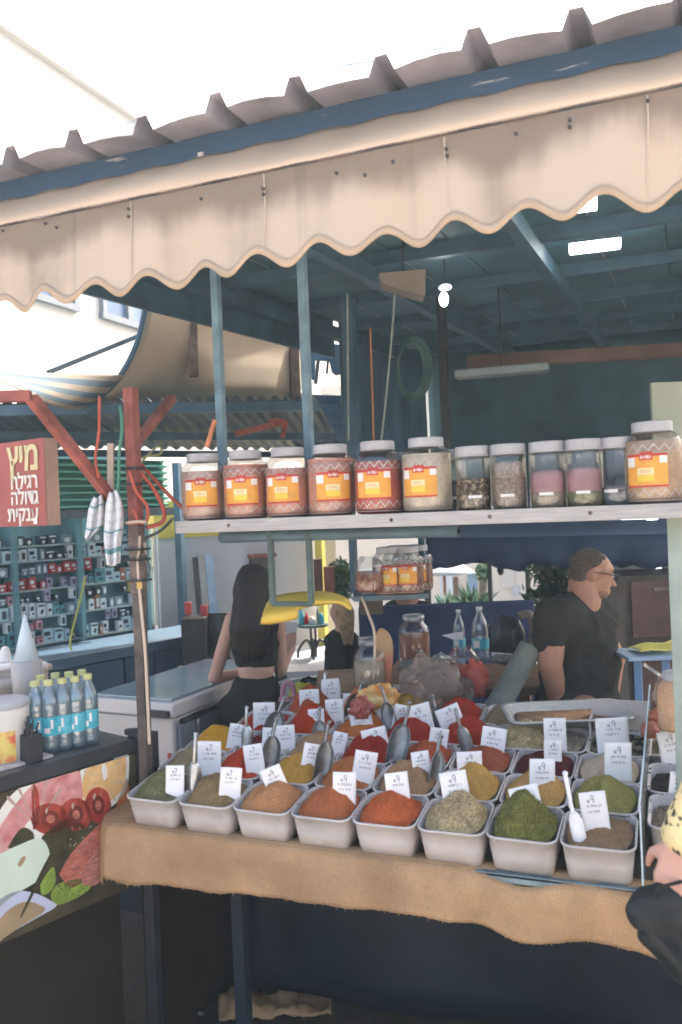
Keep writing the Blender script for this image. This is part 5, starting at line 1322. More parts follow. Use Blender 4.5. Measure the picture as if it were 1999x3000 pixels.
# chest freezer
fz = thing('chest_freezer', 'white chest freezer with grey side and glass lid behind the left post', 'freezer', at(420, 2300, 4.3))
p0 = at(250, 2060, 4.25); p1 = at(507, 2040, 4.02); p2 = at(690, 1985, 4.7); 
for q_ in (p0, p1, p2): q_.z = 0
zt_ = at(507, 2046, 4.02).z; d1 = (p1 - p0).normalized(); d2 = V((-d1.y, d1.x, 0)); Lw = (p1 - p0).length; Ld = 1.05
RF = Mx((d1, d2, V((0, 0, 1)))).transposed(); c = p0 + d1 * Lw / 2 + d2 * Ld / 2
g = MB(); g.box(c + V((0, 0, (zt_ - .10) / 2)), (Lw - .012, Ld - .012, zt_ - .10), RF); put(g, 'body', mat('cream_freezer', (.62, .58, .55), .4, .05, 4), fz, bevel=.012)
g = MB(); g.box(c + V((0, 0, .20)), (Lw + .004, Ld + .004, .40), RF); put(g, 'shade_band', BLACKM, fz, bevel=.004)  # black band added so the lower freezer sinks into shade
g = MB(); g.box(c + d1 * (Lw / 2 + .004) + V((0, 0, (zt_ - .12) / 2)), (.02, Ld - .06, zt_ - .14), RF); put(g, 'side_panel', mat('blue_grey_panel', (.24, .27, .31), .5, .1, 4), fz, bevel=.004)
g = MB(); g.box(c + V((0, 0, zt_ - .06)), (Lw + .01, Ld + .01, .07), RF); put(g, 'lid_frame', mat('white_freezer_rim', (.70, .66, .64), .4, .05, 4), fz, bevel=.01)
g = MB(); g.box(c + V((0, 0, zt_ - .018)), (Lw - .06, Ld - .06, .012), RF); put(g, 'glass_lid', mat('blue_glass_lid', (.22, .32, .40), .15, .2, 3, spec=.8), fz)
g = MB(); g.box(c - d2 * (Ld / 2 + .012) + d1 * .18 + V((0, 0, zt_ - .075)), (.14, .02, .03), RF); put(g, 'handle', BLACKM, fz, bevel=.004)
g = MB(); g.bar(c + d1 * (Lw / 2 + .012) - d2 * (Ld / 2 - .05) + V((0, 0, zt_ - .12)), c + d1 * (Lw / 2 + .012) + d2 * (Ld / 2) + V((0, 0, zt_ - .10)), .03, .02); put(g, 'side_bar', BLACKM, fz)
g = MB(); q_ = c + d1 * (Lw / 2 + .02) - d2 * (Ld / 2 - .16); g.tube(cr([q_ + V((0, 0, zt_ - .13)), q_ + V((0, 0, zt_ - .26)), q_ - d2 * .02 + V((0, 0, zt_ - .28)), q_ - d2 * .035 + V((0, 0, zt_ - .26))], 4), .010, 8); put(g, 'hook', STEEL, fz, smooth=True)
g = MB(); g.box(p1 - d2 * .008 - d1 * .03 + V((0, 0, zt_ - .28)), (.012, .01, .04), RF); put(g, 'red_sticker', LABR, fz)

# ------------------------------------------------------------------ goods between table and man
wt = thing('work_table', 'cluttered brown wooden work table behind the spice tubs', 'table', at(1280, 2080, 3.6) * 1)
zw = at(1300, 2010, 3.55).z; cw_ = at(1270, 2050, 3.75); 
g = MB(); g.box((cw_.x, cw_.y, zw - .02), (1.02, .55, .035), FACE); put(g, 'table_top', WOOD, wt, bevel=.003)
for dx in (-.45, .45):
    for dy in (-.22, .22):
        q_ = V((cw_.x, cw_.y, 0)) + FACE @ V((dx, dy, 0)); g = MB(); g.box((q_.x, q_.y, (zw - .04) / 2), (.05, .05, zw - .045)); put(g, 'leg', WOOD, wt)
g = MB(); q_ = V((cw_.x, cw_.y, 0)); g.box((q_.x, q_.y, zw - .2), (.95, .48, .025), FACE); put(g, 'lower_shelf', WOOD, wt)
def goods_jar(px, pyb, z, wpx, hpx, m, fh, label, lidm=None, open_=False):
    p = at(px, pyb, z); r = wpx / 2 / FPX * z; h = hpx / FPX * z
    t = thing('glass_jar', label, 'jar', p)
    g = MB(); g.lathe([(r * .85, 0), (r * .97, h * .03), (r, h * .1), (r, h * .62), (r * .9, h * .74), (r * .66, h * .84), (r * .62, h * .9)], 28, p, c1=False); put(g, 'jar_body', CLEAR, t, smooth=True)
    g = MB(); g.lathe([(r * .8, h * .02), (r * .95, h * .1), (r * .95, h * fh), (r * .9, h * (fh + .015))], 26, p); put(g, 'filling', m, t, smooth=True)
    if not open_:
        g = MB(); g.lathe([(r * .68, h * .87), (r * .70, h * .88), (r * .70, h * .98), (r * .62, h)], 24, p); put(g, 'lid', lidm or clear('clear_lid', (.8, .85, .85), .2, .1, .15), t, smooth=True)
    return t
goods_jar(1092, 2018, 3.35, 108, 150, mat('beige_filling', (.42, .33, .24), .8, .15, 9), .55, 'large cloudy jar of beige powder with an orange bag beside it')
goods_jar(1217, 1935, 3.6, 92, 135, fill_mat('red_brown', (.36, .13, .08)), .55, 'jar of reddish brown spice with a clear lid on the work table')
goods_jar(1358, 2010, 3.45, 94, 130, mat('red_sachets', (.52, .10, .07), .5, .2, 30), .42, 'squat jar half full of red sachets with an open top', open_=True)
goods_jar(1316, 1990, 3.55, 60, 62, mat('dark_brown_filling', (.10, .06, .045), .6, .2, 15), .8, 'small dark brown jar left of the red sachets', mat('grey_teal_lid', (.16, .20, .21), .4, .2, 9))
def bigbottle(px, pyb, z, wpx, hpx, label):
    p = at(px, pyb, z); r = wpx / 2 / FPX * z; h = hpx / FPX * z; t = thing('water_bottle', label, 'bottle', p)
    g = MB(); g.lathe([(r * .85, 0), (r, h * .03), (r * .96, h * .2), (r, h * .22), (r, h * .42), (r * .95, h * .44), (r * 1.0, h * .55), (r * .8, h * .75), (r * .35, h * .9), (r * .33, h)], 22, p, c1=False); put(g, 'bottle_body', CLB, t, smooth=True)
    g = MB(); g.lathe([(r * 1.01, h * .22), (r * 1.01, h * .42)], 22, p, c0=False, c1=False); put(g, 'label', BLAB, t, smooth=True)
    aim = math.atan2(EYE.y - p.y, EYE.x - p.x); g = MB(); g.patch(aim - .9, aim - .1, h * .25, h * .39, r * 1.03, 5, p); put(g, 'label_patch', LABW, t)
    g = MB(); g.lathe([(r * .38, h * .97), (r * .38, h * 1.03)], 14, p); put(g, 'cap', WHITEP, t); return t
bigbottle(1410, 1932, 3.75, 50, 150, 'large clear water bottle with blue label on the work table')
bigbottle(1348, 1925, 3.95, 36, 135, 'clear bottle with reddish drink behind the water bottle')
g = MB(); A = [at(x, y, 3.62) for x, y in ((1441, 1911), (1520, 1917), (1517, 1940), (1441, 1926))]; g.poly(A, .006, fw); solo(g, 'paper_sheet', CARD, 'white paper lying right of the water bottle', 'paper')
g = MB(); A = [at(x, y, 3.7) for x, y in ((1295, 1862), (1358, 1850), (1358, 1874), (1330, 1874))]; g.poly(A, .006, fw); solo(g, 'paper_sheet', CARD, 'white paper scrap propped behind the open jar', 'paper')
def lump(px, pyb, z, wpx, hpx, m, name, label, cat, seed, amp=.25, n=20, dpt=.6):
    p = at(px, pyb, z); R = wpx / 2 / FPX * z; H = hpx / FPX * z; g = MB(); rows = []
    for j in range(n + 1):
        th = math.pi * j / n; r = []
        for i in range(2 * n + 1):
            ph = 2 * math.pi * (i % (2 * n)) / (2 * n); d = V((math.sin(th) * math.cos(ph), math.sin(th) * math.sin(ph), math.cos(th)))
            k = 1 + amp * NZ.noise(d * 2.1 + V((seed, seed * 2, 0))) + amp * .5 * NZ.noise(d * 5.3 + V((0, seed, seed)))
            q_ = V((d.x * R * k, d.y * R * k * dpt, H * (.5 + .5 * d.z * k))); q_.z = max(0, q_.z); r.append(p + FACE @ q_)
        rows.append(r)
    g.sheet(rows); return solo(g, name, m, label, cat, smooth=True)
BAGM = clear('crinkled_bag_film', (.86, .78, .72), .16, .12, .12, (.62, .50, .42))
def crinkle(m, s=14):
    t = m.node_tree; 
    for nd in t.nodes:
        if nd.type == 'BSDF_GLOSSY':
            nz = t.nodes.new('ShaderNodeTexNoise'); nz.inputs['Scale'].default_value = s; nz.inputs['Detail'].default_value = 5; bp = t.nodes.new('ShaderNodeBump'); bp.inputs['Strength'].default_value = 1; bp.inputs['Distance'].default_value = .03
            t.links.new(nz.outputs[0], bp.inputs['Height']); t.links.new(bp.outputs[0], nd.inputs['Normal'])
crinkle(BAGM)
lump(1262, 2098, 3.25, 170, 170, BAGM, 'plastic_bag', 'crumpled clear plastic bag heaped behind the tall torn card', 'bag', 3, .45)
lump(1340, 2080, 3.3, 100, 95, BAGM, 'plastic_bag', 'smaller crumpled clear plastic bag right of the heap', 'bag', 5, .4)
lump(1190, 2098, 3.28, 110, 110, clear('beige_bag_film', (.82, .70, .6), .16, .15, .2, (.6, .42, .28)), 'plastic_bag', 'beige tinted plastic bag between orange sachets and bag heap', 'bag', 8, .4)
lump(1110, 2075, 3.15, 110, 70, mat('orange_sachets', (.62, .26, .05), .3, col2=(.72, .55, .25), thr=(.4, .62), scale=22, bump=.5, bscale=24), 'sachet_bag', 'bag of glossy orange sachets below the large cloudy jar', 'bag', 9, .5)
lump(1060, 2105, 3.05, 60, 60, mat('red_sachets_dark', (.32, .08, .06), .35, .3, 22, bump=.4, bscale=25), 'sachet_bag', 'bag of dark red sachets left of the orange ones', 'bag', 12, .5)
lump(1395, 2040, 3.35, 76, 100, mat('red_sachets', (.52, .10, .07), .5, .2, 30), 'sachet_bag', 'red sachets spilling beside the open jar', 'bag', 14, .45)
g = MB(); A = cr([at(x, y, 3.3) for x, y in ((1100, 1860), (1120, 1842), (1150, 1875), (1150, 1960), (1140, 2020), (1090, 2020), (1098, 1940))], 4); g.poly(A, .03, fw); solo(g, 'orange_bag', mat('orange_plastic_bag', (.58, .20, .10), .35, col2=(.55, .36, .20), thr=(.35, .6), scale=7, bump=.4, bscale=16, trans=.3), 'orange tinted plastic bag standing against the cloudy jar', 'bag', bevel=.004)
g = MB(); g.tube(cr([at(1060, 1748, 3.4), at(1080, 1800, 3.35), at(1098, 1862, 3.3), at(1095, 1990, 3.28)], 6), .006, 6); solo(g, 'white_string', WW, 'white string hanging down to the cloudy jar', 'string', smooth=True)
lump(1245, 1990, 3.5, 150, 60, mat('grey_green_cloth', (.16, .18, .16), .8, .25, 9, bump=.3, bscale=20), 'cloth_bundle', 'grey green cloth bundle beneath the red brown jar', 'cloth', 17, .4)
lump(1290, 1962, 3.55, 70, 45, STEEL, 'crumpled_foil', 'crumpled grey foil lid between the two jars', 'foil', 19, .5)
lump(1395, 2120, 3.2, 60, 50, mat('pale_gloves', (.45, .42, .38), .7, .2, 20), 'crumpled_glove', 'crumpled pale glove at the right of the bag heap', 'glove', 23, .6)
lump(1478, 1946, 3.6, 80, 30, mat('grey_dish', (.18, .20, .20), .3, .3, 20), 'foil_dish', 'dark shiny foil dish below the white paper', 'dish', 29, .3)
# grey cloth roll leaning behind the tubs
g = MB(); g.tube(cr([at(1415, 2150, 3.25), at(1470, 2050, 3.25), at(1520, 1960, 3.28), at(1556, 1895, 3.3)], 5), [.052, .056, .054, .05, .048, .047, .046, .046, .046, .046, .046, .046, .046, .046, .046, .045][:16], 16); solo(g, 'cloth_roll', mat('grey_green_roll', (.17, .19, .165), .85, .2, 12, bump=.3, bscale=60), 'grey green cloth roll leaning towards the man', 'roll', smooth=True)
# hanging cabinet of jars behind, at the shelf's middle
cab = thing('rear_rack', 'dark rack with labelled jars behind the shelf', 'rack', at(1150, 1745, 3.5))
zr = at(1140, 1735, 3.5).z
for px in (1040, 1243):
    p = at(px, 1740, 3.55); g = MB(); g.box((p.x, p.y, (zr + 1.95) / 2), (.026, .03, 1.95 - zr)); put(g, 'upright', DKBLUE if px < 1100 else BLUEST, cab)
c = at(1142, 1738, 3.5); g = MB(); g.box((c.x, c.y, zr - .012), (.30, .2, .02), FACE); put(g, 'rack_shelf', BLUEST, cab)
c = at(1142, 1565, 3.5); g = MB(); g.box((c.x, c.y, c.z), (.32, .03, .03), FACE); put(g, 'top_bar', BLUEST, cab)
for i, px in enumerate((1140, 1170, 1198, 1226)):
    p = at(px, 1733, 3.42 + .10 * (i % 2)); o = copy_tree(jar0); place(o, (p.x, p.y, zr), rz(math.atan2(EYE.x - p.x, -(EYE.y - p.y)) + R_(-10)), .80)
    f = child(o, 'spice_fill')[0]; swap(f, 0, fill_mat('dark_chili', (.26, .09, .05))); f.scale = (1, 1, .85); o['group'] = 'labelled jars on the rear rack'
    o['label'] = 'dark chili jar with orange label on the rear rack, ' + ['leftmost', 'second from the left', 'third from the left', 'rightmost'][i]
goods_jar(1085, 1735, 3.38, 88, 118, mat('chili_flakes', (.30, .08, .05), .7, col2=(.45, .24, .16), thr=(.45, .6), scale=60, bump=.4), .5, 'wide clear jar of chili flakes on the rear rack', open_=True)
# navy panel behind, black scooter seat
p, q = at(1050, 1778, 4.9), at(1570, 1935, 4.9)
nv = solo((lambda g: (g.box(((p.x + q.x) / 2, (p.y + q.y) / 2, (p.z) / 2), ((q - p).xy.length, .06, p.z), FACE), g)[1])(MB()), 'navy_barrier', mat('navy_canvas', (.02, .035, .10), .7, .3, 4, bump=.1), 'dark navy canvas barrier behind the work table', 'barrier', bevel=.01)
lump(1488, 1945, 4.3, 110, 140, mat('black_vinyl', (.018, .02, .02), .25, .3, 9), 'chair_back', 'shiny black chair back behind the water bottle', 'chair', 31, .15)
p = at(1548, 1850, 4.2); g = MB(); g.tube(cr([at(1520, 1805, 4.2), at(1552, 1800, 4.2), at(1562, 1850, 4.2), at(1550, 1930, 4.2)], 5), .02, 8); solo(g, 'red_chair_frame', RUST, 'red brown chair frame beside the man', 'chair', smooth=True)
p, q = at(1052, 1745, 4.6), at(1120, 1785, 4.6); g = MB(); g.box((p + q) / 2, ((q - p).xy.length, .25, .10), FACE); solo(g, 'cardboard_box', mat('dark_cardboard', (.14, .10, .07), .8, .2, 6), 'dark brown cardboard box left of the seated man', 'box')

# ------------------------------------------------------------------ navy canopy, white wall, plants far behind
cy = thing('navy_canopy', 'navy blue gazebo canopy behind the man', 'canopy', at(1500, 1780, 6.6))
NAV = mat('navy_canopy_cloth', (.03, .055, .12), .6, .2, 3, bump=.05, trans=.12)
Za, Zb2 = 5.6, 8.4
e0, e1 = at(1252, 1578, 6.2), at(2150, 1560, 5.2)
zc_ = (e0.z + e1.z) / 2; e0.z = e1.z = zc_
bk = V((-(e1 - e0).y, (e1 - e0).x, 0)).normalized() * 2.6
pk = (e0 + e1) / 2 + bk / 2 + V((0, 0, .75))
g = MB()
cs = [e0, e1, e1 + bk, e0 + bk]
for i in range(4):
    A, B = cs[i], cs[(i + 1) % 4]; rows = []
    for j in range(9):
        t = j / 8; r = []
        for k in range(13):
            s_ = k / 12; p = A.lerp(B, s_).lerp(pk, t); p.z -= .16 * math.sin(math.pi * t) * (1 - .5 * abs(2 * s_ - 1)); r.append(p)
        rows.append(r)
    g.sheet(rows)
put(g, 'roof', mat('navy_canopy_top', (.12, .16, .25), .5, .15, 3, bump=.05), cy, smooth=True, solid=.003)
g = MB()
for i in range(4):
    A, B = cs[i], cs[(i + 1) % 4]; rows = []
    for j in range(5):
        rows.append([A.lerp(B, k / 30) - V((0, 0, .20 * j / 4 * (1 + .10 * math.sin(k * .9) + (.18 if k % 10 < 1 else 0))))  + bk.normalized() * .012 * math.sin(k * 1.3) * j for k in range(31)])
    g.sheet(rows)
put(g, 'valance', NAV, cy, smooth=True, solid=.003)
for A in (at(1436, 1700, 8.0), at(1547, 1700, 8.2), at(1252, 1700, 6.25)):
    if A is None: continue
    zt2 = zc_ + .05; g = MB(); g.box((A.x, A.y, zt2 / 2), (.04, .04, zt2)); put(g, 'pole', BLACKM, cy)
A = at(1465, 1625, 6.2); g = MB(); g.tube([A + V((0, 0, .05)), A - V((0, 0, .06))], .004, 6); g.lathe([(.006, 0), (.022, -.03), (.026, -.06), (.015, -.085), (.002, -.09)], 14, A - V((0, 0, .06)), c0=False); solo(g, 'hanging_bulb', BLACKM, 'dark festoon bulb hanging from the canopy edge', 'bulb', smooth=True)
# sunlit wall far behind
bw = thing('back_building', 'sunlit cream building wall beyond the navy canopy', 'building', at(1500, 1900, 13))
A, B = at(960, 1600, 13.2), at(1900, 1600, 12.0); A.z = B.z = 0; wd2 = (B - A).normalized(); wn2 = V((wd2.y, -wd2.x, 0)); RB = Mx((wd2, -wn2, V((0, 0, 1)))).transposed()
g = MB(); g.box((A + B) / 2 - wn2 * .5 + V((0, 0, 1.9)), ((B - A).length, 1., 3.8), RB); put(g, 'wall', mat('cream_wall', (.72, .66, .58), .9, .06, 1), bw)
for (x0, x1, y0, y1, m) in ((1330, 1345, 1690, 1775, WOOD), (1468, 1510, 1655, 1720, WALLW), (1500, 1522, 1715, 1745, GW_), (1288, 1330, 1690, 1775, mat('pale_shop_front', (.62, .66, .70), .6, .05, 3)), (1370, 1400, 1680, 1740, MATS['blue_grey_board'])):
    p, q = atp(x0, y0, A + wn2 * .02, wn2), atp(x1, y1, A + wn2 * .02, wn2); c = (p + q) / 2; g = MB(); g.box(c, ((q - p).xy.length, .05, p.z - q.z), RB); put(g, 'wall_panel', m, bw)
# dry vine trunk and grey umbrella
g = MB()
for k in range(6): g.tube(cr([at(1400 + k * 5, 1470, 9), at(1405 + k * 3 + rnd.uniform(-8, 8), 1530, 9), at(1408 + k * 3, 1585, 9), at(1410 + k * 2, 2040, 9)], 4), .015, 6)
g.tube([at(1420, 1530, 9), at(1470, 1580, 9.05)], .008, 5); g.tube([at(1425, 1545, 9), at(1480, 1540, 9.05)], .006, 5)
solo(g, 'bare_vine', mat('grey_bark', (.20, .17, .14), .9, .3, 12), 'bare twisted vine trunk in front of the cream wall', 'vine', smooth=True)
um = thing('grey_umbrella', 'grey market umbrella far behind under the navy canopy edge', 'umbrella', at(1310, 1780, 9.5))
c = at(1300, 1640, 9.5); g = MB(); rows = []
for j in range(7):
    t = j / 6; r = []
    for k in range(17):
        an = 2 * math.pi * k / 16; rr = .36 * t * (1 - .05 * (k % 2)); r.append(c + V((rr * math.cos(an), rr * math.sin(an), .05 - .20 * t ** 1.3)))
    rows.append(r)
g.sheet(rows); put(g, 'cloth', mat('grey_umbrella_cloth', (.30, .34, .38), .7, .1, 3), um, smooth=True, solid=.003)
g = MB(); g.tube([V((c.x, c.y, 0)), c + V((0, 0, .06))], .018, 8); put(g, 'pole', WOOD, um)
leaf_cloud('spiky_plant', at(1385, 1760, 8.6), .24, 70, .30, LG, 'spiky green aloe plant right of the wooden post', 'plant', 5, spiky=True, potcol=MATS['clay_pot'], potz=.55, stem=False, group=None)
leaf_cloud('spiky_plant', at(1312, 1765, 8.8), .2, 60, .24, [LG[2], mat('leaf_pale', (.16, .26, .22), .5, .2, 9, trans=.3)], 'pale blue green spiky plant left of the wooden post', 'plant', 6, spiky=True, potcol=MATS['clay_pot'], potz=.5, stem=False)
leaf_cloud('leafy_tree', at(1640, 1735, 6.9), .30, 420, .065, LG, 'leafy dark green shrub between canopy pole and the man', 'tree', 7, squash=(1.0, .7, .75), potcol=MATS['clay_pot'])
leaf_cloud('leafy_tree', at(1585, 1660, 7.6), .18, 150, .055, LG, 'small loose green shrub hanging under the canopy edge', 'tree', 8, squash=(1.2, .7, .6))
leaf_cloud('hanging_plant', at(1415, 1672, 8.3), .10, 90, .05, LG, 'small plant in a brown basket hung on the canopy pole', 'plant', 9, stem=False)
# ------------------------------------------------------------------ people
def blob(segs, vox, balls=(), smooth=6, noise_=0., seed=0, fold=0.):
    """one continuous skin over tapered limbs: segs = (p0, r0, p1, r1); balls = (centre, (rx,ry,rz), rotation)"""
    bm = bmesh.new()
    def hull(pts):
        h = bmesh.new(); vs = [h.verts.new(p) for p in pts]; bmesh.ops.convex_hull(h, input=vs)
        mp_ = {}
        for f in h.faces:
            bm.faces.new([mp_.setdefault(v, None) or mp_.update({v: bm.verts.new(v.co)}) or mp_[v] for v in f.verts])
        h.free()
    t = bmesh.new(); bmesh.ops.create_icosphere(t, subdivisions=2, radius=1); S = [v.co.copy() for v in t.verts]; t.free()
    for p0, r0_, p1, r1 in segs: hull([V(p0) + s * r0_ for s in S] + [V(p1) + s * r1 for s in S])
    for c, r, Rm in balls:
        hull([V(c) + (Rm @ V((s.x * r[0], s.y * r[1], s.z * r[2]))) for s in S])
    me = bpy.data.meshes.new('blob'); bm.to_mesh(me); bm.free()
    o = bpy.data.objects.new('blob', me)
    md = o.modifiers.new('r', 'REMESH'); md.mode = 'VOXEL'; md.voxel_size = vox
    ms = o.modifiers.new('s', 'SMOOTH'); ms.iterations = smooth; ms.factor = .5
    m2 = evaluate(o); bpy.data.meshes.remove(me)
    if noise_:
        ns = [v.normal.copy() for v in m2.vertices]
        for v, nn in zip(m2.vertices, ns): v.co += nn * noise_ * NZ.noise(v.co * 14 + V((seed, 0, 0)))
    if fold:      # long creases running down and across the cloth
        ns = [v.normal.copy() for v in m2.vertices]
        for v, nn in zip(m2.vertices, ns):
            c = v.co; q = V((c.x * 9 + c.z * 5, c.y * 9, c.z * 4 + seed)); k = 1 - abs(NZ.noise(q)) * 2.6
            v.co += nn * fold * (max(0, k) ** 2 - .3) + nn * fold * .4 * NZ.noise(V((c.x * 20, c.y * 20, c.z * 26 + c.x * 12)))
    return m2
def hand(wr, d, nrm, curl=.5, s=1., thumb=1):
    """five-fingered hand: wr wrist, d direction of the fingers, nrm back of the hand"""
    d = V(d).normalized(); nrm = V(nrm); nrm = (nrm - d * nrm.dot(d)).normalized(); sd_ = d.cross(nrm) * thumb
    segs = []; pb = wr + d * .085 * s
    for k, (o_, ln) in enumerate(((-.030, .062), (-.011, .075), (.009, .080), (.028, .072))):
        b = pb + sd_ * o_ * s; segs.append((wr + sd_ * o_ * .6 * s + d * .01, .014 * s, b, .0115 * s))
        a = 0; p = b
        for j, f in enumerate((.45, .32, .23)):
            a += curl * (1 + .15 * k) * .8; q = p + (d * math.cos(a) - nrm * math.sin(a)) * ln * f * s; segs.append((p, (.0098 - .0012 * j) * s, q, (.0088 - .0012 * j) * s)); p = q
    b = wr + d * .025 * s + sd_ * .026 * s; p = b + (d * .55 + sd_ * .6 - nrm * .3).normalized() * .045 * s; q = p + (d * .85 + sd_ * .15 - nrm * .4).normalized() * .032 * s
    segs += [(wr, .018 * s, b, .015 * s), (b, .014 * s, p, .011 * s), (p, .0105 * s, q, .008 * s)]
    return segs
SKIN = mat('light_skin', (.56, .33, .26), .55, .06, 9, bump=.03, bscale=90)
SKIN2 = mat('tanned_skin', (.40, .21, .14), .55, .10, 12, bump=.04, bscale=90)
BLKC = mat('black_cotton', (.026, .027, .026), .9, .2, 12, bump=.1, bscale=200, spec=.15)
DRKH = mat('dark_brown_hair', (.015, .011, .009), .45, .35, 5, stretch=(26, 26, 1.2), bump=.6, bscale=16)

# long haired woman seen from behind
Zw = 4.25
def W(px, py, dz=0.): return at(px, py, Zw + dz)
wo_ = thing('person', 'woman with long dark hair and black crop top seen from behind, looking at her phone', 'person', (W(745, 2100).x, W(745, 2100).y, 0))
hd = W(742, 1712)
torso = [(W(745, 1790), .055, W(748, 1812), .075), (W(700, 1812), .045, W(800, 1812), .045), (W(722, 1830), .075, W(776, 1830), .075), (W(730, 1900), .080, W(768, 1900), .080), (W(736, 1960), .070, W(764, 1960), .070), (W(730, 2020), .088, W(766, 2020), .088), (W(728, 2080), .098, W(768, 2080), .098)]
body = torso + [(W(745, 1760), .048, W(745, 1800), .052)]
sL, eL, hL = W(682, 1815), W(628, 1985, .05), W(700, 1972, .30)
sR, eR, hR = W(812, 1820), W(822, 1962, .06), W(852, 1905, .30)
body += [(sL, .042, eL, .033), (eL, .034, hL, .024), (sR, .043, eR, .035), (eR, .034, hR, .023)]
body += hand(hL, W(780, 1955, .35) - hL, V((0, 0, 1)), .7, .95, 1) + hand(hR, W(850, 1870, .33) - hR, fw * -1, .9, .95, -1)
gx = rt * 1.0
for s_ in (-1, 1):
    h_ = W(748, 2080) + rt * .085 * s_; kn = V((h_.x, h_.y, .50)); an = V((h_.x, h_.y, .09)) + fw * -.02
    body += [(h_, .085, kn, .055), (kn, .052, an, .036), (an, .036, an + V((0, 0, -.06)) + fw * .0, .036), (an + V((0, 0, -.05)), .034, an + V((0, 0, -.055)) + V((fw.x, fw.y, 0)) * .16, .028)]
hb = [(hd, (.074, .092, .105), FACE), (hd + V((0, 0, -.05)) + fw * .03, (.055, .065, .07), FACE), (hd + fw * .10 - V((0, 0, .02)), (.012, .02, .022), FACE), (hd + rt * .076 - V((0, 0, .01)), (.012, .02, .03), FACE), (hd - rt * .076 - V((0, 0, .01)), (.012, .02, .03), FACE)]
put(blob(body, .007, hb), 'body', SKIN, wo_, smooth=True)
top_ = [(W(700, 1825), .056, W(798, 1825), .056), (W(722, 1830), .083, W(776, 1830), .083), (W(726, 1890), .088, W(770, 1890), .088), (W(729, 1922), .080, W(769, 1922), .080), (W(716, 1790), .030, W(716, 1830), .04), (W(786, 1790), .030, W(786, 1830), .04)]
put(blob(top_, .008, fold=.005), 'crop_top', BLKC, wo_, smooth=True)
sk = [(W(728, 2018), .090, W(770, 2018), .090), (W(720, 2050), .095, W(778, 2050), .095), (W(726, 2050), .108, W(772, 2050), .108), (W(722, 2100), .118, W(776, 2100), .118)]
for s_ in (-1, 1):
    h_ = W(748, 2085) + rt * .09 * s_; sk += [(h_, .105, V((h_.x, h_.y, .5)), .085), (V((h_.x, h_.y, .5)), .085, V((h_.x, h_.y, .12)), .075)]
put(blob(sk, .010, noise_=.004), 'trousers', BLKC, wo_, smooth=True)
# hair: a long fall of many strands over a solid under-shape
hs = [(W(742, 1702, -.01), .094, W(738, 1745, -.04), .096), (W(738, 1745, -.05), .090, W(718, 1840, -.075), .082), (W(755, 1745, -.05), .08, W(752, 1840, -.075), .072), (W(718, 1840, -.075), .072, W(710, 1890, -.075), .05), (W(752, 1840, -.075), .066, W(742, 1895, -.075), .048)]
hm = blob(hs, .009, noise_=.006)
h_o = put(hm, 'hair', DRKH, wo_, smooth=True)
g = MB(); rs = random.Random(3)
for k in range(260):
    u = rs.uniform(-1, 1); x0 = 742 + 46 * u; x1 = 734 + 52 * u + rs.uniform(-5, 5); y1 = 1938 - abs(u) * 26 + rs.uniform(-22, 10); dp = -.085 * math.sqrt(max(0, 1 - u * u)) - .012
    p0 = W(742 + 34 * u, 1668 + 16 * u * u, dp * .4); p1 = W(x0, 1740, dp); p2 = W((x0 + x1) / 2 - 3, 1840, dp * .75 - .05); p3 = W(x1, y1, dp * .5 - .06)
    g.tube(cr([p0, p1, p2, p3], 4), [.0035] * 10 + [.003, .002, .001], 4)
put(g, 'hair_strands', mat('hair_highlight_strand', (.030, .021, .015), .4, .5, 3, stretch=(40, 40, 1)), h_o, smooth=True)  # strands coloured lighter than the under-shape as painted highlights
g = MB(); g.tube(cr([W(800, 1800, -.02), W(806, 1900, -.10), W(812, 2000, -.08), W(820, 2080, -.05)], 6), .006, 6); put(g, 'bag_strap', BLKC, wo_, smooth=True)
ph = thing('phone', 'phone held up by the long haired woman', 'phone', hR + fw * .03)
g = MB(); g.box(W(848, 1860, .36), (.07, .010, .145), FACE @ rx(R_(-25)) @ ry(R_(12))); put(g, 'case', mat('white_phone_case', (.62, .62, .66), .25, .1, 5), ph, bevel=.006)
pb = thing('pink_bag', 'mauve pink handbag behind the price cards at the left back edge', 'handbag', W(850, 2110, -.5))
g = MB(); rows = []
for j in range(9):
    t = j / 8; rows.append([at(818 + 8 * t + (66 - 12 * t) * i / 12, 2100 - 62 * t, 4.0) - fw * (.05 * math.sin(math.pi * i / 12)) + V((0, 0, .006 * math.sin(i * 2 + t * 4))) for i in range(13)])
g.sheet(rows); put(g, 'bag_body', mat('mauve_leather', (.42, .20, .27), .5, .2, 9, bump=.2, bscale=20), pb, smooth=True, solid=.03)
g = MB(); g.tube(cr([at(828, 2045, 3.98), at(832, 2008, 3.98), at(846, 2000, 3.98), at(858, 2012, 3.98), at(864, 2045, 3.98)], 5), .012, 8); put(g, 'handle', MATS['mauve_leather'], pb, smooth=True)
lump(882, 2055, 4.2, 60, 55, mat('yellow_green_fabric', (.42, .42, .06), .7, .2, 12), 'folded_cloth', 'yellow green cloth behind the pink bag', 'cloth', 41, .4)
lump(905, 2045, 4.4, 70, 60, BLKC, 'dark_bag', 'small black bag behind the yellow green cloth', 'bag', 43, .3)
g = MB(); g.bar(at(850, 1995, 5.2), at(935, 1984, 5.3), .05, .02); solo(g, 'bench_rail', MATS['pale_shelf_edge'], 'pale metal rail in the lane right of the woman', 'rail')

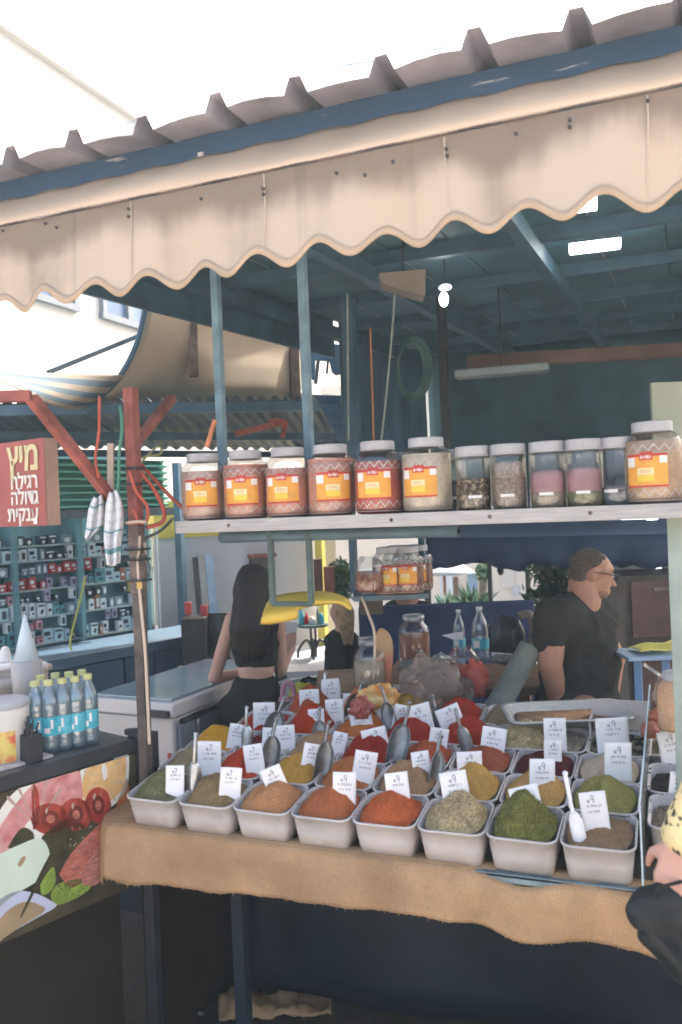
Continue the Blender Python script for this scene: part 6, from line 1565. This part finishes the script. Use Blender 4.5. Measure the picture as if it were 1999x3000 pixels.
# man in a black t-shirt leaning over the stall, in profile to the right
Zm = 3.4
def M(px, py, dz=0.): return at(px, py, Zm + dz)
mn = thing('person', 'man with short grey hair, glasses and black t-shirt leaning on the stall in profile', 'person', (M(1700, 2100, .05).x, M(1700, 2100, .05).y, 0))
hc = M(1736, 1677)
RT = FACE @ ry(R_(12))           # head tipped forward, nose towards the picture's right
body = [(M(1712, 1730), .062, M(1706, 1775), .075), (M(1655, 1808, .0), .06, M(1735, 1818, .05), .072),
        (M(1692, 1865, .02), .112, M(1692, 1960, .03), .115), (M(1692, 1960, .03), .115, M(1690, 2080, .02), .115)]
sh_, el, wr_ = M(1616, 1812, -.12), M(1612, 1945, -.12), M(1634, 2062, -.04)
body += [(sh_, .064, el, .050), (el, .047, M(1622, 1990, -.09), .045), (M(1622, 1990, -.09), .045, wr_, .031)]
body += hand(wr_, M(1650, 2120, .02) - wr_, fw * -.3 + V((0, 0, .6)), .35, 1.05, 1)
sh2, el2, wr2 = M(1740, 1820, .20), M(1800, 1930, .30), M(1790, 2060, .25)
body += [(sh2, .065, el2, .048), (el2, .045, wr2, .03)] + hand(wr2, V((0, 0, -1)) + rt * .4, fw, .4, 1.05, -1)
for s_ in (-1, 1):
    h_ = M(1685, 2080, .03) + fw * .10 * s_; kn = V((h_.x, h_.y, .5)) + rt * .02; an = V((h_.x, h_.y, .1)); body += [(h_, .10, kn, .065), (kn, .06, an, .045), (an - V((0, 0, .05)), .042, an - V((0, 0, .055)) + r0 * .18, .035)]
fx = RT @ V((1, 0, 0)); fz_ = RT @ V((0, 0, 1)); fy = fw
HS = .84
def H(x, y, z): return hc + (fx * x + fy * y + fz_ * z) * HS
hb = [(H(-.008, 0, .020), (.098, .074, .088), RT), (H(.030, 0, -.045), (.066, .060, .082), RT), (H(.052, 0, -.088), (.040, .038, .032), RT),      # skull, face, chin
      (H(.076, 0, .030), (.020, .048, .020), RT), (H(.098, 0, -.026), (.017, .014, .028), RT @ ry(R_(-24))), (H(.113, 0, -.042), (.013, .014, .011), RT),           # brow, nose
      (H(.088, 0, -.072), (.014, .024, .008), RT), (H(.086, 0, -.084), (.014, .022, .008), RT), (H(-.012, -.074, -.015), (.020, .010, .032), RT), (H(-.012, .074, -.015), (.020, .010, .032), RT), (H(-.055, 0, -.06), (.05, .055, .06), RT)]
body += [(H(-.035, 0, -.07), .056, M(1708, 1760), .072)]
hb = [(c_, tuple(x * HS for x in r_), m_) for c_, r_, m_ in hb]
put(blob(body, .0065, hb, 4), 'body', SKIN2, mn, smooth=True)
g = MB()
for y in (-.03, .03): g.ball(H(.085, y, .002), .0095, 2)
put(g, 'eye', mat('eye_white', (.5, .45, .4), .3, .1, 9), mn, smooth=True)
hair = blob([], .006, [(H(-.022, 0, .036), (.078, .064, .067), RT), (H(-.060, 0, -.02), (.041, .055, .050), RT), (H(.008, 0, .054), (.048, .052, .040), RT)], 3, .002)
hpts = [(v.co.copy(), v.normal.copy()) for v in hair.vertices]
ho_ = put(hair, 'hair', mat('grey_stubble_hair', (.085, .068, .055), .85, .35, 60, bump=.5, bscale=220), mn, smooth=True)
rs = random.Random(8); g = MB(); pool_ = hpts
for k in range(1500):
    c_, n_ = rs.choice(pool_); d_ = (n_ * .6 - fz_ * .5 + V((rs.uniform(-.4, .4), rs.uniform(-.4, .4), rs.uniform(-.3, .3)))).normalized() * rs.uniform(.005, .011); s_ = d_.cross(V((rs.uniform(-1, 1), rs.uniform(-1, 1), rs.uniform(-1, 1)))).normalized() * .0011
    g.quad(c_ - s_, c_ + s_, c_ + d_ + s_ * .2, c_ + d_ - s_ * .2)
put(g, 'hair_tufts', [mat('grey_hair_tuft', (.15, .125, .105), .7, .6, 60)], ho_)
gl = None
g = MB()
for y in (-.034, .034):
    g.tube([H(.104, y + .024 * math.cos(a), -.004 + .018 * math.sin(a)) for a in [R_(x) for x in range(0, 361, 30)]], .0022, 6)
    s_ = -1 if y < 0 else 1; g.tube([H(.100, .062 * s_, .004), H(.03, .078 * s_, .006), H(-.015, .080 * s_, .002)], .0022, 6)
g.tube([H(.108, -.012, 0), H(.108, .012, 0)], .002, 6)
put(g, 'glasses', mat('dark_glasses_frame', (.03, .02, .02), .3, .1, 9), mn)
stub = blob([], .006, [(H(.036, 0, -.088), (.049, .049, .029), RT), (H(.0, 0, -.085), (.046, .053, .019), RT)], 3, .001)
put(stub, 'beard', mat('grey_beard_stubble', (.26, .15, .105), .9, .3, 90, bump=.4, bscale=250), mn, smooth=True)
shirt = [(M(1690, 1776), .072, M(1713, 1780, .03), .076), (M(1650, 1806, -.03), .085, M(1742, 1818, .06), .10), (M(1678, 1865, .0), .135, M(1712, 1865, .02), .140), (M(1680, 1960, .02), .140, M(1714, 1960, .03), .148), (M(1672, 2075, .02), .150, M(1712, 2075, .03), .160),
         (sh_, .078, M(1612, 1872, -.12), .066), (M(1660, 1802, -.06), .085, sh_, .077), (sh2, .08, sh2.lerp(el2, .5), .068), (M(1735, 1820, .08), .09, sh2, .08)]
put(blob(shirt, .009, smooth=9, seed=3, fold=.011), 't_shirt', mat('faded_black_tshirt', (.032, .034, .031), .9, .2, 9, bump=.15, bscale=150, spec=.15), mn, smooth=True)
tr_ = [(M(1680, 2085, .02), .145, M(1705, 2100, .03), .15)]
for s_ in (-1, 1):
    h_ = M(1690, 2100, .03) + fw * .095 * s_; tr_ += [(h_, .115, V((h_.x, h_.y, .5)), .085), (V((h_.x, h_.y, .5)), .085, V((h_.x, h_.y, .1)), .07)]
put(blob(tr_, .012, noise_=.008), 'trousers', BLKC, mn, smooth=True)

# blonde woman in black beyond the yellow pan
Zb = 5.4
def Bp(px, py, dz=0.): return at(px, py, Zb + dz)
bl = thing('person', 'blonde person in black partly hidden behind the yellow pan', 'person', (Bp(1008, 2000).x, Bp(1008, 2000).y, 0))
hd = Bp(1003, 1795)
body = [(Bp(1003, 1830), .045, Bp(1003, 1860), .05), (Bp(990, 1875), .06, Bp(1022, 1875), .06), (Bp(1003, 1890), .10, Bp(1005, 2000), .10), (Bp(1005, 2000), .11, Bp(1005, 2100), .12), (Bp(975, 1880, .05), .045, Bp(985, 1960, .15), .036), (Bp(985, 1960, .15), .035, Bp(1000, 1930, .3), .026), (Bp(1035, 1880, .05), .045, Bp(1030, 1960, .15), .036), (Bp(1030, 1960, .15), .035, Bp(1010, 1935, .3), .026)]
for s_ in (-1, 1):
    h_ = Bp(1005, 2090) + rt * .08 * s_; body += [(h_, .085, V((h_.x, h_.y, .1)), .045), (V((h_.x, h_.y, .05)), .04, V((h_.x, h_.y, .045)) + V((fw.x, fw.y, 0)) * .15, .03)]
body += hand(Bp(1000, 1930, .3), fw + V((0, 0, .3)), V((0, 0, 1)), .5) + hand(Bp(1010, 1935, .3), fw + V((0, 0, .3)), V((0, 0, 1)), .5, thumb=-1)
put(blob(body, .009, [(hd, (.072, .09, .105), FACE), (hd + fw * .09, (.012, .02, .02), FACE), (hd + rt * .07, (.01, .02, .03), FACE), (hd - rt * .07, (.01, .02, .03), FACE)]), 'body', SKIN, bl, smooth=True)
cl = [(Bp(988, 1875), .075, Bp(1022, 1875), .07), (Bp(1003, 1900), .115, Bp(1003, 2000), .115), (Bp(1003, 2000), .12, Bp(1003, 2150), .13), (Bp(975, 1880, .05), .06, Bp(985, 1960, .15), .05), (Bp(1035, 1880, .05), .055, Bp(1028, 1960, .15), .05), (Bp(1003, 2150), .13, V((Bp(1003, 2150).x, Bp(1003, 2150).y, .2)), .15)]
put(blob(cl, .011, noise_=.008), 'black_dress', BLKC, bl, smooth=True)
g = MB(); rs = random.Random(5)
for k in range(120):
    u = rs.uniform(-1, 1); g.tube(cr([Bp(1003 + 14 * u, 1752, -.04), Bp(1010 + 26 * u, 1795, -.09), Bp(1016 + 20 * u, 1840, -.11), Bp(1020 + 12 * u + rs.uniform(-4, 4), 1880 + rs.uniform(-15, 12), -.12)], 4), [.005] * 11 + [.003, .001], 4)
put(g, 'hair', mat('blonde_hair', (.50, .34, .19), .5, .25, 30, spec=.3), bl, smooth=True)
# seated man in dark clothes far behind the rack
Zs = 5.2
def Sp(px, py, dz=0.): return at(px, py, Zs + dz)
se = thing('person', 'seated person in dark clothes behind the navy barrier under the rear rack', 'person', (Sp(1190, 1900).x, Sp(1190, 1900).y, 0))
hc2 = Sp(1192, 1742)
body = [(Sp(1192, 1770), .05, Sp(1195, 1790), .055), (Sp(1160, 1800), .08, Sp(1235, 1800), .08), (Sp(1195, 1830), .14, Sp(1195, 1950), .14), (Sp(1150, 1810), .055, Sp(1130, 1900, -.1), .045), (Sp(1240, 1810), .055, Sp(1262, 1900, -.1), .045), (Sp(1130, 1900, -.1), .042, Sp(1170, 1930, -.3), .03), (Sp(1262, 1900, -.1), .042, Sp(1220, 1930, -.3), .03)]
for s_ in (-1, 1):
    h_ = Sp(1195, 1960) + rt * .1 * s_; kn = h_ - fw * .42; body += [(h_, .10, kn, .065), (kn, .06, V((kn.x, kn.y, .08)), .045), (V((kn.x, kn.y, .05)), .04, V((kn.x, kn.y, .045)) - V((fw.x, fw.y, 0)) * .16, .03)]
body += hand(Sp(1170, 1930, -.3), rt - fw * .2, V((0, 0, 1)), .5) + hand(Sp(1220, 1930, -.3), -rt - fw * .2, V((0, 0, 1)), .5, thumb=-1)
F2 = FACE
put(blob(body, .009, [(hc2, (.075, .09, .11), F2), (hc2 - fw * .092 - V((0, 0, .01)), (.012, .018, .022), F2), (hc2 - fw * .05 - V((0, 0, .07)), (.045, .045, .035), F2), (hc2 + rt * .076, (.01, .02, .03), F2), (hc2 - rt * .076, (.01, .02, .03), F2)]), 'body', SKIN2, se, smooth=True)
g = MB()
for u in (-1, 1): g.ball(hc2 - fw * .083 + rt * .028 * u + V((0, 0, .01)), .010, 1)
put(g, 'eye', MATS['dark_rivet'], se, smooth=True)
put(blob([(Sp(1158, 1803), .095, Sp(1236, 1803), .095), (Sp(1195, 1830), .155, Sp(1195, 1960), .155), (Sp(1150, 1815), .07, Sp(1132, 1885, -.08), .06), (Sp(1240, 1815), .07, Sp(1260, 1885, -.08), .06)], .011, noise_=.008), 'jacket', BLKC, se, smooth=True)
put(blob([], .009, [(hc2 + V((0, 0, .035)) + fw * .02, (.082, .09, .09), F2)], noise_=.003), 'hair', DRKH, se, smooth=True)
p_ = V((Sp(1195, 1960).x, Sp(1195, 1960).y, 0)); st_ = thing('stool', 'dark stool under the seated person behind the barrier', 'stool', p_)
zz = Sp(1195, 1960).z - .12
g = MB(); g.box(p_ + V((0, 0, zz)), (.36, .36, .03), FACE); put(g, 'seat', WOOD, st_, bevel=.004)
for dx in (-.14, .14):
    for dy in (-.14, .14):
        q_ = p_ + FACE @ V((dx, dy, 0)); g = MB(); g.box(q_ + V((0, 0, zz / 2 - .01)), (.035, .035, zz - .02)); put(g, 'leg', WOOD, st_)

# shopper at the right edge: yellow spotted sleeve, hand resting on a dark bag
bs = V((.36, 1.62, 0)); ps = thing('person', 'shopper at the right edge with black spotted yellow sleeve and dark bag', 'person', bs)
Zp_ = 1.62
def Q(px, py, dz=0.): return at(px, py, Zp_ + dz)
elb, wri = Q(2150, 2235), Q(2006, 2462, .02)
shd = bs + V((-.08, .0, 1.40))
body = [(bs + V((0, 0, 1.50)), .055, bs + V((0, 0, 1.40)), .06), (bs + V((-.02, -.14, 1.38)), .06, bs + V((0, .16, 1.38)), .06), (bs + V((0, 0, 1.30)), .13, bs + V((0, 0, 1.0)), .12), (bs + V((0, 0, 1.0)), .13, bs + V((0, 0, .88)), .14),
        (bs + V((-.02, .17, 1.37)), .052, elb, .042), (elb, .040, wri, .029), (bs + V((0, -.17, 1.37)), .052, bs + V((.02, -.22, 1.08)), .042), (bs + V((.02, -.22, 1.08)), .04, bs + V((-.08, -.22, .85)), .03)]
body += hand(wri, Q(1968, 2590, .02) - wri, -fw * .5 + V((0, 0, .6)) - rt * .3, .45, 1.0, 1) + hand(bs + V((-.08, -.22, .85)), V((-.2, 0, -1)), V((1, 0, 0)), .4)
for s_ in (-1, 1):
    h_ = bs + V((0, .09 * s_, .86)); body += [(h_, .10, h_ + V((0, 0, -.38)), .062), (h_ + V((0, 0, -.38)), .06, h_ + V((0, 0, -.78)), .042), (h_ + V((0, 0, -.81)), .04, h_ + V((-.17, 0, -.82)), .032)]
hs_ = bs + V((-.01, 0, 1.62)); F3 = rz(R_(90))
put(blob(body, .007, [(hs_, (.075, .09, .11), F3), (hs_ + V((-.09, 0, -.01)), (.02, .012, .022), Mx.Identity(3)), (hs_ + V((-.05, 0, -.07)), (.05, .045, .035), Mx.Identity(3)), (hs_ + V((0, .076, 0)), (.02, .01, .03), Mx.Identity(3)), (hs_ + V((0, -.076, 0)), (.02, .01, .03), Mx.Identity(3))], 4), 'body', SKIN, ps, smooth=True)
YEL = mat('spotted_yellow_fabric', (.03, .03, .025), .85, col2=(.78, .64, .34), thr=(.36, .42), scale=52, detail=2)
put(blob([(bs + V((-.02, .17, 1.37)), .075, elb, .082), (elb, .070, elb.lerp(wri, .9), .054), (bs + V((-.02, -.14, 1.38)), .075, bs + V((0, .16, 1.38)), .075), (bs + V((0, 0, 1.30)), .145, bs + V((0, 0, .95)), .145), (bs + V((0, -.17, 1.37)), .07, bs + V((.02, -.22, 1.1)), .058)], .008, fold=.008), 'blouse', YEL, ps, smooth=True)
put(blob([(bs + V((0, 0, .95)), .15, bs + V((0, 0, .85)), .155)] + [(bs + V((0, .09 * s_, .86)), .12, bs + V((0, .09 * s_, .12)), .075) for s_ in (-1, 1)], .012, noise_=.006), 'trousers', BLKC, ps, smooth=True)
put(blob([], .009, [(hs_ + V((.02, 0, .03)), (.09, .085, .1), Mx.Identity(3)), (hs_ + V((.06, 0, -.08)), (.05, .07, .1), Mx.Identity(3))], noise_=.004), 'hair', DRKH, ps, smooth=True)
bag = thing('dark_bag', 'dark blue green shoulder bag at the lower right edge held by the shopper', 'bag', Q(1960, 2800))
put(blob([(Q(1846, 2648, .02), .012, Q(2010, 2620, .02), .03), (Q(1850, 2660, .02), .018, Q(2030, 2700, .04), .06), (Q(1905, 2740, .03), .022, Q(2040, 2800, .04), .07)], .008, noise_=.010, fold=.014), 'bag_body', mat('dark_teal_fabric', (.009, .015, .017), .6, .25, 6, bump=.2, bscale=40), bag, smooth=True)
g = MB(); g.tube(cr([Q(1922, 2630), Q(1924, 2604), Q(1945, 2596), Q(2010, 2580)], 5), .0035, 8); put(g, 'handle', BLKC, bag, smooth=True)
# ------------------------------------------------------------------ right side of the stall
tr0 = thing('metal_tray', 'shallow aluminium tray lying behind the black seed tub', 'tray', at(1655, 2110, 2.95))
cT = spot(1660, 2105, .15); cT = at(1658, 2108, depth(cT) + .02)
Tr = rz(YAW) @ rx(R_(6)); w2, d2_, h2 = .40, .19, .030
g = MB(); rings = []
for w_, d_, z in ((w2 - .06, d2_ - .05, 0), (w2 - .01, d2_ - .01, h2), (w2 + .015, d2_ + .015, h2 + .002), (w2 + .015, d2_ + .015, h2 - .002)):
    rings.append([cT + Tr @ p for p in rrect(w_, d_, .035, z)])
g.loft(rings, True, False)
put(g, 'tray', ALU, tr0, smooth=True, solid=.002)
g = MB(); g.loft([[cT + Tr @ p for p in rrect(w2 - .07, d2_ - .06, .03, .003)], [cT + Tr @ p for p in rrect(w2 - .065, d2_ - .055, .03, .009)]]); put(g, 'residue', mat('brown_residue', (.34, .20, .11), .9, .3, 30, bump=.3), tr0, smooth=True)
sd_t = thing('side_table', 'small pale blue folding table behind the man at the right', 'table', at(1880, 2110, 3.3))
c = at(1905, 1915, 3.3); g = MB(); g.box(c, (.24, .22, .014), FACE); put(g, 'table_top', mat('pale_blue_top', (.26, .36, .52), .45, .1, 7), sd_t, bevel=.003)
for px, py in ((1872, 2110), (1955, 2110)):
    A = at(1868 if px < 1900 else 1950, 1922, 3.3); g = MB(); g.box((A.x, A.y, (A.z) / 2), (.028, .028, A.z)); put(g, 'leg', mat('pale_blue_leg', (.20, .34, .55), .45, .1, 7), sd_t)
g = MB(); g.bar(at(1885, 1945, 3.38), at(1965, 2000, 3.38), .012, .012); put(g, 'brace', STEEL, sd_t)
g = MB(); A = c + V((0, 0, .010)); rows = []
for j in range(6):
    rows.append([A + FACE @ V((-.06 + .17 * i / 8, -.07 + .14 * j / 5, .006 * math.sin(i * .9 + j) + .012 + .016 * (i / 8) ** 2)) for i in range(9)])
g.sheet(rows); solo(g, 'yellow_papers', mat('yellow_paper', (.72, .66, .14), .6, .12, 20), 'loose yellow papers on the pale blue table', 'paper', smooth=True, solid=.004)
# right-hand neighbour tubs and bags
def rtub(px, py, lift, k, label, **kw):
    p = spot(px, py, lift); z = tz(p.y); root = thing('spice_tub', label, 'tub', (p.x, p.y, z), TILT, 'spice tubs right of the partition')
    o = bpy.data.objects.new('tub', TUB_ME); COL.objects.link(o); o.parent = root
    put(heap_mesh(.174, .170, .08, kw.get('hp', .02), (0, 0), int(px)), 'spice', spice_mat(k), root, smooth=True, local=True)
rtub(2010, 2400, .08, 'mixed', 'white tub of dark mixed herbs beside the partition, nearest the shopper')
rtub(2000, 2300, .08, 'black', 'white tub of black seeds right of the partition, middle one')
rtub(1985, 2195, .08, 'mixed', 'white tub of dark mixed herbs at the back right of the partition')
card_thing(1975, 2170, 84, 88, 2, 'white price card at the far right edge above the dark herbs', 9, seed=77, lift=.14)
card_thing(1990, 2270, 70, 110, 0, 'tall pale card at the right edge beside the yellow sleeve', 9, seed=78, lift=.12)
p = at(1990, 2135, 2.6); pot = thing('tan_jar', 'big tan container at the right edge above the orange bags', 'container', p)
g = MB(); g.lathe([(.055, 0), (.06, .01), (.06, .11), (.056, .13), (.04, .15)], 28, p); put(g, 'body', MATS.get('powder_tanjar'), pot, smooth=True); g = MB(); g.lathe([(.042, .15), (.043, .152), (.043, .172), (.036, .175)], 24, p); put(g, 'lid', LID, pot, smooth=True)
lump(1935, 2135, 2.75, 70, 62, mat('orange_red_bag', (.50, .17, .09), .35, .3, 14, bump=.4, bscale=22), 'spice_bag', 'orange red bag of spice left of the tan container', 'bag', 51, .35)
lump(1905, 2165, 2.7, 52, 50, mat('red_brown_bag', (.36, .12, .08), .35, .3, 14, bump=.4, bscale=22), 'spice_bag', 'small red brown bag beside the widest price card', 'bag', 53, .35)
lump(1945, 2075, 2.8, 56, 88, BAGM, 'plastic_bag', 'twisted clear plastic bag hanging above the orange red bag', 'bag', 57, .4)
# big pale green board hanging at the right
g = MB(); p, q = at(1905, 1122, 3.1), at(2120, 1330, 3.1); g.box((p + q) / 2, ((q - p).xy.length, .02, p.z - q.z), FACE); bd = solo(g, 'hanging_board', mat('pale_green_board', (.42, .46, .38), .6, .1, 3), 'pale green board hanging behind the large tan jar', 'board', bevel=.002)
# dark back of the stall behind the man
bk_ = thing('rear_cabinet', 'dark rear cabinet in shadow behind the man', 'cabinet', at(1900, 2000, 6.0))
p, q = at(1790, 1690, 5.6), at(2150, 1690, 5.2); 
g = MB(); mm_ = (p + q) / 2; g.box((mm_.x, mm_.y, .72), ((q - p).xy.length, .5, 1.44), FACE); put(g, 'carcass', mat('dark_wood_cabinet', (.05, .04, .03), .6, .4, 5), bk_)
for i in range(3):
    g = MB(); g.box(V((mm_.x, mm_.y, .4 + .42 * i)) - FACE @ V((0, .262, 0)), ((q - p).xy.length - .06, .02, .34), FACE); d_ = put(g, 'drawer', mat('dark_red_drawer', (.10, .05, .04), .5, .3, 6), bk_, bevel=.003)
    g = MB(); g.box(V((mm_.x, mm_.y, .52 + .42 * i)) - FACE @ V((.15, .28, 0)), (.12, .02, .02), FACE); put(g, 'handle', RUST, d_)
g = MB(); p = at(1880, 1690, 6.6); g.box(p, (.55, .04, .40), FACE); solo(g, 'grey_glow', mat('grey_blue_glow', (.16, .20, .26), .2, .3, 3), 'dim grey blue screen behind the man', 'glow', bevel=.004)  # plain panel whose colour stands in for a faint glow
# ------------------------------------------------------------------ lamps the photograph shows lit
LAMP = emit('lamp_white', (.92, 1, .98), 5.0); LAMPW = emit('lamp_warm_white', (1, .96, .85), 5.0)
def panel(px, py, z, L_, W2, m, label, dirv, stem=9.):
    p = at(px, py, z); t = thing('ceiling_lamp', label, 'lamp', p, group='lit ceiling lamps')
    g = MB(); a, b = p - dirv * L_ / 2, p + dirv * L_ / 2; g.bar(a, b, W2, .03); put(g, 'diffuser', m, t, bevel=.006)
    g = MB(); g.bar(a + V((0, 0, .025)), b + V((0, 0, .025)), W2 * 1.05, .02); put(g, 'housing', BLUEST, t)
    g = MB(); g.tube([p + V((0, 0, .03)), p + V((0, 0, min(stem, max(.06, ZE + .05 * (p.y - 2.25) - p.z))))], .006, 6); put(g, 'stem', BLACKM, t)
dv = V((1, .10, 0)).normalized()
panel(1743, 722, 4.15, .24, .10, LAMP, 'lit white ceiling lamp, the larger one fully in view under the roof', dv)
panel(1688, 603, 3.4, .16, .10, LAMPW, 'lit warm ceiling lamp cut by the awning hem', dv)
p = at(1300, 860, 4.4); lb = thing('bare_bulb', 'small bright bare bulb hanging under the dark roof', 'lamp', p)
g = MB(); g.ball(p + V((0, 0, -.03)), .030, 2, (.8, .8, 1.3)); put(g, 'bulb', LAMP, lb, smooth=True)
g = MB(); g.ball(p + V((.01, 0, .03)), .022, 2, (1.5, 1, .7)); put(g, 'socket', emit('glowing_socket', (1, 1, .95), 4.), lb, smooth=True)
g = MB(); g.tube([p + V((.01, 0, .05)), p + V((.01, 0, ZE + .05 * (p.y - 2.25) - p.z))], .003, 6); put(g, 'cord', BLACKM, lb)
for i, (px, py, w_) in enumerate(((1855, 1513, .20), (1910, 1514, .09))):
    panel(px, py, 4.7, w_ * .66, .08, LAMP, ('lit lamp strip low behind the man, longer left one', 'lit lamp strip low behind the man, shorter right one')[i], dv, .12)
p = at(1926, 1666, 5.9); g = MB(); g.box(p, (.045, .03, .085), FACE); solo(g, 'small_lamp', LAMP, 'small upright glowing lamp behind the man near the green post', 'lamp', bevel=.008)
# unlit fittings and clutter under the roof
p = at(1470, 1088, 5.2); ul = thing('ceiling_lamp', 'long unlit lamp fitting in the dark of the stall roof', 'lamp', p)
g = MB(); g.bar(p - dv * .28, p + dv * .28, .13, .05); put(g, 'housing', mat('dim_white_fitting', (.20, .25, .26), .5, .1, 5), ul, bevel=.01)
g = MB(); g.tube([p, p + V((0, 0, .75))], .005, 6); put(g, 'cord', BLACKM, ul)
g = MB(); g.bar(at(1370, 1062, 5.6), at(2060, 1022, 5.2), .08, .08); solo(g, 'wooden_beam', mat('brown_beam', (.12, .075, .06), .7, .3, 5), 'brown wooden beam crossing the dark back of the stall', 'beam')
p = at(1190, 835, 4.0); hb_ = thing('hanging_box', 'dim beige box hanging under the stall roof', 'box', p)
g = MB(); pts = [at(x, y, 4.0) for x, y in ((1112, 800), (1248, 788), (1246, 868), (1180, 850), (1120, 828))]; g.poly(pts, .12, fw); put(g, 'box', mat('dim_beige_box', (.24, .215, .19), .7, .15, 5), hb_)
g = MB(); g.tube([at(1180, 800, 4.05), at(1180, 700, 4.05)], .006, 6); put(g, 'cord', BLACKM, hb_)
for i, pts in enumerate((((1160, 800), (1150, 960), (1135, 1130), (1118, 1290)), ((1085, 960), (1090, 1100), (1095, 1290)), ((1018, 860), (1020, 1100), (1022, 1290)))):
    g = MB(); g.tube(cr([at(x, y, 4.3) for x, y in pts], 6), .006 if i == 0 else .005, 6); solo(g, 'hanging_rope', mat('pale_rope', (.30, .36, .34), .7, .2, 20) if i != 1 else OW, ('pale rope hanging from the beige box', 'thin orange cord hanging in the dark stall', 'dark thin rope hanging left of the orange cord')[i], 'rope', smooth=True)
g = MB()
for k in range(4):
    g.tube([at(1205 + (38 + k * 4) * math.cos(a) + 3 * k, 1080 + (75 + 6 * k) * math.sin(a), 4.5 + .02 * k) for a in [R_(x) for x in range(0, 361, 20)]], .007, 6)
solo(g, 'hose_coil', mat('green_hose', (.03, .09, .08), .5, .2, 9), 'coil of green hose hanging in the dark stall', 'hose', smooth=True)
g = MB(); g.box(at(1030, 1150, 5.0), (.07, .07, 1.1)); solo(g, 'dark_post', DKBLUE, 'dark post standing between second blue post and hanging ropes', 'post')
g = MB(); a_ = at(1300, 1060, 5.4); g.box((a_.x, a_.y, a_.z - .1), (.05, .05, 1.1)); solo(g, 'dark_post', BLACKM, 'thin black post below the bare bulb', 'post')
# overhead wires against the sky
for i, (a, b) in enumerate((((-40, 388, 9), (420, 350, 10)), ((-40, 400, 9), (430, 362, 10)), ((950, 200, 7), (1700, -20, 6)), ((1000, 190, 7), (1750, -25, 6)))):
    A, B = at(*a), at(*b); pts = [A.lerp(B, t / 12) - V((0, 0, .10 * math.sin(math.pi * t / 12))) for t in range(13)]
    g = MB(); g.tube(pts, .006, 6); solo(g, 'overhead_wire', mat('pale_wire', (.30, .40, .52), .5, .1, 5), ('upper thin wire strung before the white building', 'lower thin wire strung before the white building', 'upper thin wire crossing the sky above the roof ribs', 'lower thin wire crossing the sky above the roof ribs')[i], 'wire')
# ------------------------------------------------------------------ thin bluish haze volume added to lift the dark tones
g = MB(); g.box((-3, 5, 3.4), (30, 40, 8.8))
hz = put(g, 'haze', [], None); hz['kind'] = 'stuff'; hz['label'] = 'thin bluish haze added to lift the dark tones'; hz['category'] = 'haze'
hm_ = bpy.data.materials.new('haze'); hm_.use_nodes = True; N = hm_.node_tree.nodes; N.clear()
pv = N.new('ShaderNodeVolumePrincipled'); pv.inputs['Color'].default_value = (.66, .86, 1., 1); pv.inputs['Density'].default_value = .0068; pv.inputs['Anisotropy'].default_value = .2
o_ = N.new('ShaderNodeOutputMaterial'); hm_.node_tree.links.new(pv.outputs[0], o_.inputs['Volume'])
hz.data.materials.append(hm_)
